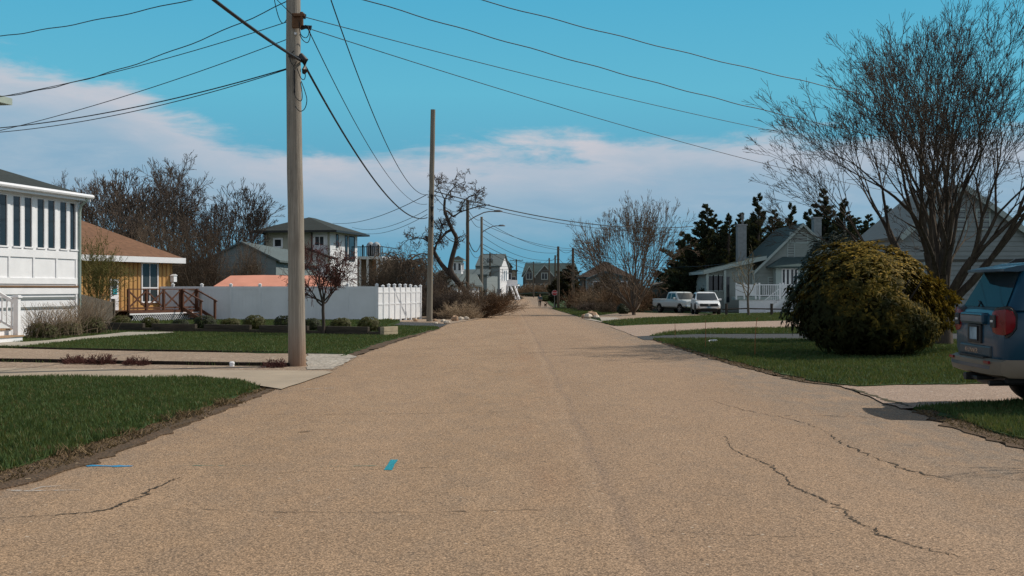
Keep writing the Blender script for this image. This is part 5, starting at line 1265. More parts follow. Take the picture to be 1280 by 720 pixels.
for i, (px, pt, Y, ms, wx, lab) in enumerate((
    (884, 255, 108, cP1, 1.0, 'tallest dark evergreen left of the first chimney, above the white suv'), (862, 300, 112, cP2, 1.0, 'lower dark evergreen between the bare round tree and the pickup'), (911, 268, 106, cP2, .95, 'dark evergreen directly behind the first chimney'),
    (947, 243, 112, cP2, .8, 'slender pointed evergreen above the porch house roof'), (925, 266, 118, cP1, .8, 'dark evergreen between the tallest and the slender evergreen'), (968, 262, 116, cP1, .75, 'dark evergreen left of the house gable peak'), (990, 254, 122, cP2, .7, 'thin topped evergreen just left of the gable peak'),
    (1030, 236, 108, cP1, .75, 'dark evergreen behind the second chimney on the right'), (1055, 250, 106, cP2, .9, 'dark evergreen right of the second chimney'), (1010, 262, 118, cP2, .8, 'dark evergreen behind the gable peak itself'), (1085, 268, 104, cP1, .85, 'dark evergreen left of the grey house behind the big bare tree'), (1110, 258, 112, cP2, .9, 'dark evergreen hidden behind the left roof slope of the grey house'), (842, 318, 116, cP1, .8, 'lowest dark evergreen behind the bare round tree'))):
    ever(lab, px, pt, Y, ms, i * 1.1, wx * 1.2)
for i, (px, pt, lab) in enumerate(((856, 290, 'back row evergreen above the pickup roof'), (897, 276, 'back row evergreen left of the first chimney'), (937, 272, 'back row evergreen between first chimney and the slender evergreen'), (978, 276, 'back row evergreen beside the gable peak on its left'), (1020, 268, 'back row evergreen just left of the second chimney'), (1068, 272, 'back row evergreen left of the big bare tree trunk'), (1096, 280, 'back row evergreen touching the grey house roof'))):
    ever(lab, px, pt, 132 + i, (cP2, cP1)[i % 2], i * 2.1 + .5, 1.7)
ever('dense dark juniper tree beside the stop sign at the road bend', 712, 331, 152, cJ, 0, 2.4, M_CONIFER2, 7.6, None, 'juniper_tree')
ever('smaller dark juniper on the left flank of the dense juniper', 694, 350, 155, cJ, 1.2, 1.9, M_CONIFER2, 7.6, None, 'juniper_tree')
ever('dark cypress shrub before the blue grey bungalow', 758, 343, 128, cJ, 2.2, 1.9, M_CONIFER2, 7.6, None, 'juniper_tree')
ever('dark evergreen left of the second street lamp pole', 597, 345, 138, cJ, .5, 1.3, M_CONIFER2, 7.6, None, 'juniper_tree')
ever('dark evergreen shrub hiding the foot of the grey gambrel house', 610, 346, 160, cJ, .9, 1.5, M_CONIFER2, 7.6, None, 'juniper_tree')
ever('dark evergreen behind the second pole and the bare thicket', 553, 338, 104, cJ, 1.9, 1.2, M_CONIFER2, 7.6, None, 'juniper_tree')
ever('small dark conical evergreen before the beige house porch', 420, 334, 98, cJ, 1.3, .8, M_CONIFER2, 7.6, None, 'juniper_tree')

# ------------------------------------------------------------------ rhododendron and hedge
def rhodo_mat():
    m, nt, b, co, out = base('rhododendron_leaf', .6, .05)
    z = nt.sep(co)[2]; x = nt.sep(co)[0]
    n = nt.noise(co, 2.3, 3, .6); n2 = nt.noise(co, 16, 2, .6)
    up = nt.math('ADD', nt.math('ADD', nt.math('MULTIPLY', z, .42), nt.math('MULTIPLY', x, .2)), nt.math('MULTIPLY', nt.math('SUBTRACT', n, .5), 2.6))  # leaf colour turns golden towards top and right, painting in sunlit highlights
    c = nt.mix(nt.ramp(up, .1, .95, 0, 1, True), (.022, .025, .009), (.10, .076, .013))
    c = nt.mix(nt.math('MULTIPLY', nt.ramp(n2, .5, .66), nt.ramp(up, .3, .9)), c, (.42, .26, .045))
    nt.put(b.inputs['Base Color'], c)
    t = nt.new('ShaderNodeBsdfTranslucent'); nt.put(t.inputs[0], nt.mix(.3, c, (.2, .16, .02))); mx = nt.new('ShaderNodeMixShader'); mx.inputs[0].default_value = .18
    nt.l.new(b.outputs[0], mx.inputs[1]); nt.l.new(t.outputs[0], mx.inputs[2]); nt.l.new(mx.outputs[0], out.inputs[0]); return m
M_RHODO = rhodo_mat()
M_UNUSED = foliage('rhododendron_leaf', (.013, .017, .005), (.062, .050, .008), .5, .10, .16, 1.3, (.22, .13, .016))
M_HEDGE = foliage('hedge_leaf', (.010, .016, .006), (.022, .030, .009), .5, .3, .1, 2)
def leafy(seed, rx, ry, h, whorls, per, L, W, skirt=.2, inner=.55, lumps=9, amp=.16, box=2.0):
    rg = np.random.default_rng(seed); lu = rg.normal(0, 1, (lumps, 3)); lu[:, 2] = np.abs(lu[:, 2]) * .9 - .1; lu /= np.linalg.norm(lu, axis=1, keepdims=True); la = rg.uniform(-amp, amp, lumps)
    U_ = rg.normal(0, 1, (whorls, 3)); U_ /= np.linalg.norm(U_, axis=1, keepdims=True)
    q = 1 + (np.maximum(0, U_ @ lu.T) ** 7 * la).sum(1) + rg.normal(0, .04, whorls)
    if box > 2: q = q / ((np.abs(U_) ** box).sum(1) ** (1 / box)) * .93
    rad = q * rg.uniform(inner, 1, whorls) ** .35
    C = U_ * rad[:, None] * [rx, ry, h * (.56 if box <= 2 else .5)] + [0, 0, h * (.45 if box <= 2 else .49)]
    C[:, 2] = np.where(C[:, 2] < skirt, rg.uniform(.02, max(.03, skirt), whorls), C[:, 2])
    Cs = np.repeat(C, per, 0); Us = np.repeat(U_ * [1, 1, 1] + [0, 0, .5], per, 0); Us /= np.linalg.norm(Us, axis=1, keepdims=True)
    th = rg.uniform(0, 6.28, len(Cs)); a = np.cross(Us, [.31, .42, .85]); a /= np.linalg.norm(a, axis=1, keepdims=True); b = np.cross(Us, a)
    D = Us * rg.uniform(-.05, .45, len(Cs))[:, None] + a * np.cos(th)[:, None] + b * np.sin(th)[:, None]
    D /= np.linalg.norm(D, axis=1, keepdims=True)
    S = np.cross(D, Us); S /= np.linalg.norm(S, axis=1, keepdims=True) + 1e-9; Nn = np.cross(S, D)
    Ls = (L * rg.uniform(.7, 1.25, len(Cs)))[:, None]; Ws = (W * rg.uniform(.8, 1.2, len(Cs)))[:, None]
    m1 = Cs + D * Ls * .5; tip = Cs + D * Ls - Nn * Ls * .22
    V = np.stack([Cs, m1 + S * Ws * .5 - Nn * .01, m1 + Nn * .006, m1 - S * Ws * .5 - Nn * .01, tip], 1).reshape(-1, 3)
    k = np.arange(len(Cs))[:, None] * 5; Tr = np.concatenate([k + [0, 1, 2], k + [0, 2, 3], k + [1, 4, 2], k + [2, 4, 3]], 0)
    return np_mesh('leaves', V, None, Tr)
def leaf_shrub(label, loc, me, mat, scale=1.0, rz=0.0, stems=0, name='shrub', cat='shrub', group=None, R_=1.0, H_=1.0):
    t = thing(name, label, cat, loc, rz, group); t.scale = (scale,) * 3 if not hasattr(scale, '__len__') else scale
    o = bpy.data.objects.new('foliage', me); COL.objects.link(o); o.parent = t
    if not me.materials: me.materials.append(mat)
    o.material_slots[0].link = 'OBJECT'; o.material_slots[0].material = mat
    if stems:
        m = MB(); q = random.Random(4)
        for i in range(stems):
            a = q.uniform(0, 6.28); e = q.uniform(.3, .8); m.tube([(.15 * math.cos(a), .15 * math.sin(a), -.1), (R_ * .35 * e * math.cos(a), R_ * .35 * e * math.sin(a), H_ * .3), (R_ * .8 * e * math.cos(a), R_ * .8 * e * math.sin(a), H_ * .68)], [.05, .035, .015], 6)
        m.build('stems', M_DARKBARK, t, 60)
    return t
Yt = 26.6; rx = (1198 - 985) / 2 * Yt / F; hB = Z_(306, 26) - 0
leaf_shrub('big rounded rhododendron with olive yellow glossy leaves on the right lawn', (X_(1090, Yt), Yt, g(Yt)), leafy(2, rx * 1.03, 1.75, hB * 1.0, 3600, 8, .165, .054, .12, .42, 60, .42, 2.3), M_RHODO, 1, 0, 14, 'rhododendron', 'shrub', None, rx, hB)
Yt = 34.0
leaf_shrub('dark clipped hedge showing behind the left side of the rhododendron', (X_(1046, Yt), Yt, g(Yt)), leafy(3, 1.3, 1.0, Z_(299, Yt), 2600, 6, .09, .045, .2, .7, 12), M_HEDGE, 1, 0, 0, 'hedge', 'hedge')

# small shrubs of the raised bed
sh1 = leafy(21, .36, .36, .42, 420, 6, .05, .02, .06, .3, 6)
M_YEW = foliage('yew_leaf', (.035, .04, .010), (.085, .078, .02), .6, .2, .1, 4); M_DKYEW = foliage('dark_yew_leaf', (.016, .024, .010), (.035, .04, .018), .6, .2, .1, 4)
bA = pL.lerp(pR, 0); BEDG = 'small shrubs of the raised bed'
seq = [(151, 1.1, 'y', 'rounded olive shrub in front of the board fence post'), (188, 1.0, 'y', 'rounded olive shrub before the left end of the deck lattice'), (207, .35, 'd', 'tiny dark plant between the two shrubs before the deck lattice'), (226, .9, 'd', 'dark low shrub before the middle of the deck lattice'), (256, 1.2, 'd', 'dark spreading shrub at the foot of the deck stair'), (276, .4, 'd', 'tiny dark plant right of the deck stair'), (288, 1.05, 'y', 'olive shrub before the second fence panel right of the deck'),
       (318, 1.15, 'y', 'large rounded olive shrub halfway between the deck stair and the near pole'), (331, .4, 'd', 'tiny dark plant right of the large rounded olive shrub'), (341, .4, 'd', 'tiny dark plant left of the shrub beside the near pole'), (356, 1.1, 'd', 'dark shrub directly left of the near pole'), (389, 1.0, 'd', 'dark shrub between the near pole and the young red tree'), (412, .45, 'd', 'tiny dark plant right of the young red tree trunk'), (426, 1.05, 'y', 'rounded olive shrub right of the young red tree'), (461, 1.1, 'y', 'rounded olive shrub at the right end of the raised bed'), (477, .45, 'd', 'tiny dark plant at the corner of the raised bed')]
for i, (px, s, k_, lab) in enumerate(seq):
    t = (px - 118) / (477 - 118); p = pL.lerp(pR, t); p = Vector((X_(px, p.y + .75), p.y + .75, g(p.y) + .14))
    leaf_shrub(lab, p, sh1, M_YEW if k_ == 'y' else M_DKYEW, (s, s, s * rnd.uniform(.85, 1.1)), i * .9, 0, 'bed_shrub', 'shrub', BEDG)
# dark red low plants on the gravel
bR = twig_bush(19, .22, .3, 34, cfgT[:2] + cfgT[2:], .006, .0028, (10, 75))
for px, py, s, lab in ((95, 455, 1.05, 'low dark red plant on the gravel, leftmost of four'), (128, 455.5, 1.2, 'low dark red plant on the gravel, second from left'), (169, 457, 1.0, 'low flat dark red plant on the gravel, third from left'), (343.5, 459.5, .95, 'low dark red plant on the gravel just left of the near pole')):
    x, y = G(px, py); bush(lab, (x, y, g(y)), bR, (s * 1.3, s, s * .9), M_REDTWIG, px, 'red_plant', 'plant')
# grassy shrubs before the white house
def grass_clump(seed, n, h, r):
    rg = np.random.default_rng(seed); lines = []
    for i in range(n):
        az = rg.uniform(0, 6.28); b0 = np.array([rg.normal(0, r * .4), rg.normal(0, r * .4), 0]); ti = abs(rg.normal(0, .42)); d = np.array([math.sin(ti) * math.cos(az), math.sin(ti) * math.sin(az), math.cos(ti)]); L = h * rg.uniform(.45, 1.05)
        pts = [b0 + d * L * u + np.array([math.cos(az), math.sin(az), -.6]) * .16 * L * u ** 3 for u in np.linspace(0, 1, 5)]; lines.append((np.array(pts), np.linspace(.006, .0035, 5)))
    V, Q = tubes_np(lines, lambda r_: 3); return np_mesh('stalks', V, Q)
gc1 = grass_clump(3, 260, 1.25, .5); lf = leafy(33, .5, .45, .5, 300, 6, .09, .03, .05, .3, 5)
M_STALK = mk('pale_stalk', (.27, .205, .145), .9, .35, 6, .1); M_BASEG = foliage('shrub_green', (.03, .036, .010), (.075, .07, .02), .6, .2, .15, 4)
for i, (px, Yt, s, lab) in enumerate(((48, 36.5, 1.0, 'shrub with pale upright stalks beside the white stair'), (79, 38.5, 1.0, 'middle shrub with pale upright stalks below the white house windows'), (108, 41, 1.2, 'shrub with pale upright stalks at the corner of the white house'))):
    t = thing('stalky_shrub', lab, 'shrub', (X_(px, Yt) + .1, Yt, g(Yt) + .04), i, 'stalky shrubs before the white house'); t.scale = (s, s, s * .95)
    link('stalks', gc1, M_STALK, t); link('foliage', lf, M_BASEG, t)
# ------------------------------------------------------------------ vehicles
def paint(name, c, rough=.28, metallic=.25):
    m, nt, b, co, out = base(name, rough, .3, metallic)
    n = nt.noise(co, 2.2, 4, .6)
    dust = nt.ramp(nt.math('ADD', nt.sep(co)[2], nt.math('MULTIPLY', n, .5)), .45, 1.2, .10, .0)
    nt.put(b.inputs['Base Color'], nt.mix(dust, c, tuple(x * .7 + .03 for x in c)))
    b.inputs['Coat Weight'].default_value = .25; b.inputs['Coat Roughness'].default_value = .08
    nt.put(b.inputs['Roughness'], nt.ramp(n, .3, .7, rough - .05, rough + .1)); return m
M_BLUEP = paint('blue_car_paint', (.006, .048, .088), .36, 0); M_WHITEP = paint('white_car_paint', (.72, .73, .74), .3, 0)
M_SILVP = paint('pale_truck_paint', (.52, .55, .55), .35, .1)
M_TYRE = mk('tyre_rubber', (.014, .014, .014), .85, .2, 8, .2, bmp=.2); M_RIM = mk('alloy_rim', (.30, .31, .32), .35, .1, 6, .5, .8)
M_PLAST = mk('black_plastic', (.016, .016, .017), .55, .15, 6, .35)
def car_glass():
    m, nt, b, co, out = base('car_glass', .2, .1)
    d = nt.new('ShaderNodeBsdfDiffuse'); nt.put(d.inputs[0], nt.mix(nt.noise(co, 1.5, 2), (.010, .020, .028), (.022, .042, .056)))
    gl = nt.new('ShaderNodeBsdfGlossy'); gl.inputs['Roughness'].default_value = .04; mx = nt.new('ShaderNodeMixShader'); mx.inputs[0].default_value = .09
    nt.l.new(d.outputs[0], mx.inputs[1]); nt.l.new(gl.outputs[0], mx.inputs[2]); nt.l.new(mx.outputs[0], out.inputs[0]); return m
M_CARGLASS = car_glass()
M_BUMP = mk('bare_silver_trim', (.19, .15, .11), .55, .08, 3, .3, .0); M_CHROME = mk('bright_trim', (.6, .6, .6), .15, .05, 4, .5, .9)
M_RED = mk('red_lens', (.17, .003, .008), .3, .3, 8, .25); M_LAMP = mk('clear_lens', (.55, .6, .65), .1, .2, 20, .6, coat=.6)
M_PLATE = mk('plate_blue', (.10, .24, .36), .45, .45, 5, .4, c2=(.42, .55, .62))
def apply_bool(o, cutters):
    for c in cutters:
        m = o.modifiers.new('b', 'BOOLEAN'); m.object = c; m.operation = 'DIFFERENCE'; m.solver = 'EXACT'
    dg = bpy.context.evaluated_depsgraph_get(); me = bpy.data.meshes.new_from_object(o.evaluated_get(dg)); o.modifiers.clear(); o.data = me
    me.polygons.foreach_set('use_smooth', [True] * len(me.polygons)); me.set_sharp_from_angle(angle=R(32))
    for c in cutters: bpy.data.objects.remove(c)
def section(x, zb, zt, w_, crown=.03):
    zm = zb + (zt - zb) * .55; h = zt - zb
    half = [(0, zb), (w_ * .80, zb), (w_ * .93, zb + .05), (w_ * .985, zb + .17 * h), (w_, zm), (w_ * .988, zt - .22 * h), (w_ * .955, zt - .07 * h), (w_ * .90, zt - .015 * h), (w_ * .6, zt + crown * .6), (0, zt + crown)]
    return [(x, y, z) for y, z in half] + [(x, -y, z) for y, z in half[-2:0:-1]]
def wheel(root, x, y, r, w_, rimm=None):
    s = 1 if y > 0 else -1
    prof = [(r * .62, -w_ / 2), (r * .93, -w_ / 2), (r, -w_ * .32), (r, w_ * .32), (r * .93, w_ / 2), (r * .62, w_ / 2)]
    rings = [[(x + rr * math.cos(a), y + yy, r + rr * math.sin(a)) for a in [k * math.pi / 14 for k in range(28)]] for rr, yy in prof]
    wo_ = MB().loft(rings).build('wheel', M_TYRE, root, 40)
    rm = MB()
    rings = [[(x + rr * math.cos(a), y + s * yy, r + rr * math.sin(a)) for a in [k * math.pi / 14 for k in range(28)]] for rr, yy in ((r * .66, w_ * .505), (r * .6, w_ * .48), (r * .56, w_ * .3))]
    rm.loft(rings, cap=False)
    rm.loft([[(x + rr * math.cos(a), y + s * w_ * .30, r + rr * math.sin(a)) for a in [k * math.pi / 14 for k in range(28)]] for rr in (r * .57, r * .05)], cap=False)
    for k in range(6):
        a = k * math.pi / 3; rm.bar((x + r * .1 * math.cos(a), y + s * w_ * .46, r + r * .1 * math.sin(a)), (x + r * .6 * math.cos(a), y + s * w_ * .46, r + r * .6 * math.sin(a)), r * .2, .04, up=(0, 1, 0))
    rm.tube([(x, y + s * w_ * .38, r), (x, y + s * w_ * .52, r)], [r * .16, r * .12], 10)
    rm.build('rim', rimm or M_RIM, wo_, 40)
    return wo_
def body_shell(root, stations, wheels, rw, mat, name='body'):
    b = MB().loft([section(*s) for s in stations]).build(name, mat, root)
    cut = []
    for xw in wheels:
        for s in (-1, 1):
            w_ = stations[len(stations) // 2][3]
            cut.append(MB().tube([(xw, s * (w_ - .34), rw * 1.02), (xw, s * (w_ + .2), rw * 1.02)], rw * 1.17, 28).build('cutter', mat, None))
    for c in cut: c.parent = root
    bpy.context.view_layer.update(); apply_bool(b, cut)
    # dark liners inside the arches
    return b
def greenhouse(root, xb0, xb1, xt0, xt1, zb, zt, wb, wt, mat, name='cabin', r=.14):
    def ring(x0, x1, w_, z, rr, bow=.10):
        pts = []
        for cx_, cy_, a0 in ((x1 - rr, w_ - rr, 0), (x0 + rr, w_ - rr, 90), (x0 + rr, -w_ + rr, 180), (x1 - rr, -w_ + rr, 270)):
            for k in range(5):
                a = R(a0 + k * 22.5); pts.append((cx_ + rr * math.cos(a), cy_ + rr * math.sin(a), z))
        return [(px_ + (bow * (1 - (py_ / w_) ** 2) if px_ > (x0 + x1) / 2 else -bow * .4 * (1 - (py_ / w_) ** 2)), py_, pz_) for px_, py_, pz_ in pts]
    L = lambda a, b, t: a + (b - a) * t
    rings = [ring(L(xb0, xt0, t), L(xb1, xt1, t), L(wb, wt, t), L(zb, zt, t), r) for t in (0, .35, .7, .93)]
    rings.append(ring(xt0 + .03, xt1 - .05, wt - .035, zt - .008, r)); rings.append(ring(xt0 + .12, xt1 - .16, wt - .12, zt + .02, r)); rings.append(ring(xt0 + .4, xt1 - .5, wt - .35, zt + .035, r))
    return MB().loft(rings).build(name, mat, root, 40)
def side_pane(root, pts, s, zb, zt, wb, wt, mat, name='side_window', off=.012, th=.02):
    """pts (x,z) on the slanted side of the cabin"""
    P = [(x, s * (wb + (wt - wb) * (z - zb) / (zt - zb) + off), z) for x, z in pts]
    return MB().prism(P, (0, -s * th, 0)).build(name, mat, root)
def end_pane(root, pts, x0, x1, zb, zt, mat, bow, name, sgn, off=.012, nseg=8):
    """pts: (halfwidth, z) bottom and top; glass on the rear (sgn -1) or front (sgn 1)"""
    (w0, z0), (w1, z1) = pts; m = MB(); V = []
    for z, w_ in ((z0, w0), ((z0 + z1) / 2, (w0 + w1) / 2), (z1, w1)):
        for k in range(nseg + 1):
            y = -w_ + 2 * w_ * k / nseg; x = x0 + (x1 - x0) * (z - zb) / (zt - zb); x += sgn * (bow * (1 - (y / (w_ * 1.12)) ** 2) + off); V.append((x, y, z))
    n = nseg + 1; m.add(V, [(i * n + k, i * n + k + 1, (i + 1) * n + k + 1, (i + 1) * n + k) for i in range(2) for k in range(nseg)])
    return m.build(name, mat, root, 60)

# ---- blue suv, tail towards the road
hv = Vector((.13, 1.9, 0)).normalized()
sv = thing('blue_suv', 'blue suv with red tail lamp parked tail to the road at the right edge', 'suv', (5.80, 15.05, g(15) + .005), math.atan2(-hv.x, hv.y))
L = 4.95
bs = [(.02, .66, 1.13, .80), (.06, .58, 1.21, .90), (.14, .50, 1.25, .95), (.35, .46, 1.27, .972), (1.0, .44, 1.27, .975), (2.5, .44, 1.25, .975), (3.5, .44, 1.22, .97), (4.2, .46, 1.16, .96), (4.7, .50, 1.08, .92), (4.88, .55, 1.0, .86), (4.95, .62, .9, .78)]
body_shell(sv, bs, (1.08, 3.93), .41, M_BLUEP)
greenhouse(sv, .12, 3.62, .40, 2.72, 1.24, 1.80, .925, .76, M_BLUEP)
for x_ in (1.08, 3.93):
    for y_ in (-.83, .83): wheel(sv, x_, y_, .41, .26)
for x_ in (1.08, 3.93):
    for s in (-1, 1):
        a_ = MB(); n = 18; rw = .41
        ring = [(x_ + rw * 1.17 * math.cos(math.pi * k / n - .05), rw * 1.02 + rw * 1.17 * math.sin(math.pi * k / n - .05)) for k in range(n + 1)]; ring2 = [(x_ + rw * 1.32 * math.cos(math.pi * k / n - .05), rw * 1.02 + rw * 1.32 * math.sin(math.pi * k / n - .05)) for k in range(n + 1)]
        for k in range(n): a_.prism([(ring[k][0], s * .955, ring[k][1]), (ring2[k][0], s * .955, ring2[k][1]), (ring2[k + 1][0], s * .955, ring2[k + 1][1]), (ring[k + 1][0], s * .955, ring[k + 1][1])], (0, s * .042, 0))
        a_.build('wheel_arch', M_PLAST, sv)
end_pane(sv, ((.80, 1.275), (.66, 1.70)), .12, .40, 1.24, 1.80, M_CARGLASS, .04, 'rear_window', -1, .016)
end_pane(sv, ((.86, 1.235), (.78, 1.29)), .12, .40, 1.24, 1.80, M_PLAST, .04, 'window_seal', -1, .010)
end_pane(sv, ((.82, 1.30), (.68, 1.75)), 3.62, 2.72, 1.24, 1.80, M_CARGLASS, .10, 'windscreen', 1)
for s in (-1, 1):
    side_pane(sv, [(.50, 1.32), (1.22, 1.31), (1.26, 1.70), (.72, 1.70)], s, 1.24, 1.80, .925, .76, M_CARGLASS)
    side_pane(sv, [(1.36, 1.31), (2.2, 1.30), (2.2, 1.70), (1.38, 1.70)], s, 1.24, 1.80, .925, .76, M_CARGLASS)
    side_pane(sv, [(2.30, 1.30), (3.35, 1.30), (2.75, 1.68), (2.30, 1.70)], s, 1.24, 1.80, .925, .76, M_CARGLASS)
    side_pane(sv, [(.46, 1.285), (1.24, 1.285), (1.24, 1.305), (.48, 1.305)], s, 1.24, 1.80, .925, .76, M_CHROME, 'window_trim', .016)
    # roof rail
    rr = MB(); rr.loft([[(x_, s * (.66 + dy), 1.80 + dzz) for dy, dzz in ((-.03, 0), (.03, 0), (.025, h_), (-.025, h_))] for x_, h_ in ((.62, .02), (.72, .085), (.95, .10), (2.4, .10), (2.7, .03))]); rr.build('roof_rail', M_CHROME if s > 9 else M_PLAST, sv, 30)
    # tail lamp wrapping round the corner
    tl = MB(); zc_ = 1.10
    rear = [(.055, .60), (.045, .66), (.05, .78), (.075, .88), (.085, .955), (.12, .98), (.15, .984)]
    up_ = [.10, .135, .155, .165, .165, .14, .07]; dn_ = [.10, .14, .165, .17, .16, .12, .05]
    rings = []
    for (x_, y_), u_, d2 in zip(rear, up_, dn_):
        nx_, ny_ = (-.035, 0) if y_ < .8 else ((-.026, .024) if y_ < .96 else (0, .03))
        rings.append([(x_ + .05, s * (y_ - .04), zc_ - d2), (x_ + nx_, s * (y_ + ny_), zc_ - d2 * .9), (x_ + nx_ * 1.3, s * (y_ + ny_ * 1.3), zc_ - d2 * .4), (x_ + nx_ * 1.3, s * (y_ + ny_ * 1.3), zc_ + u_ * .4), (x_ + nx_, s * (y_ + ny_), zc_ + u_ * .9), (x_ + .05, s * (y_ - .04), zc_ + u_)])
    to = tl.loft(rings).build('tail_lamp', M_RED, sv, 35)
    bz = MB(); bz.loft([[(x_ + .04, s * (y_ - .05), zc_ - d2 - .025), (x_ + (-.012 if y_ < .9 else 0), s * (y_ + (.0 if y_ < .9 else .012)), zc_ - d2 - .02), (x_ + (-.012 if y_ < .9 else 0), s * (y_ + (.0 if y_ < .9 else .012)), zc_ + u_ + .02), (x_ + .04, s * (y_ - .05), zc_ + u_ + .025)] for (x_, y_), u_, d2 in zip([(.06, .57)] + rear[1:-1] + [(.168, .985)], up_, dn_)]); bz.build('lamp_surround', M_PLAST, to, 35)
    bk = MB(); bk.box(-.012, .02, min(s * .615, s * .79), max(s * .615, s * .79), zc_ - .07, zc_ + .08); bk.build('lamp_insert', M_PLAST, to, bevel=.008)
    MB().box(-.018, -.0125, min(s * .65, s * .74), max(s * .65, s * .74), zc_ - .005, zc_ + .02).build('reverse_lamp', M_LAMP, to)
# tail gate furniture
def rear_slab(y0, y1, z0, z1, x0, x1, mat, name, bev=.015, par=None): return MB().box(x0, x1, y0, y1, z0, z1).build(name, mat, par or sv, bevel=bev)
gs = rear_slab(-.42, .46, 1.06, 1.20, -.045, .08, M_BLUEP, 'tailgate_grip', .03); rear_slab(-.36, .40, 1.165, 1.178, -.052, .0, M_PLAST, 'grip_gap', .002)
rear_slab(-.25, .27, .82, 1.055, -.006, .06, M_PLAST, 'plate_recess', .01)
pl = rear_slab(-.152, .152, .865, 1.02, -.016, -.006, M_PLATE, 'number_plate', .003)
fr = MB(); fr.box(-.022, -.006, -.168, -.152, .85, 1.035); fr.box(-.022, -.006, .152, .168, .85, 1.035); fr.box(-.022, -.006, -.152, .152, .85, .865); fr.box(-.022, -.006, -.152, .152, 1.02, 1.035); fr.build('plate_frame', M_PLAST, pl)
rear_slab(-.60, .60, .665, .80, -.004, .06, mk('tailgate_lower', (.045, .06, .07), .5, .1, 3, .3), 'tailgate_panel', .02)
cu_ = bpy.data.curves.new('lettering', 'FONT'); cu_.body = '4RUNNER'; cu_.size = .085; cu_.extrude = .003; cu_.space_character = 1.5; cu_.align_x = 'CENTER'
to_ = bpy.data.objects.new('tmp_text', cu_); COL.objects.link(to_); bpy.context.view_layer.update()
tm = bpy.data.meshes.new_from_object(to_.evaluated_get(bpy.context.evaluated_depsgraph_get())); bpy.data.objects.remove(to_)
lt = link('lettering', tm, M_CHROME, sv); lt.location = (-.0085, .10, .70); lt.rotation_euler = (R(90), 0, R(-90))
bm_ = MB(); bm_.loft([[(x_, y_ * .97, .60) if False else (x_ + .10, y_, .44), (x_ + .02, y_, .47), (x_, y_, .54), (x_ + .005, y_, .63), (x_ + .06, y_, .655), (x_ + .2, y_, .655), (x_ + .25, y_, .44)] for x_, y_ in ((.24, -.985), (.02, -.93), (-.06, -.78), (-.085, -.4), (-.09, 0), (-.085, .4), (-.06, .78), (.02, .93), (.24, .985))]); bm_.build('bumper', M_BUMP, sv, 35)
bi = MB(); bi.loft([[(x_ - .006, y_, .535), (x_ - .006, y_, .575), (x_ + .05, y_, .575), (x_ + .05, y_, .535)] for x_, y_ in ((-.055, -.76), (-.083, -.4), (-.09, 0), (-.083, .4), (-.055, .76))]); bi.build('bumper_inlay', M_BLUEP, sv, 30)
for s in (-1, 1): MB().box(-.085, -.06, min(s * .60, s * .78), max(s * .60, s * .78), .60, .632).build('reflector', M_RED, sv)
MB().box(-.05, .2, -.5, .5, .655, .672).build('bumper_step', M_PLAST, sv)
un = MB(); un.box(.15, 4.7, -.7, .7, .34, .47); un.box(.25, .75, .25, .75, .27, .36); un.build('underbody', M_PLAST, sv, bevel=.03)
ht = MB(); ht.box(-.12, .3, -.05, .05, .36, .45); ht.box(-.06, .3, -.28, .28, .38, .42); ht.build('tow_hitch', M_PLAST, sv, bevel=.006)
MB().tube([(-.02, -.62, .36), (.5, -.62, .37)], .035, 8).build('exhaust_pipe', M_PLAST, sv)
for s in (-1, 1): MB().box(.56, .59, s * .83 - .14, s * .83 + .14, .24, .56).build('mud_flap', M_PLAST, sv)
spo = MB(); spo.loft([[(.45, y_, 1.79), (.30 - .03 * (1 - abs(y_)), y_, 1.772), (.14 - .10 * (1 - (y_ / .75) ** 2), y_, 1.735), (.14 - .10 * (1 - (y_ / .75) ** 2), y_, 1.705), (.30, y_, 1.70), (.45, y_, 1.73)] for y_ in (-.70, -.6, -.3, 0, .3, .6, .70)]); spo.build('roof_spoiler', M_BLUEP, sv, 40)
MB().tube([(.04, -.05, 1.28), (.10, .1, 1.33), (.17, .42, 1.36)], .012, 5).build('rear_wiper', M_PLAST, sv)
for s in (-1, 1):
    MB().box(3.02, 3.2, min(s * .93, s * 1.13), max(s * .93, s * 1.13), 1.24, 1.42).build('mirror', M_BLUEP, sv, bevel=.04)
    for xh in (1.55, 2.55): MB().box(xh, xh + .2, min(s * .972, s * .995), max(s * .972, s * .995), 1.10, 1.13).build('door_handle', M_PLAST, sv, bevel=.008)
    MB().box(4.70, 4.93, min(s * .52, s * .86), max(s * .52, s * .86), .88, 1.0).build('headlight', M_LAMP, sv, bevel=.02)
MB().box(4.86, 4.965, -.48, .48, .62, .95).build('grille', M_PLAST, sv, bevel=.02)
sg = MB()
for s in (-1, 1):
    for xx, z0_, z1_ in ((1.30, .62, 1.24), (2.25, .46, 1.24), (3.30, .46, 1.22)): sg.box(xx - .004, xx + .004, s * .974 - .004, s * .974 + .004, z0_, z1_)
sg.build('door_seams', M_PLAST, sv)

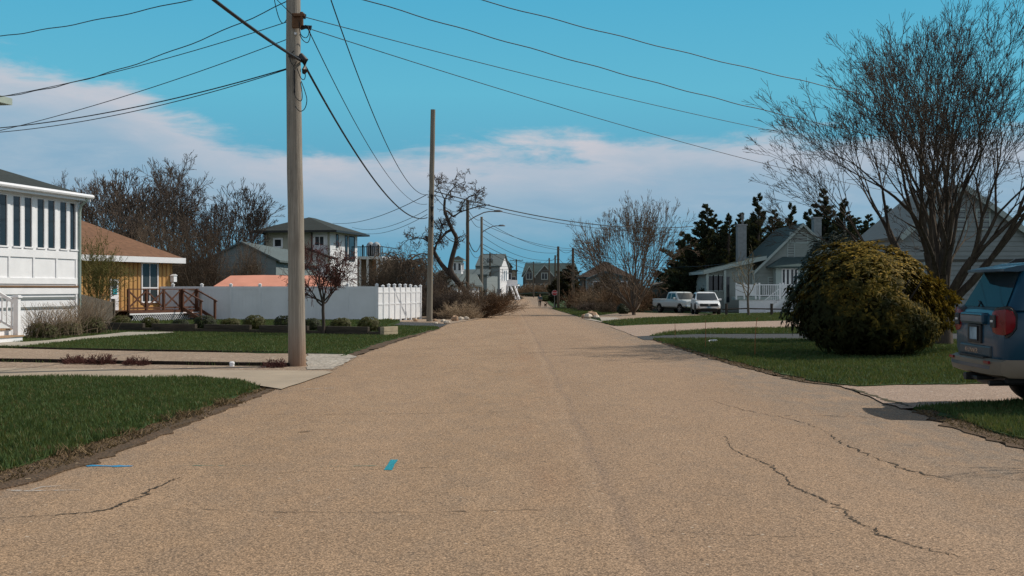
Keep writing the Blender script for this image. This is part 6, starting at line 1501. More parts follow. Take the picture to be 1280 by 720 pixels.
# ---- white suv, nose towards us
Yv = 90.5; xv = X_(884.5, Yv)
wv = thing('white_suv', 'white suv with blue windscreen and black wheel arches facing the camera on the right', 'suv', (xv - .05, Yv + 2.2, g(Yv) + .0), R(-93))
bs = [(.0, .62, 1.0, .78), (.08, .5, 1.08, .88), (.3, .36, 1.12, .93), (1.2, .32, 1.12, .935), (2.6, .32, 1.08, .93), (3.3, .34, 1.05, .925), (4.1, .36, .96, .90), (4.45, .42, .88, .84), (4.58, .5, .78, .74)]
body_shell(wv, bs, (.9, 3.68), .37, M_WHITEP)
greenhouse(wv, .25, 3.45, .75, 2.35, 1.06, 1.66, .90, .70, M_WHITEP)
for x_ in (.9, 3.68):
    for y_ in (-.81, .81): wheel(wv, x_, y_, .37, .24)
end_pane(wv, ((.78, 1.10), (.66, 1.60)), 3.45, 2.35, 1.06, 1.66, M_GLASSB, .10, 'windscreen', 1, .014); end_pane(wv, ((.75, 1.15), (.6, 1.55)), .25, .75, 1.06, 1.66, M_CARGLASS, .04, 'rear_window', -1)
for s in (-1, 1):
    side_pane(wv, [(.75, 1.14), (3.05, 1.14), (2.35, 1.55), (1.0, 1.55)], s, 1.06, 1.66, .90, .70, M_CARGLASS)
    MB().box(2.95, 3.13, min(s * .92, s * 1.10), max(s * .92, s * 1.10), 1.06, 1.2).build('mirror', M_WHITEP, wv, bevel=.04)
    MB().loft([[(x_, s * y_, z0_), (x_ + .05, s * y_, z0_), (x_ + .05, s * y_, z1_), (x_, s * y_, z1_)] for x_, y_, z0_, z1_ in ((4.50, .46, .80, .84), (4.40, .66, .79, .86), (4.22, .84, .80, .90), (4.0, .92, .86, .92))]).build('headlight', M_CARGLASS, wv)
    MB().box(4.42, 4.56, min(s * .55, s * .78), max(s * .55, s * .78), .56, .66).build('fog_lamp', M_PLAST, wv, bevel=.02)
    rr = MB(); rr.loft([[(x_, s * (.62 + dy), 1.66 + dzz) for dy, dzz in ((-.02, 0), (.02, 0), (.02, h_), (-.02, h_))] for x_, h_ in ((.9, .02), (1.0, .06), (2.1, .06), (2.3, .02))]); rr.build('roof_rail', M_PLAST, wv)
    for xw in (.9, 3.68):
        a_ = MB(); n = 14; rw = .37
        for k in range(n):
            A_ = [(xw + rw * q2 * math.cos(math.pi * kk / n), rw * 1.02 + rw * q2 * math.sin(math.pi * kk / n)) for kk, q2 in ((k, 1.16), (k, 1.30), (k + 1, 1.30), (k + 1, 1.16))]
            a_.prism([(x_, s * .91, z_) for x_, z_ in A_], (0, s * .042, 0))
        a_.build('wheel_arch', M_PLAST, wv)
MB().loft([[(4.56, y_, .62), (4.64, y_, .64), (4.62, y_, .82), (4.50, y_, .84)] for y_ in (-.66, -.6, .6, .66)]).build('grille', M_PLAST, wv)
bm2 = MB(); bm2.loft([[(x_ - .1, y_, .38), (x_, y_, .40), (x_ + .01, y_, .48), (x_ - .08, y_, .50)] for x_, y_ in ((4.4, -.82), (4.56, -.5), (4.62, 0), (4.56, .5), (4.4, .82))]); bm2.build('lower_bumper', M_PLAST, wv)
MB().box(4.645, 4.66, -.08, .08, .70, .80).build('emblem', M_CHROME, wv, bevel=.01); MB().box(4.63, 4.65, -.16, .16, .50, .62).build('number_plate', M_PLATE, wv)
MB().box(.4, 4.3, -.7, .7, .24, .36).build('underbody', M_PLAST, wv)

# ---- pale pickup behind it
Yv = 99.0; xv = X_(847, Yv)
pk = thing('pale_pickup', 'pale pickup truck with open bed and regular cab parked behind the white suv', 'pickup', (xv - 1.0, Yv + 2.4, g(Yv)), R(-66))
bs = [(.0, .6, 1.02, .86), (.05, .52, 1.06, .93), (.3, .46, 1.07, .95), (2.2, .44, 1.08, .95), (3.6, .44, 1.12, .95), (4.5, .46, 1.10, .94), (5.1, .5, 1.04, .92), (5.25, .55, .98, .86)]
body_shell(pk, bs, (1.1, 4.3), .38, M_SILVP)
MB().box(.12, 2.0, -.78, .78, 1.075, 1.115).build('bed_liner', M_PLAST, pk)
bd = MB(); bd.box(.03, 2.05, -.93, -.80, 1.05, 1.16); bd.box(.03, 2.05, .80, .93, 1.05, 1.16); bd.box(.03, .14, -.8, .8, 1.05, 1.16); bd.build('bed_wall', M_SILVP, pk, bevel=.02)
greenhouse(pk, 2.05, 4.05, 2.2, 3.45, 1.08, 1.72, .90, .74, M_SILVP, r=.1)
for x_ in (1.1, 4.3):
    for y_ in (-.82, .82): wheel(pk, x_, y_, .38, .25)
end_pane(pk, ((.80, 1.14), (.70, 1.66)), 4.05, 3.45, 1.08, 1.72, M_GLASSB, .10, 'windscreen', 1, .014); end_pane(pk, ((.7, 1.16), (.62, 1.6)), 2.05, 2.2, 1.08, 1.72, M_CARGLASS, .04, 'rear_window', -1)
for s in (-1, 1):
    side_pane(pk, [(2.9, 1.16), (3.75, 1.16), (3.35, 1.62), (2.9, 1.62)], s, 1.08, 1.72, .90, .74, M_CARGLASS); side_pane(pk, [(2.3, 1.18), (2.8, 1.16), (2.8, 1.62), (2.38, 1.62)], s, 1.08, 1.72, .90, .74, M_CARGLASS)
    MB().box(3.55, 3.7, min(s * .93, s * 1.12), max(s * .93, s * 1.12), 1.12, 1.3).build('mirror', M_SILVP, pk, bevel=.03); MB().box(5.12, 5.24, min(s * .55, s * .85), max(s * .55, s * .85), .82, .97).build('headlight', M_LAMP, pk, bevel=.02)
MB().box(5.15, 5.265, -.52, .52, .68, .97).build('grille', M_CHROME, pk, bevel=.02); MB().box(5.1, 5.36, -.9, .9, .48, .64).build('bumper', M_CHROME, pk, bevel=.04)
MB().box(.3, 4.9, -.7, .7, .34, .47).build('underbody', M_PLAST, pk)

# ------------------------------------------------------------------ person and dog in the road
def skin_body(name, verts, edges, mat, parent, root=0, lvl=2):
    me = bpy.data.meshes.new(name); me.from_pydata([v[:3] for v in verts], edges, []); o = bpy.data.objects.new(name, me); COL.objects.link(o)
    m = o.modifiers.new('s', 'SKIN'); m.use_smooth_shade = True
    for i, v in enumerate(verts):
        sv_ = me.skin_vertices[0].data[i]; sv_.radius = (v[3], v[4] if len(v) > 4 else v[3]); sv_.use_root = (i == root)
    s_ = o.modifiers.new('d', 'SUBSURF'); s_.levels = lvl; s_.render_levels = lvl
    bpy.context.view_layer.update(); me2 = bpy.data.meshes.new_from_object(o.evaluated_get(bpy.context.evaluated_depsgraph_get())); o.modifiers.clear(); o.data = me2
    me2.materials.clear(); me2.materials.append(mat); o.parent = parent; return o
M_SKIN = mk('skin', (.42, .25, .17), .6, .05, 5); M_JACKET = mk('grey_blue_jacket', (.075, .11, .14), .9, .2, 6, .1); M_TROUS = mk('dark_trousers', (.012, .014, .022), .9, .2, 6, .1); M_HAIR = mk('dark_hair', (.03, .02, .015), .7, .2, 20)
Yp = 163.0; pe = thing('person', 'person in grey blue jacket and dark trousers walking a small dog up the road', 'person', (X_(674.8, Yp), Yp, g(Yp)), R(180))
V = [(0, 0, .94, .14, .10), (0, .01, 1.15, .135, .10), (0, .0, 1.38, .155, .10), (0, 0, 1.48, .075, .07), (0, .02, 1.54, .055, .055), (0, .03, 1.61, .075, .09), (0, .03, 1.70, .078, .095), (0, .02, 1.76, .05, .06),
     (.19, 0, 1.42, .058), (.26, -.03, 1.14, .046), (.25, .08, .92, .034), (.25, .13, .84, .03), (-.19, 0, 1.42, .058), (-.26, -.05, 1.14, .046), (-.27, .10, .95, .034), (-.27, .16, .88, .03),
     (.10, 0, .86, .095), (.11, .08, .48, .062), (.11, -.05, .10, .042), (.11, .08, .04, .038), (-.10, 0, .86, .095), (-.11, -.02, .48, .062), (-.11, -.26, .16, .042), (-.11, -.20, .06, .036)]
E = [(0, 1), (1, 2), (2, 3), (3, 4), (4, 5), (5, 6), (6, 7), (2, 8), (8, 9), (9, 10), (10, 11), (2, 12), (12, 13), (13, 14), (14, 15), (0, 16), (16, 17), (17, 18), (18, 19), (0, 20), (20, 21), (21, 22), (22, 23)]
pb_ = skin_body('body', V, E, M_SKIN, pe)
for hx_, hy_, hz_ in ((.25, .13, .84), (-.27, .16, .88)):      # five fingers on each hand
    f_ = MB()
    for k, (dx, l_) in enumerate(((-.027, .07), (-.009, .08), (.009, .075), (.027, .06))): f_.tube([(hx_ + dx * .2, hy_ + dx, hz_ - .01), (hx_ + dx * .2, hy_ + dx + .01, hz_ - .01 - l_ * .6), (hx_ + dx * .2 - .015 * (1 if hx_ > 0 else -1), hy_ + dx + .02, hz_ - l_)], [.010, .009, .007], 6)
    f_.tube([(hx_, hy_ + .03, hz_ + .01), (hx_, hy_ + .055, hz_ - .03), (hx_ - .01, hy_ + .05, hz_ - .055)], [.011, .010, .008], 6); f_.build('fingers', M_SKIN, pe, 60)
J = [(0, 0, .88, .165, .125), (0, .01, 1.15, .15, .115), (0, 0, 1.38, .172, .118), (0, 0, 1.48, .09, .085), (.19, 0, 1.42, .072), (.26, -.03, 1.14, .06), (.25, .07, .95, .048), (-.19, 0, 1.42, .072), (-.26, -.05, 1.14, .06), (-.27, .09, .98, .048)]
skin_body('jacket', J, [(0, 1), (1, 2), (2, 3), (2, 4), (4, 5), (5, 6), (2, 7), (7, 8), (8, 9)], M_JACKET, pe)
T_ = [(0, 0, .95, .145, .11), (.10, 0, .84, .108), (.11, .08, .48, .078), (.11, -.04, .12, .06), (-.10, 0, .84, .108), (-.11, -.02, .48, .078), (-.11, -.25, .18, .058)]
skin_body('trousers', T_, [(0, 1), (1, 2), (2, 3), (0, 4), (4, 5), (5, 6)], M_TROUS, pe)
q = random.Random(2); hr = MB(); hr.blob((0, .005, 1.72), (.092, .108, .095), q, 12, .03); hr.build('hair', M_HAIR, pe, 60)
fc = MB(); fc.blob((.03, .118, 1.665), (.012, .008, .008), q, 8, 0); fc.blob((-.03, .118, 1.665), (.012, .008, .008), q, 8, 0); fc.build('eyes', M_HAIR, pe, 60)
fc = MB(); fc.tube([(0, .115, 1.665), (0, .14, 1.63), (0, .118, 1.62)], [.008, .014, .008], 6); fc.build('nose', M_SKIN, pe, 60); MB().box(-.022, .022, .108, .118, 1.588, 1.596).build('mouth', mk('lips', (.3, .12, .1), .6, .1, 5), pe)
for s in (-1, 1): e_ = MB(); e_.blob((s * .082, .02, 1.65), (.012, .022, .032), q, 8, 0); e_.build('ear', M_SKIN, pe, 60)
for yy, x_ in ((.05, .11), (-.21, -.11)):
    s_ = MB(); s_.loft([[(x_ + w_ * math.cos(a_), yy + y_, max(.0, zc2 + h_ * math.sin(a_))) for a_ in [k * math.pi / 4 for k in range(8)]] for y_, w_, h_, zc2 in ((-.11, .03, .04, .05), (-.05, .045, .055, .06), (.06, .048, .04, .045), (.14, .03, .025, .03))]); s_.build('shoe', M_TROUS, pe, 60)
dg_ = thing('dog', 'small dark dog walking on the road beside the person', 'dog', (X_(681.8, Yp - .5), Yp - .5, g(Yp)), R(200))
M_FUR = mk('dark_fur', (.06, .035, .024), .9, .4, 8, .1)
D_ = [(0, -.18, .34, .08, .095), (0, .0, .33, .085, .10), (0, .18, .345, .095, .12), (0, .27, .43, .06), (0, .34, .50, .062), (0, .42, .485, .04), (0, .48, .475, .028),
      (.06, .2, .26, .045), (.065, .19, .13, .026), (.065, .20, .03, .024), (.065, .235, .015, .02), (-.06, .2, .26, .045), (-.065, .22, .13, .026), (-.065, .26, .04, .024), (-.065, .29, .02, .02),
      (.06, -.19, .27, .058), (.065, -.13, .19, .038), (.065, -.23, .12, .022), (.065, -.21, .025, .02), (.065, -.17, .015, .018), (-.06, -.19, .27, .058), (-.065, -.10, .19, .038), (-.065, -.19, .11, .022), (-.065, -.14, .03, .02), (-.065, -.10, .02, .018), (0, -.27, .40, .03), (0, -.35, .50, .022), (0, -.36, .58, .012)]
Ed = [(0, 1), (1, 2), (2, 3), (3, 4), (4, 5), (5, 6), (2, 7), (7, 8), (8, 9), (9, 10), (2, 11), (11, 12), (12, 13), (13, 14), (0, 15), (15, 16), (16, 17), (17, 18), (18, 19), (0, 20), (20, 21), (21, 22), (22, 23), (23, 24), (0, 25), (25, 26), (26, 27)]
skin_body('body', D_, Ed, M_FUR, dg_, 1)
for s in (-1, 1): MB().prism([(s * .03, .33, .54), (s * .065, .32, .53), (s * .06, .33, .46)], (0, .02, 0)).build('ear', M_FUR, dg_)
ls = wire('dog leash between the person and the dog', (X_(674.8, Yp) + .27, Yp - .16, g(Yp) + .86), (X_(681.8, Yp) - .08, Yp - .75, g(Yp) + .42), .12, .008, 'leash', group=None); ls['category'] = 'leash'; 
# ------------------------------------------------------------------ far houses
def far_gable(label, px0, px1, pyr, pye, Y, depth, wall, roofm, rz=0.0, wins=(), trim=None, name='far_house', side_wins=()):
    z0 = g(Y); x0, x1 = X_(px0, Y), X_(px1, Y); xm = (x0 + x1) / 2; hw = (x1 - x0) / 2
    t = thing(name, label, 'house', (xm, Y, z0), rz); ze = Z_(pye, Y) - z0; zr = Z_(pyr, Y) - z0
    gable_walls(t, -hw, hw, 0, depth, ze, zr, wall, -1); gable_roof(t, -hw, hw, 0, depth, ze, zr, .3, .3, roofm, .18, trim)
    for u, v, w_, h_ in wins: window(t, (-hw + 2 * hw * u, 0, v * ze), (1, 0, 0), w_, h_, .12, (0, 0))
    for y_, v, w_, h_ in side_wins: window(t, (hw, y_, v * ze), (0, 1, 0), w_, h_, .12, (0, 0))
    return t
# gambrel-like grey house: shaded long side, sunlit white gable towards the road
Y = 250.0; z0 = g(Y); xl, xr = X_(594, Y), X_(624.5, Y)
gw = thing('grey_gambrel_house', 'far two storey house with grey shaded side and bright white gable by the road', 'house', (xr, Y, z0), R(-7))
ze = Z_(333, Y) - z0; zt = Z_(327.5, Y) - z0; wd = xr - xl
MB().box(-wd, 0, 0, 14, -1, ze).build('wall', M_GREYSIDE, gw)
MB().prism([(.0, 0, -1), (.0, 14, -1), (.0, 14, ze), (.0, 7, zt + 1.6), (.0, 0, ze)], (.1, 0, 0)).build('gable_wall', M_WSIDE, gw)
MB().prism([(-wd, -.3, ze - .1), (-wd, 7, zt + 1.6), (-wd, 14.3, ze - .1), (-wd, 14.3, ze + .15), (-wd, 7, zt + 1.9), (-wd, -.3, ze + .15)], (wd + .4, 0, 0)).build('roof', M_GREYROOF, gw)
for y_, v, w_, h_ in ((3.2, ze - 1.6, .7, 1.1), (6, ze - 3.0, 1.3, 2.2), (9.5, ze - 3.0, 1.3, 2.2), (2.5, ze - 3.1, 1.0, 1.3)): window(gw, (.1, y_, v), (0, 1, 0), w_, h_, .15, (0, 0))
window(gw, (-wd * .45, 0, ze - 3.5), (1, 0, 0), 1.2, 1.3, .15, (1, 0))
sr = MB(); sr.bar((.8, 11, 3.4), (2.6, 7.0, .2), .2, .5); sr.bar((1.7, 11, 3.4), (3.4, 7.0, .2), .2, .5); sr.box(.1, 2.6, 10.6, 13.6, 3.1, 3.4); sr.box(.2, .35, 10.7, 10.85, -.5, 3.1); sr.box(2.35, 2.5, 10.7, 10.85, -.5, 3.1); sr.box(.2, 2.5, 10.62, 10.7, 3.4, 4.4); sr.build('outside_stair', M_WHITE, gw)
dkh = far_gable('dark narrow gable roof peeking behind the far grey gambrel house', 631, 640, 327, 333, 290, 10, M_DARKSIDE, M_DARKROOF, 0, ((.3, .6, 1.0, 1.4),))
far_gable('far olive grey house edge right of the white gable', 637, 646, 338, 338.5, 300, 9, M_BEIGESIDE, M_GREYROOF, 0, ((.3, .6, .9, 1.2),))
# big dark house closing the street
Y = 400.0; z0 = g(Y); xa, xb = X_(654, Y), X_(723, Y); cxx = (xa + xb) / 2
dh = thing('dark_gabled_house', 'large dark shingled house with two front gables closing the end of the street', 'house', (cxx, Y, z0), 0)
hw = (xb - xa) / 2; ze = Z_(345, Y) - z0; zr = Z_(329.5, Y) - z0
MB().box(-hw, hw, 0, 10, -2, ze).build('wall', M_DARKSIDE, dh)
MB().prism([(-hw - .5, -.5, ze - .2), (-hw + .8, 4.8, zr), (hw - .8, 4.8, zr), (hw + .5, -.5, ze - .2)], (0, .01, .3)).build('roof', M_GREENROOF, dh)
MB().prism([(-hw - .5, 10.4, ze - .2), (-hw + .8, 5.0, zr), (hw - .8, 5.0, zr), (hw + .5, 10.4, ze - .2)], (0, -.01, .3)).build('roof', M_GREENROOF, dh)
for px, pw, pt in ((661.5, 12, 334), (680.5, 24, 332.5), (708, 12, 336)):
    xc_ = X_(px, Y) - cxx; w2 = pw / 2 * Y / F; zt2 = Z_(pt, Y) - z0; zl2 = ze - .4
    gd = MB().prism([(xc_ - w2, -1.4, -2), (xc_ + w2, -1.4, -2), (xc_ + w2, -1.4, zl2), (xc_, -1.4, zt2), (xc_ - w2, -1.4, zl2)], (0, 4.2, 0)).build('gable', M_DARKSIDE, dh)
    for s in (-1, 1): MB().prism([(xc_, -1.8, zt2 + .05), (xc_ + s * (w2 + .5), -1.8, zl2 - .45), (xc_ + s * (w2 + .5), -1.8, zl2 - .05), (xc_, -1.8, zt2 + .45)], (0, .35, 0)).build('gable_board', M_TRIMGREY, gd)
    window(dh, (xc_ - .9, -1.4, zl2 - .6), (1, 0, 0), 1.8, 1.9, .2, (1, 0), M_TRIMGREY)
for px in (657, 664, 676, 682, 690, 700): window(dh, (X_(px, Y) - cxx, -1.4 if px not in (690, 700) else 0, 2.0), (1, 0, 0), 1.2, 1.7, .15, (0, 0), M_TRIMGREY)
MB().box(X_(668, Y) - cxx, X_(674, Y) - cxx, -.12, 0, 0, 4.5).build('porch_opening', M_GLASS, dh)
# left: cupola house and small white gable
far_gable('small white gabled house glimpsed behind the gnarled trunk', 559, 568.5, 344, 352, 118, 9, M_WSIDE, M_GREYROOF, R(-14), ((.3, .4, .7, .8), (.65, .1, .6, 1.3)), M_WHITE)
Y = 150.0; z0 = g(Y); cp = thing('cupola_house', 'white house tower with small hip roof left of the dark lamp pole', 'house', (X_(571.5, Y), Y, z0), R(-12))
w2 = 5.0 * Y / F; zt = Z_(325, Y) - z0; MB().box(-w2, w2, 0, 2 * w2, -1, zt).build('wall', M_WSIDE, cp); hip_roof(cp, -w2, w2, 0, 2 * w2, zt, .55, .35, M_DARKROOF, M_TRIMGREY, .15)
for xx in (-.45, .15): window(cp, (xx * 1.0, 0, zt - 1.3), (1, 0, 0), .3, .9, .07, (0, 0)); window(cp, (w2, .55 + xx + .3, zt - 1.3), (0, 1, 0), .22, .9, .07, (0, 0))
MB().box(-3.2, 3.6, .9, 7, -1, Z_(345, Y) - z0).build('lower_wing', M_GREYSIDE, cp); MB().prism([(-3.4, .6, Z_(345, Y) - z0), (3.8, .6, Z_(345, Y) - z0), (3.4, 3.9, Z_(338, Y) - z0), (-3.0, 3.9, Z_(338, Y) - z0)], (0, .01, .2)).build('wing_roof', M_GREYROOF, cp)
far_gable('low grey roofed house behind the brown thicket left of the lamp poles', 574, 596, 344, 350, 170, 12, M_GREYSIDE, M_GREYROOF, 0, ((.3, .4, 1, 1),))
# right: brown roofed bungalow with blue grey front wing
Y = 132.0; z0 = g(Y); bx = X_(752, Y)
bb = thing('brown_roof_bungalow', 'bungalow with brown pyramid roof and blue grey wing behind the bare round tree', 'house', (bx, Y, z0), 0)
q_ = lambda px: X_(px, Y) - bx
zz_ = lambda py: Z_(py, Y) - z0
MB().box(q_(732), q_(792), 3, 11, -1, zz_(345)).build('wall', M_DARKSIDE, bb)
hip_roof(bb, q_(732), q_(792), 3, 11, zz_(346), zz_(325) - zz_(346), .5, mk('worn_brown_shingle', (.062, .044, .036), .9, .25, 3, .2, rows=.16), M_DARKROOF)
MB().prism([(q_(734), 0, -1), (q_(800), 0, -1), (q_(800), 0, zz_(352)), (q_(756), 0, zz_(341)), (q_(734), 0, zz_(350))], (0, 2.9, 0)).build('front_wing', M_BLUESIDE, bb)
for a_, b_ in (((734, 350), (756, 341)), ((756, 341), (800, 352))): MB().prism([(q_(a_[0]), -.3, zz_(a_[1])), (q_(b_[0]), -.3, zz_(b_[1])), (q_(b_[0]), -.3, zz_(b_[1]) + .2), (q_(a_[0]), -.3, zz_(a_[1]) + .2)], (0, 3.1, 0)).build('wing_roof', M_GREYROOF, bb)
for px in (742, 764, 774): window(bb, (q_(px), 0, zz_(364)), (1, 0, 0), .8, 1.0, .12, (0, 0))
# low dark shed behind the pickup
far_gable('low dark brown shed with shallow roof behind the pickup', 822, 872, 351, 357, 112, 6, M_DARKSIDE, mk('shed_roof', (.13, .11, .09), .9, .2, 3, rows=.15), 0, (), None, 'shed')

# ------------------------------------------------------------------ shrubs, thickets, hedges further off
th1 = twig_bush(71, 1.0, 1.0, 80, cfgT, .011, .0042, (5, 80)); th2 = twig_bush(72, 1.0, 1.0, 80, cfgT, .011, .0048, (10, 70))
M_RUSTTWIG = mk('rusty_twig', (.15, .092, .055), .9, .3, 1.5, .1); M_TANTWIG = mk('tan_twig', (.22, .155, .10), .9, .3, 1.5, .1)
for i, (px, pb, pt, w_, Y, ms, mt, dp, lab) in enumerate((
    (568, 400, 358, 46, 72, th1, M_BROWNTWIG, 3.0, 'dense brown thicket right behind the second utility pole'),
    (592, 397, 362, 48, 75, th2, M_RUSTTWIG, 4.0, 'rusty brown thicket leaning over the left road edge'),
    (604, 394, 366, 30, 82, th1, M_BROWNTWIG, 5.0, 'brown thicket end touching the road beside the paler lamp pole'),
    (548, 399, 364, 24, 70, th2, M_DARKTWIG, 2.0, 'dark brown thicket left of the second utility pole'),
    (576, 398, 378, 30, 69, th1, M_PALETWIG, 1.6, 'pale dry branch heap behind the roadside stones'),)):
    bush_px(lab, px, pb, pt, w_, Y, ms, mt, i * 1.3, 'thicket', 'thicket', None, True, dp)
for i, (px, pt, w_, Y, mt, lab) in enumerate(((621, 366, 16, 150, M_TANTWIG, 'clump of tan ornamental grass on the far left verge'), (733, 356, 34, 124, M_RUSTTWIG, 'loose rusty shrub right of the dark juniper'), (768, 350, 42, 120, M_BROWNTWIG, 'tall brown twiggy shrub before the bungalow windows'), (790, 354, 44, 104, M_RUSTTWIG, 'brown twiggy shrub right behind the bare round tree'), (743, 364, 34, 112, M_TANTWIG, 'tan twiggy shrub before the blue grey wing'), (724, 372, 22, 150, M_RUSTTWIG, 'low rusty shrub at the foot of the guyed pole'),
    (759, 378, 18, 95, M_BROWNTWIG, 'round brown shrub on the lawn left of the bare round tree'), (735, 377, 20, 108, M_DARKTWIG, 'low dark shrub on the verge left of the tan shrub'), (775, 362, 34, 100, M_RUSTTWIG, 'rusty shrub behind the trunk of the bare round tree'), (824, 364, 40, 118, M_BROWNTWIG, 'brown brush between bare round tree and pickup'), (670, 355, 36, 370, M_TANTWIG, 'tan brush in front of the dark gabled house'), (596, 350, 30, 190, M_DARKTWIG, 'dark shrub before the low grey roofed house'))):
    bush_px(lab, px, 390, pt, w_, Y, th1 if i % 2 else th2, mt, i, 'twiggy_shrub', 'shrub', None)
gb = leafy(55, 1, 1, 1.8, 700, 6, .16, .08, .1, .4, 8)
M_GREENBUSH = foliage('green_bush_leaf', (.03, .045, .012), (.07, .085, .022), .6, .2, .15, 2)
Y = 118.0; leaf_shrub('round green bush before the blue grey wing', (X_(757, Y), Y, g(Y)), gb, M_GREENBUSH, .78, 0, 0, 'green_bush', 'shrub')
Y = 112.0; leaf_shrub('dark low bush beside the trunk of the bare round tree', (X_(779, 92), 92, g(92)), gb, M_DKYEW, (.55, .5, .45), 1, 0, 'green_bush', 'shrub')
Y = 350.0; hd = leaf_shrub('long dark hedge at the foot of the dark gabled house', (X_(678, Y), Y, g(Y)), gb, M_HEDGE, (7, 2, .75), 0, 0, 'hedge', 'hedge')
leaf_shrub('low green shrub at the right corner of the far junction', (X_(683, 240), 240, g(240)), gb, M_GREENBUSH, (1.6, 1.5, .7), 2, 0, 'green_bush', 'shrub')
leaf_shrub('dark low shrubs line at the left side of the far junction', (X_(639, 270), 270, g(270)), gb, M_DKYEW, (5, 2, .5), 2, 0, 'hedge', 'hedge')
# distant scrub along the horizon: uncountable
rg = np.random.default_rng(91); C = []
for i in range(26000):
    Y = rg.uniform(380, 560); x = rg.uniform(-.6, .6) * Y
    if -3 < x - .015 * Y < 22 and Y < 430: continue
    C.append((x, Y, -.6 + (1.2 + .9 * math.sin(x * .05) + .7 * math.sin(x * .13 + 2)) * abs(rg.normal(0, .6))))
V, Q = leaf_quads(np.array(C), rg.normal(0, 1, (len(C), 3)), 1.6, .8, rg)
tag(link('far_scrub', np_mesh('far_scrub', V, Q), foliage('scrub', (.03, .032, .016), (.075, .055, .032), .8, .1, .1, .05)), 'brown and green scrub along the horizon', 'scrub', None, 'stuff')

# ------------------------------------------------------------------ stones along the gravel
M_ROCK = mk('tan_rock', (.40, .27, .18), .9, .3, 3, .2, bmp=.5, bscale=8); M_ROCKW = mk('pale_rock', (.52, .45, .37), .9, .25, 3, .2, bmp=.5, bscale=8)
rk = []
for s in range(5):
    q = random.Random(s + 60); me = MB().blob((0, 0, .42), (.62, .5, .5), q, 9, .2).mesh('rock'); me.polygons.foreach_set('use_smooth', [True] * len(me.polygons)); me.set_sharp_from_angle(angle=R(28)); rk.append(me)
rocks = [(479, 401, 6, 0, 'tan rock at the foot of the sunlit fence, leftmost'), (487, 401.5, 8, 0, 'larger tan rock at the fence foot, second from left'), (494, 401, 6, 0, 'brown rock at the fence foot, third from left'), (502, 400, 5, 0, 'small tan rock near the middle of the sunlit fence foot'), (519, 402, 7, 0, 'split tan rock left of the second utility pole'), (544, 402, 6, 0, 'tan rock right at the base of the second utility pole'), (545, 405.5, 6, 1, 'flat pale stone in front of the second utility pole'),
         (554, 403, 7, 1, 'pale stone right of the second utility pole'), (559, 405, 8, 1, 'pale upright stone nearest to the road edge'), (569, 401.5, 12, 0, 'largest tan boulder of the roadside row'), (576, 400.5, 8, 1, 'pale boulder right of the largest boulder'), (583, 400, 8, 1, 'pale boulder at the right end of the roadside row'), (550, 397, 7, 0, 'reddish tan rock behind the pole by the thicket'), (553, 396.5, 5, 1, 'pale rock behind the pole by the thicket'), (451, 401.5, 6, 0, 'lone tan rock at the foot of the shaded fence')]
for i, (px, py, w_, c, lab) in enumerate(rocks):
    x, y = G(px, py); s = w_ * y / F / 1.15
    o = bpy.data.objects.new('rock', rk[i % 5]); COL.objects.link(o)
    if not rk[i % 5].materials: rk[i % 5].materials.append(M_ROCK)
    o.material_slots[0].link = 'OBJECT'; o.material_slots[0].material = M_ROCKW if c else M_ROCK
    o.location = (x, y, g(y) - .02); o.scale = (s, s, s * .8); o.rotation_euler = (0, 0, i * 1.9); tag(o, lab, 'rock', 'roadside rocks')
for i, (px, py, lab) in enumerate(((738, 398, 'tan stone in the heap at the corner of the far paver patch'), (728, 384.5, 'small stone in the row below the dark juniper'))):
    for k in range(4):
        x, y = G(px + (k - 1.5) * 5, py + (k % 2) * .8); sc = .34 + .12 * (k % 3); o = bpy.data.objects.new('rock', rk[(k + i) % 5]); COL.objects.link(o); o.material_slots[0].link = 'OBJECT'; o.material_slots[0].material = M_ROCKW if k % 2 else M_ROCK
        o.location = (x, y, g(y)); o.scale = (sc, sc, sc * .8); o.rotation_euler = (0, 0, k * 1.3); tag(o, lab, 'rock', lab)
# cut log pieces and dry branches heap
# ------------------------------------------------------------------ small things
def small(name, label, cat, px, py, mb, mat, rz=0.0, dz=0.0, smooth=0):
    x, y = G(px, py); o = mb.build(name, mat, None, smooth); o.location = (x, y, g(y) + dz); o.rotation_euler = (0, 0, rz); return tag(o, label, cat)
m = MB(); m.tube([(0, 0, 0), (0, 0, .05)], .045, 12); m.tube([(0, 0, .05), (0, 0, .085), (0, 0, .10)], [.05, .05, .03], 12)
small('pipe_cap', 'small white pipe cap standing at the gravel edging', 'pipe cap', 290, 458.5, m, M_WHITE, smooth=40)
m = MB(); V = [(-.18, 0, .0), (-.12, -.05, .07), (.0, .02, .10), (.14, -.02, .11), (.2, .03, .07), (.16, .06, 0), (.02, .08, .03), (-.1, .07, .02), (.05, -.06, .0)]
m.add(V, [(0, 1, 2), (0, 2, 7), (1, 8, 2), (2, 8, 3), (3, 8, 4), (4, 8, 5), (2, 3, 6), (3, 4, 5), (3, 5, 6), (2, 6, 7)]); small('litter', 'crumpled white scrap lying on the lawn by the dark driveway', 'litter', 889, 429, m, M_WHITE)
SG = 'thin marker rods on the right lawns'
for px, pb, pt, lab in ((943.5, 447, 397, 'tallest thin orange marker rod on the lawn left of the rhododendron'), (881.7, 437, 400, 'thin orange marker rod near the white scrap'), (843.6, 424.5, 404, 'shorter thin marker rod beside the dark driveway')):
    x, y = G(px, pb); h_ = Z_(pt, y) - g(y)
    o = MB().tube([(0, 0, -.05), (.01, 0, h_ * .6), (.05 if px > 900 else 0, 0, h_)], .0065, 6).build('marker_rod', mk('orange_rod', (.30, .085, .03), .6, .2, 4), None); o.location = (x, y, g(y)); tag(o, lab, 'marker rod', SG)
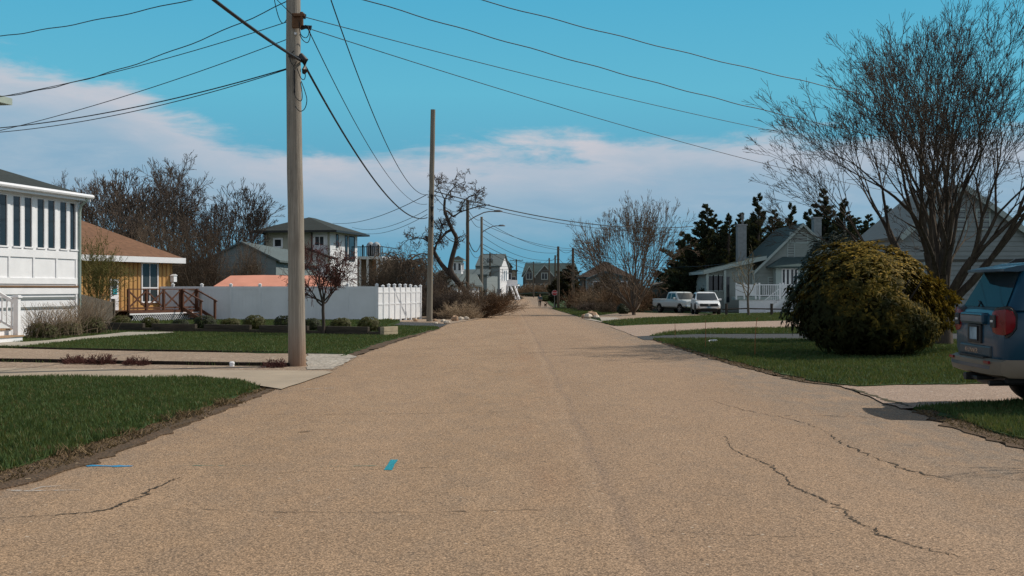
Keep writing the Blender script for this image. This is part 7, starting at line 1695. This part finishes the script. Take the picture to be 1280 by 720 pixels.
# landscape edging along the gravel
ed = MB(); pts = [G(*p) for p in ((-120, 450), (-60, 451), (0, 452.5), (60, 453.5), (130, 455), (200, 456), (280, 457.2), (340, 458), (366, 458.4))]
ed.loft([[(x - 0, y - .035, g(y)), (x, y - .03, g(y) + .075 + rnd.uniform(-.015, .01)), (x, y + .03, g(y) + .075), (x, y + .035, g(y))] for x, y in pts]); tag(ed.build('garden_edging', M_MULCH), 'black landscape edging line across the gravel left of the near pole', 'garden edging')
ed = MB(); pts = [G(*p) for p in ((-120, 432), (0, 435.2), (60, 436.8), (130, 438.3), (200, 439.6), (280, 440.8), (360, 441.8))]
ed.loft([[(x, y - .03, g(y)), (x, y - .025, g(y) + .05), (x, y + .025, g(y) + .05), (x, y + .03, g(y))] for x, y in pts]); tag(ed.build('garden_edging', M_MULCH), 'black landscape edging line along the front of the left lawn', 'garden edging')
# grass tufts at the edging
tp = []
rg = np.random.default_rng(5)
for _ in range(900):
    t = rg.uniform(0, 1); px = -100 + 460 * t; py = 451 + 7.3 * t
    if math.sin(px * .06) + math.sin(px * .023 + 1) < -.1: continue
    x, y = G(px, py); y += rg.normal(0, .05); tp.append((x, y))
P = np.array(tp); m_ = len(P); a = rg.uniform(0, 6.28, m_); hh = rg.uniform(.03, .11, m_)
b0 = np.stack([P[:, 0], P[:, 1], np.interp(P[:, 1], GYS, GZS)], 1); s = np.stack([np.cos(a), np.sin(a), 0 * a], 1) * .012
V = np.stack([b0 - s, b0 + s, b0 + np.stack([rg.normal(0, .03, m_), rg.normal(0, .03, m_), hh], 1)], 1).reshape(-1, 3)
tag(link('grass', np_mesh('grass', V, None, np.arange(m_ * 3).reshape(-1, 3)), M_GRASS), 'grass tufts along the black edging', 'grass', None, 'stuff')
# stop sign and street signs
M_SIGNRED = mk('sign_red', (.42, .03, .03), .5, .1, 4); Y = 145.0
st = thing('stop_sign', 'red octagonal stop sign on a post before the dark juniper', 'sign', (X_(693.3, Y), Y, g(Y)), 0)
MB().tube([(0, .03, -.2), (0, .03, Z_(362.5, Y) - g(Y))], .035, 6).build('post', M_GREYMETAL, st); zc2 = Z_(366, Y) - g(Y)
oc = lambda r_, y_, zc2=zc2: [(r_ * math.cos(R(22.5 + 45 * k)), y_, zc2 + r_ * math.sin(R(22.5 + 45 * k))) for k in range(8)]
fo = MB().prism(oc(.35, 0), (0, -.012, 0)).build('border', M_WHITE, st); MB().prism(oc(.325, -.013), (0, -.006, 0)).build('face', M_SIGNRED, fo)
def text(body, size, mat, par, loc, rot, ex=.002):
    c_ = bpy.data.curves.new('t', 'FONT'); c_.body = body; c_.size = size; c_.extrude = ex; c_.align_x = 'CENTER'; c_.align_y = 'CENTER'
    o_ = bpy.data.objects.new('t', c_); COL.objects.link(o_); bpy.context.view_layer.update(); me = bpy.data.meshes.new_from_object(o_.evaluated_get(bpy.context.evaluated_depsgraph_get())); bpy.data.objects.remove(o_)
    l_ = link('lettering', me, mat, par); l_.location = loc; l_.rotation_euler = rot; return l_
text('STOP', .25, M_WHITE, fo, (0, -.022, zc2), (R(90), 0, 0))
Y = 140.0; st = thing('road_sign', 'grey sign on a thin post seen from behind on the left verge', 'sign', (X_(624, Y), Y, g(Y)), R(15))
MB().tube([(0, .03, -.2), (0, .03, Z_(361.5, Y) - g(Y))], .035, 6).build('post', M_GREYMETAL, st); MB().box(-.28, .28, -.012, 0, Z_(366, Y) - g(Y), Z_(361, Y) - g(Y)).build('panel', M_GREYMETAL, st, bevel=.003)
Y = 160.0; st = thing('road_sign', 'small pale sign on a short post below the dark juniper', 'sign', (X_(706.5, Y), Y, g(Y)), 0)
MB().tube([(0, .03, -.2), (0, .03, 1.6)], .035, 6).build('post', M_GREYMETAL, st); MB().box(-.18, .18, -.012, 0, .9, 1.6).build('panel', M_PALETIMBER, st)

# ------------------------------------------------------------------ marks on the road
def strip(name, pts, w_, dz, mat, kind='structure', jit=.3, sub=6, wob=0.0, taper=True):
    if 'crack' in name: jit, sub, wob = .75, 9, wob * 1.5
    q = random.Random(len(pts) * 7 + int(pts[0][0])); P = [Vector((*G(*p), 0)) for p in pts]; fine = []
    for i in range(len(P) - 1):
        for k in range(sub): fine.append(P[i].lerp(P[i + 1], k / sub) + Vector((q.gauss(0, wob), q.gauss(0, wob), 0)))
    fine.append(P[-1]); vs = []; n = len(fine)
    for i, p in enumerate(fine):
        d = (fine[min(i + 1, n - 1)] - fine[max(i - 1, 0)]); d.z = 0; nrm = Vector((-d.y, d.x, 0)).normalized()
        ww = w_ / 2 * (1 + q.uniform(-jit, jit)) * (min(1, .25 + 4 * min(i, n - 1 - i) / n) if taper else 1)
        z = g(p.y) + dz; vs += [(p.x + nrm.x * ww, p.y + nrm.y * ww, z), (p.x - nrm.x * ww, p.y - nrm.y * ww, z)]
    me = bpy.data.meshes.new(name); me.from_pydata(vs, [], [(2 * i, 2 * i + 1, 2 * i + 3, 2 * i + 2) for i in range(n - 1)]); me.update()
    o = link(name, me, mat); 
    if kind: o['kind'] = kind
    return o
def worn(name, c, cover=.5, scale=25, under=(.30, .2, .13)):
    m, nt, b, co, out = base(name, .8, .2); n = nt.noise(co, scale, 4, .7); n2 = nt.noise(co, 3, 3, .6); st = nt.bw(nt.vor(co, 85))
    f = nt.ramp(nt.math('ADD', nt.math('MULTIPLY', n, .6), nt.math('MULTIPLY', n2, .4)), .5 - cover * .25, .68 - cover * .25)
    f = nt.math('MULTIPLY', f, nt.ramp(st, .1, .9, .75, 1.0))
    tr = nt.new('ShaderNodeBsdfTransparent'); mx = nt.new('ShaderNodeMixShader'); nt.put(mx.inputs[0], f); nt.l.new(tr.outputs[0], mx.inputs[1]); nt.l.new(b.outputs[0], mx.inputs[2]); nt.l.new(mx.outputs[0], out.inputs[0])
    nt.put(b.inputs['Base Color'], nt.mix(st, tuple(x * .7 for x in c), tuple(min(1, x * 1.2) for x in c))); return m
M_CRACK = worn('road_crack', (.04, .03, .02), .85, 10); M_CRACKF = worn('faint_crack', (.075, .055, .04), .35, 7)
M_BLUEM = worn('blue_marking', (.03, .25, .46), 1.6, 30); M_TEALM = worn('teal_marking', (.02, .26, .33), 1.9, 30); M_FAINTM = worn('faint_teal_marking', (.05, .19, .15), .25, 14); M_CHALK = worn('chalk_marking', (.5, .46, .42), .35, 14)
strip('road_crack', [(907, 545), (912, 558), (925, 566), (943, 574), (962, 581), (970, 589), (984, 597), (988, 606), (1004, 614), (1028, 625), (1045, 632), (1060, 644), (1068, 653), (1090, 660), (1096, 668), (1118, 676), (1150, 685), (1180, 692), (1215, 700)], .014, .004, M_CRACK, wob=.010)
strip('road_crack', [(1035, 541), (1048, 552), (1072, 563), (1098, 574), (1130, 586), (1160, 594), (1200, 602)], .018, .004, M_CRACK, wob=.012)
strip('road_crack', [(890, 500), (905, 506), (935, 514), (975, 521), (1010, 530), (1035, 541)], .02, .004, M_CRACKF, wob=.012)
strip('road_crack', [(0, 648), (60, 645), (120, 640), (140, 636), (150, 631), (175, 622), (190, 612), (215, 601), (228, 596)], .02, .004, M_CRACK, wob=.010)
strip('road_crack', [(145, 633), (200, 635), (260, 637), (340, 640), (450, 641), (560, 640), (640, 638), (720, 636)], .014, .004, M_CRACKF, wob=.008)
strip('road_crack', [(170, 592), (300, 592), (400, 590), (480, 586), (640, 583)], .010, .004, M_CRACKF, wob=.006)
strip('road_crack', [(250, 520), (330, 518), (420, 518), (520, 517), (640, 515), (760, 513)], .014, .004, M_CRACKF, wob=.008)
strip('road_crack', [(800, 662), (840, 665), (900, 668), (980, 671), (1060, 672)], .012, .004, M_CRACKF, wob=.006)
strip('road_crack', [(1060, 486), (1085, 494), (1110, 502), (1140, 510)], .07, .021, worn('dirt_seam', (.07, .06, .03), 1.2, 8), wob=.015)
strip('road_crack', [(960, 521), (1010, 519), (1060, 521), (1100, 522)], .03, .004, M_CRACKF, wob=.012)
strip('road_marking', [(103, 582.5), (120, 582.5), (140, 583), (166, 583)], .085, .004, M_BLUEM, sub=4, jit=.5)
strip('road_marking', [(485, 588), (489, 581), (493, 575)], .062, .004, M_TEALM, sub=3, jit=.12, taper=False)
strip('road_marking', [(225, 582), (260, 582.3), (310, 582.5)], .03, .004, M_FAINTM); strip('road_marking', [(400, 584), (440, 583), (482, 582.5)], .03, .004, M_FAINTM)
strip('road_marking', [(8, 613), (30, 614), (60, 613.5), (100, 613)], .05, .004, M_CHALK); strip('road_marking', [(35, 614), (52, 609), (76, 607.5)], .03, .004, M_CHALK)
strip('road_marking', [(378, 486.5), (400, 485.5), (420, 485)], .06, .004, M_CHALK)
# dead leaves and grit along the edge
mm = MB(); x, y = G(381, 540)
mm.add([(-.08, 0, .004), (-.03, -.03, .014), (.05, -.01, .016), (.08, .02, .004), (.02, .05, .01)], [(0, 1, 4), (1, 2, 4), (2, 3, 4)]); small('dead_leaf', 'dry brown leaf lying on the left half of the road', 'leaf', 381, 540, mm, mk('dead_leaf_brown', (.06, .035, .02), .9, .3, 9))
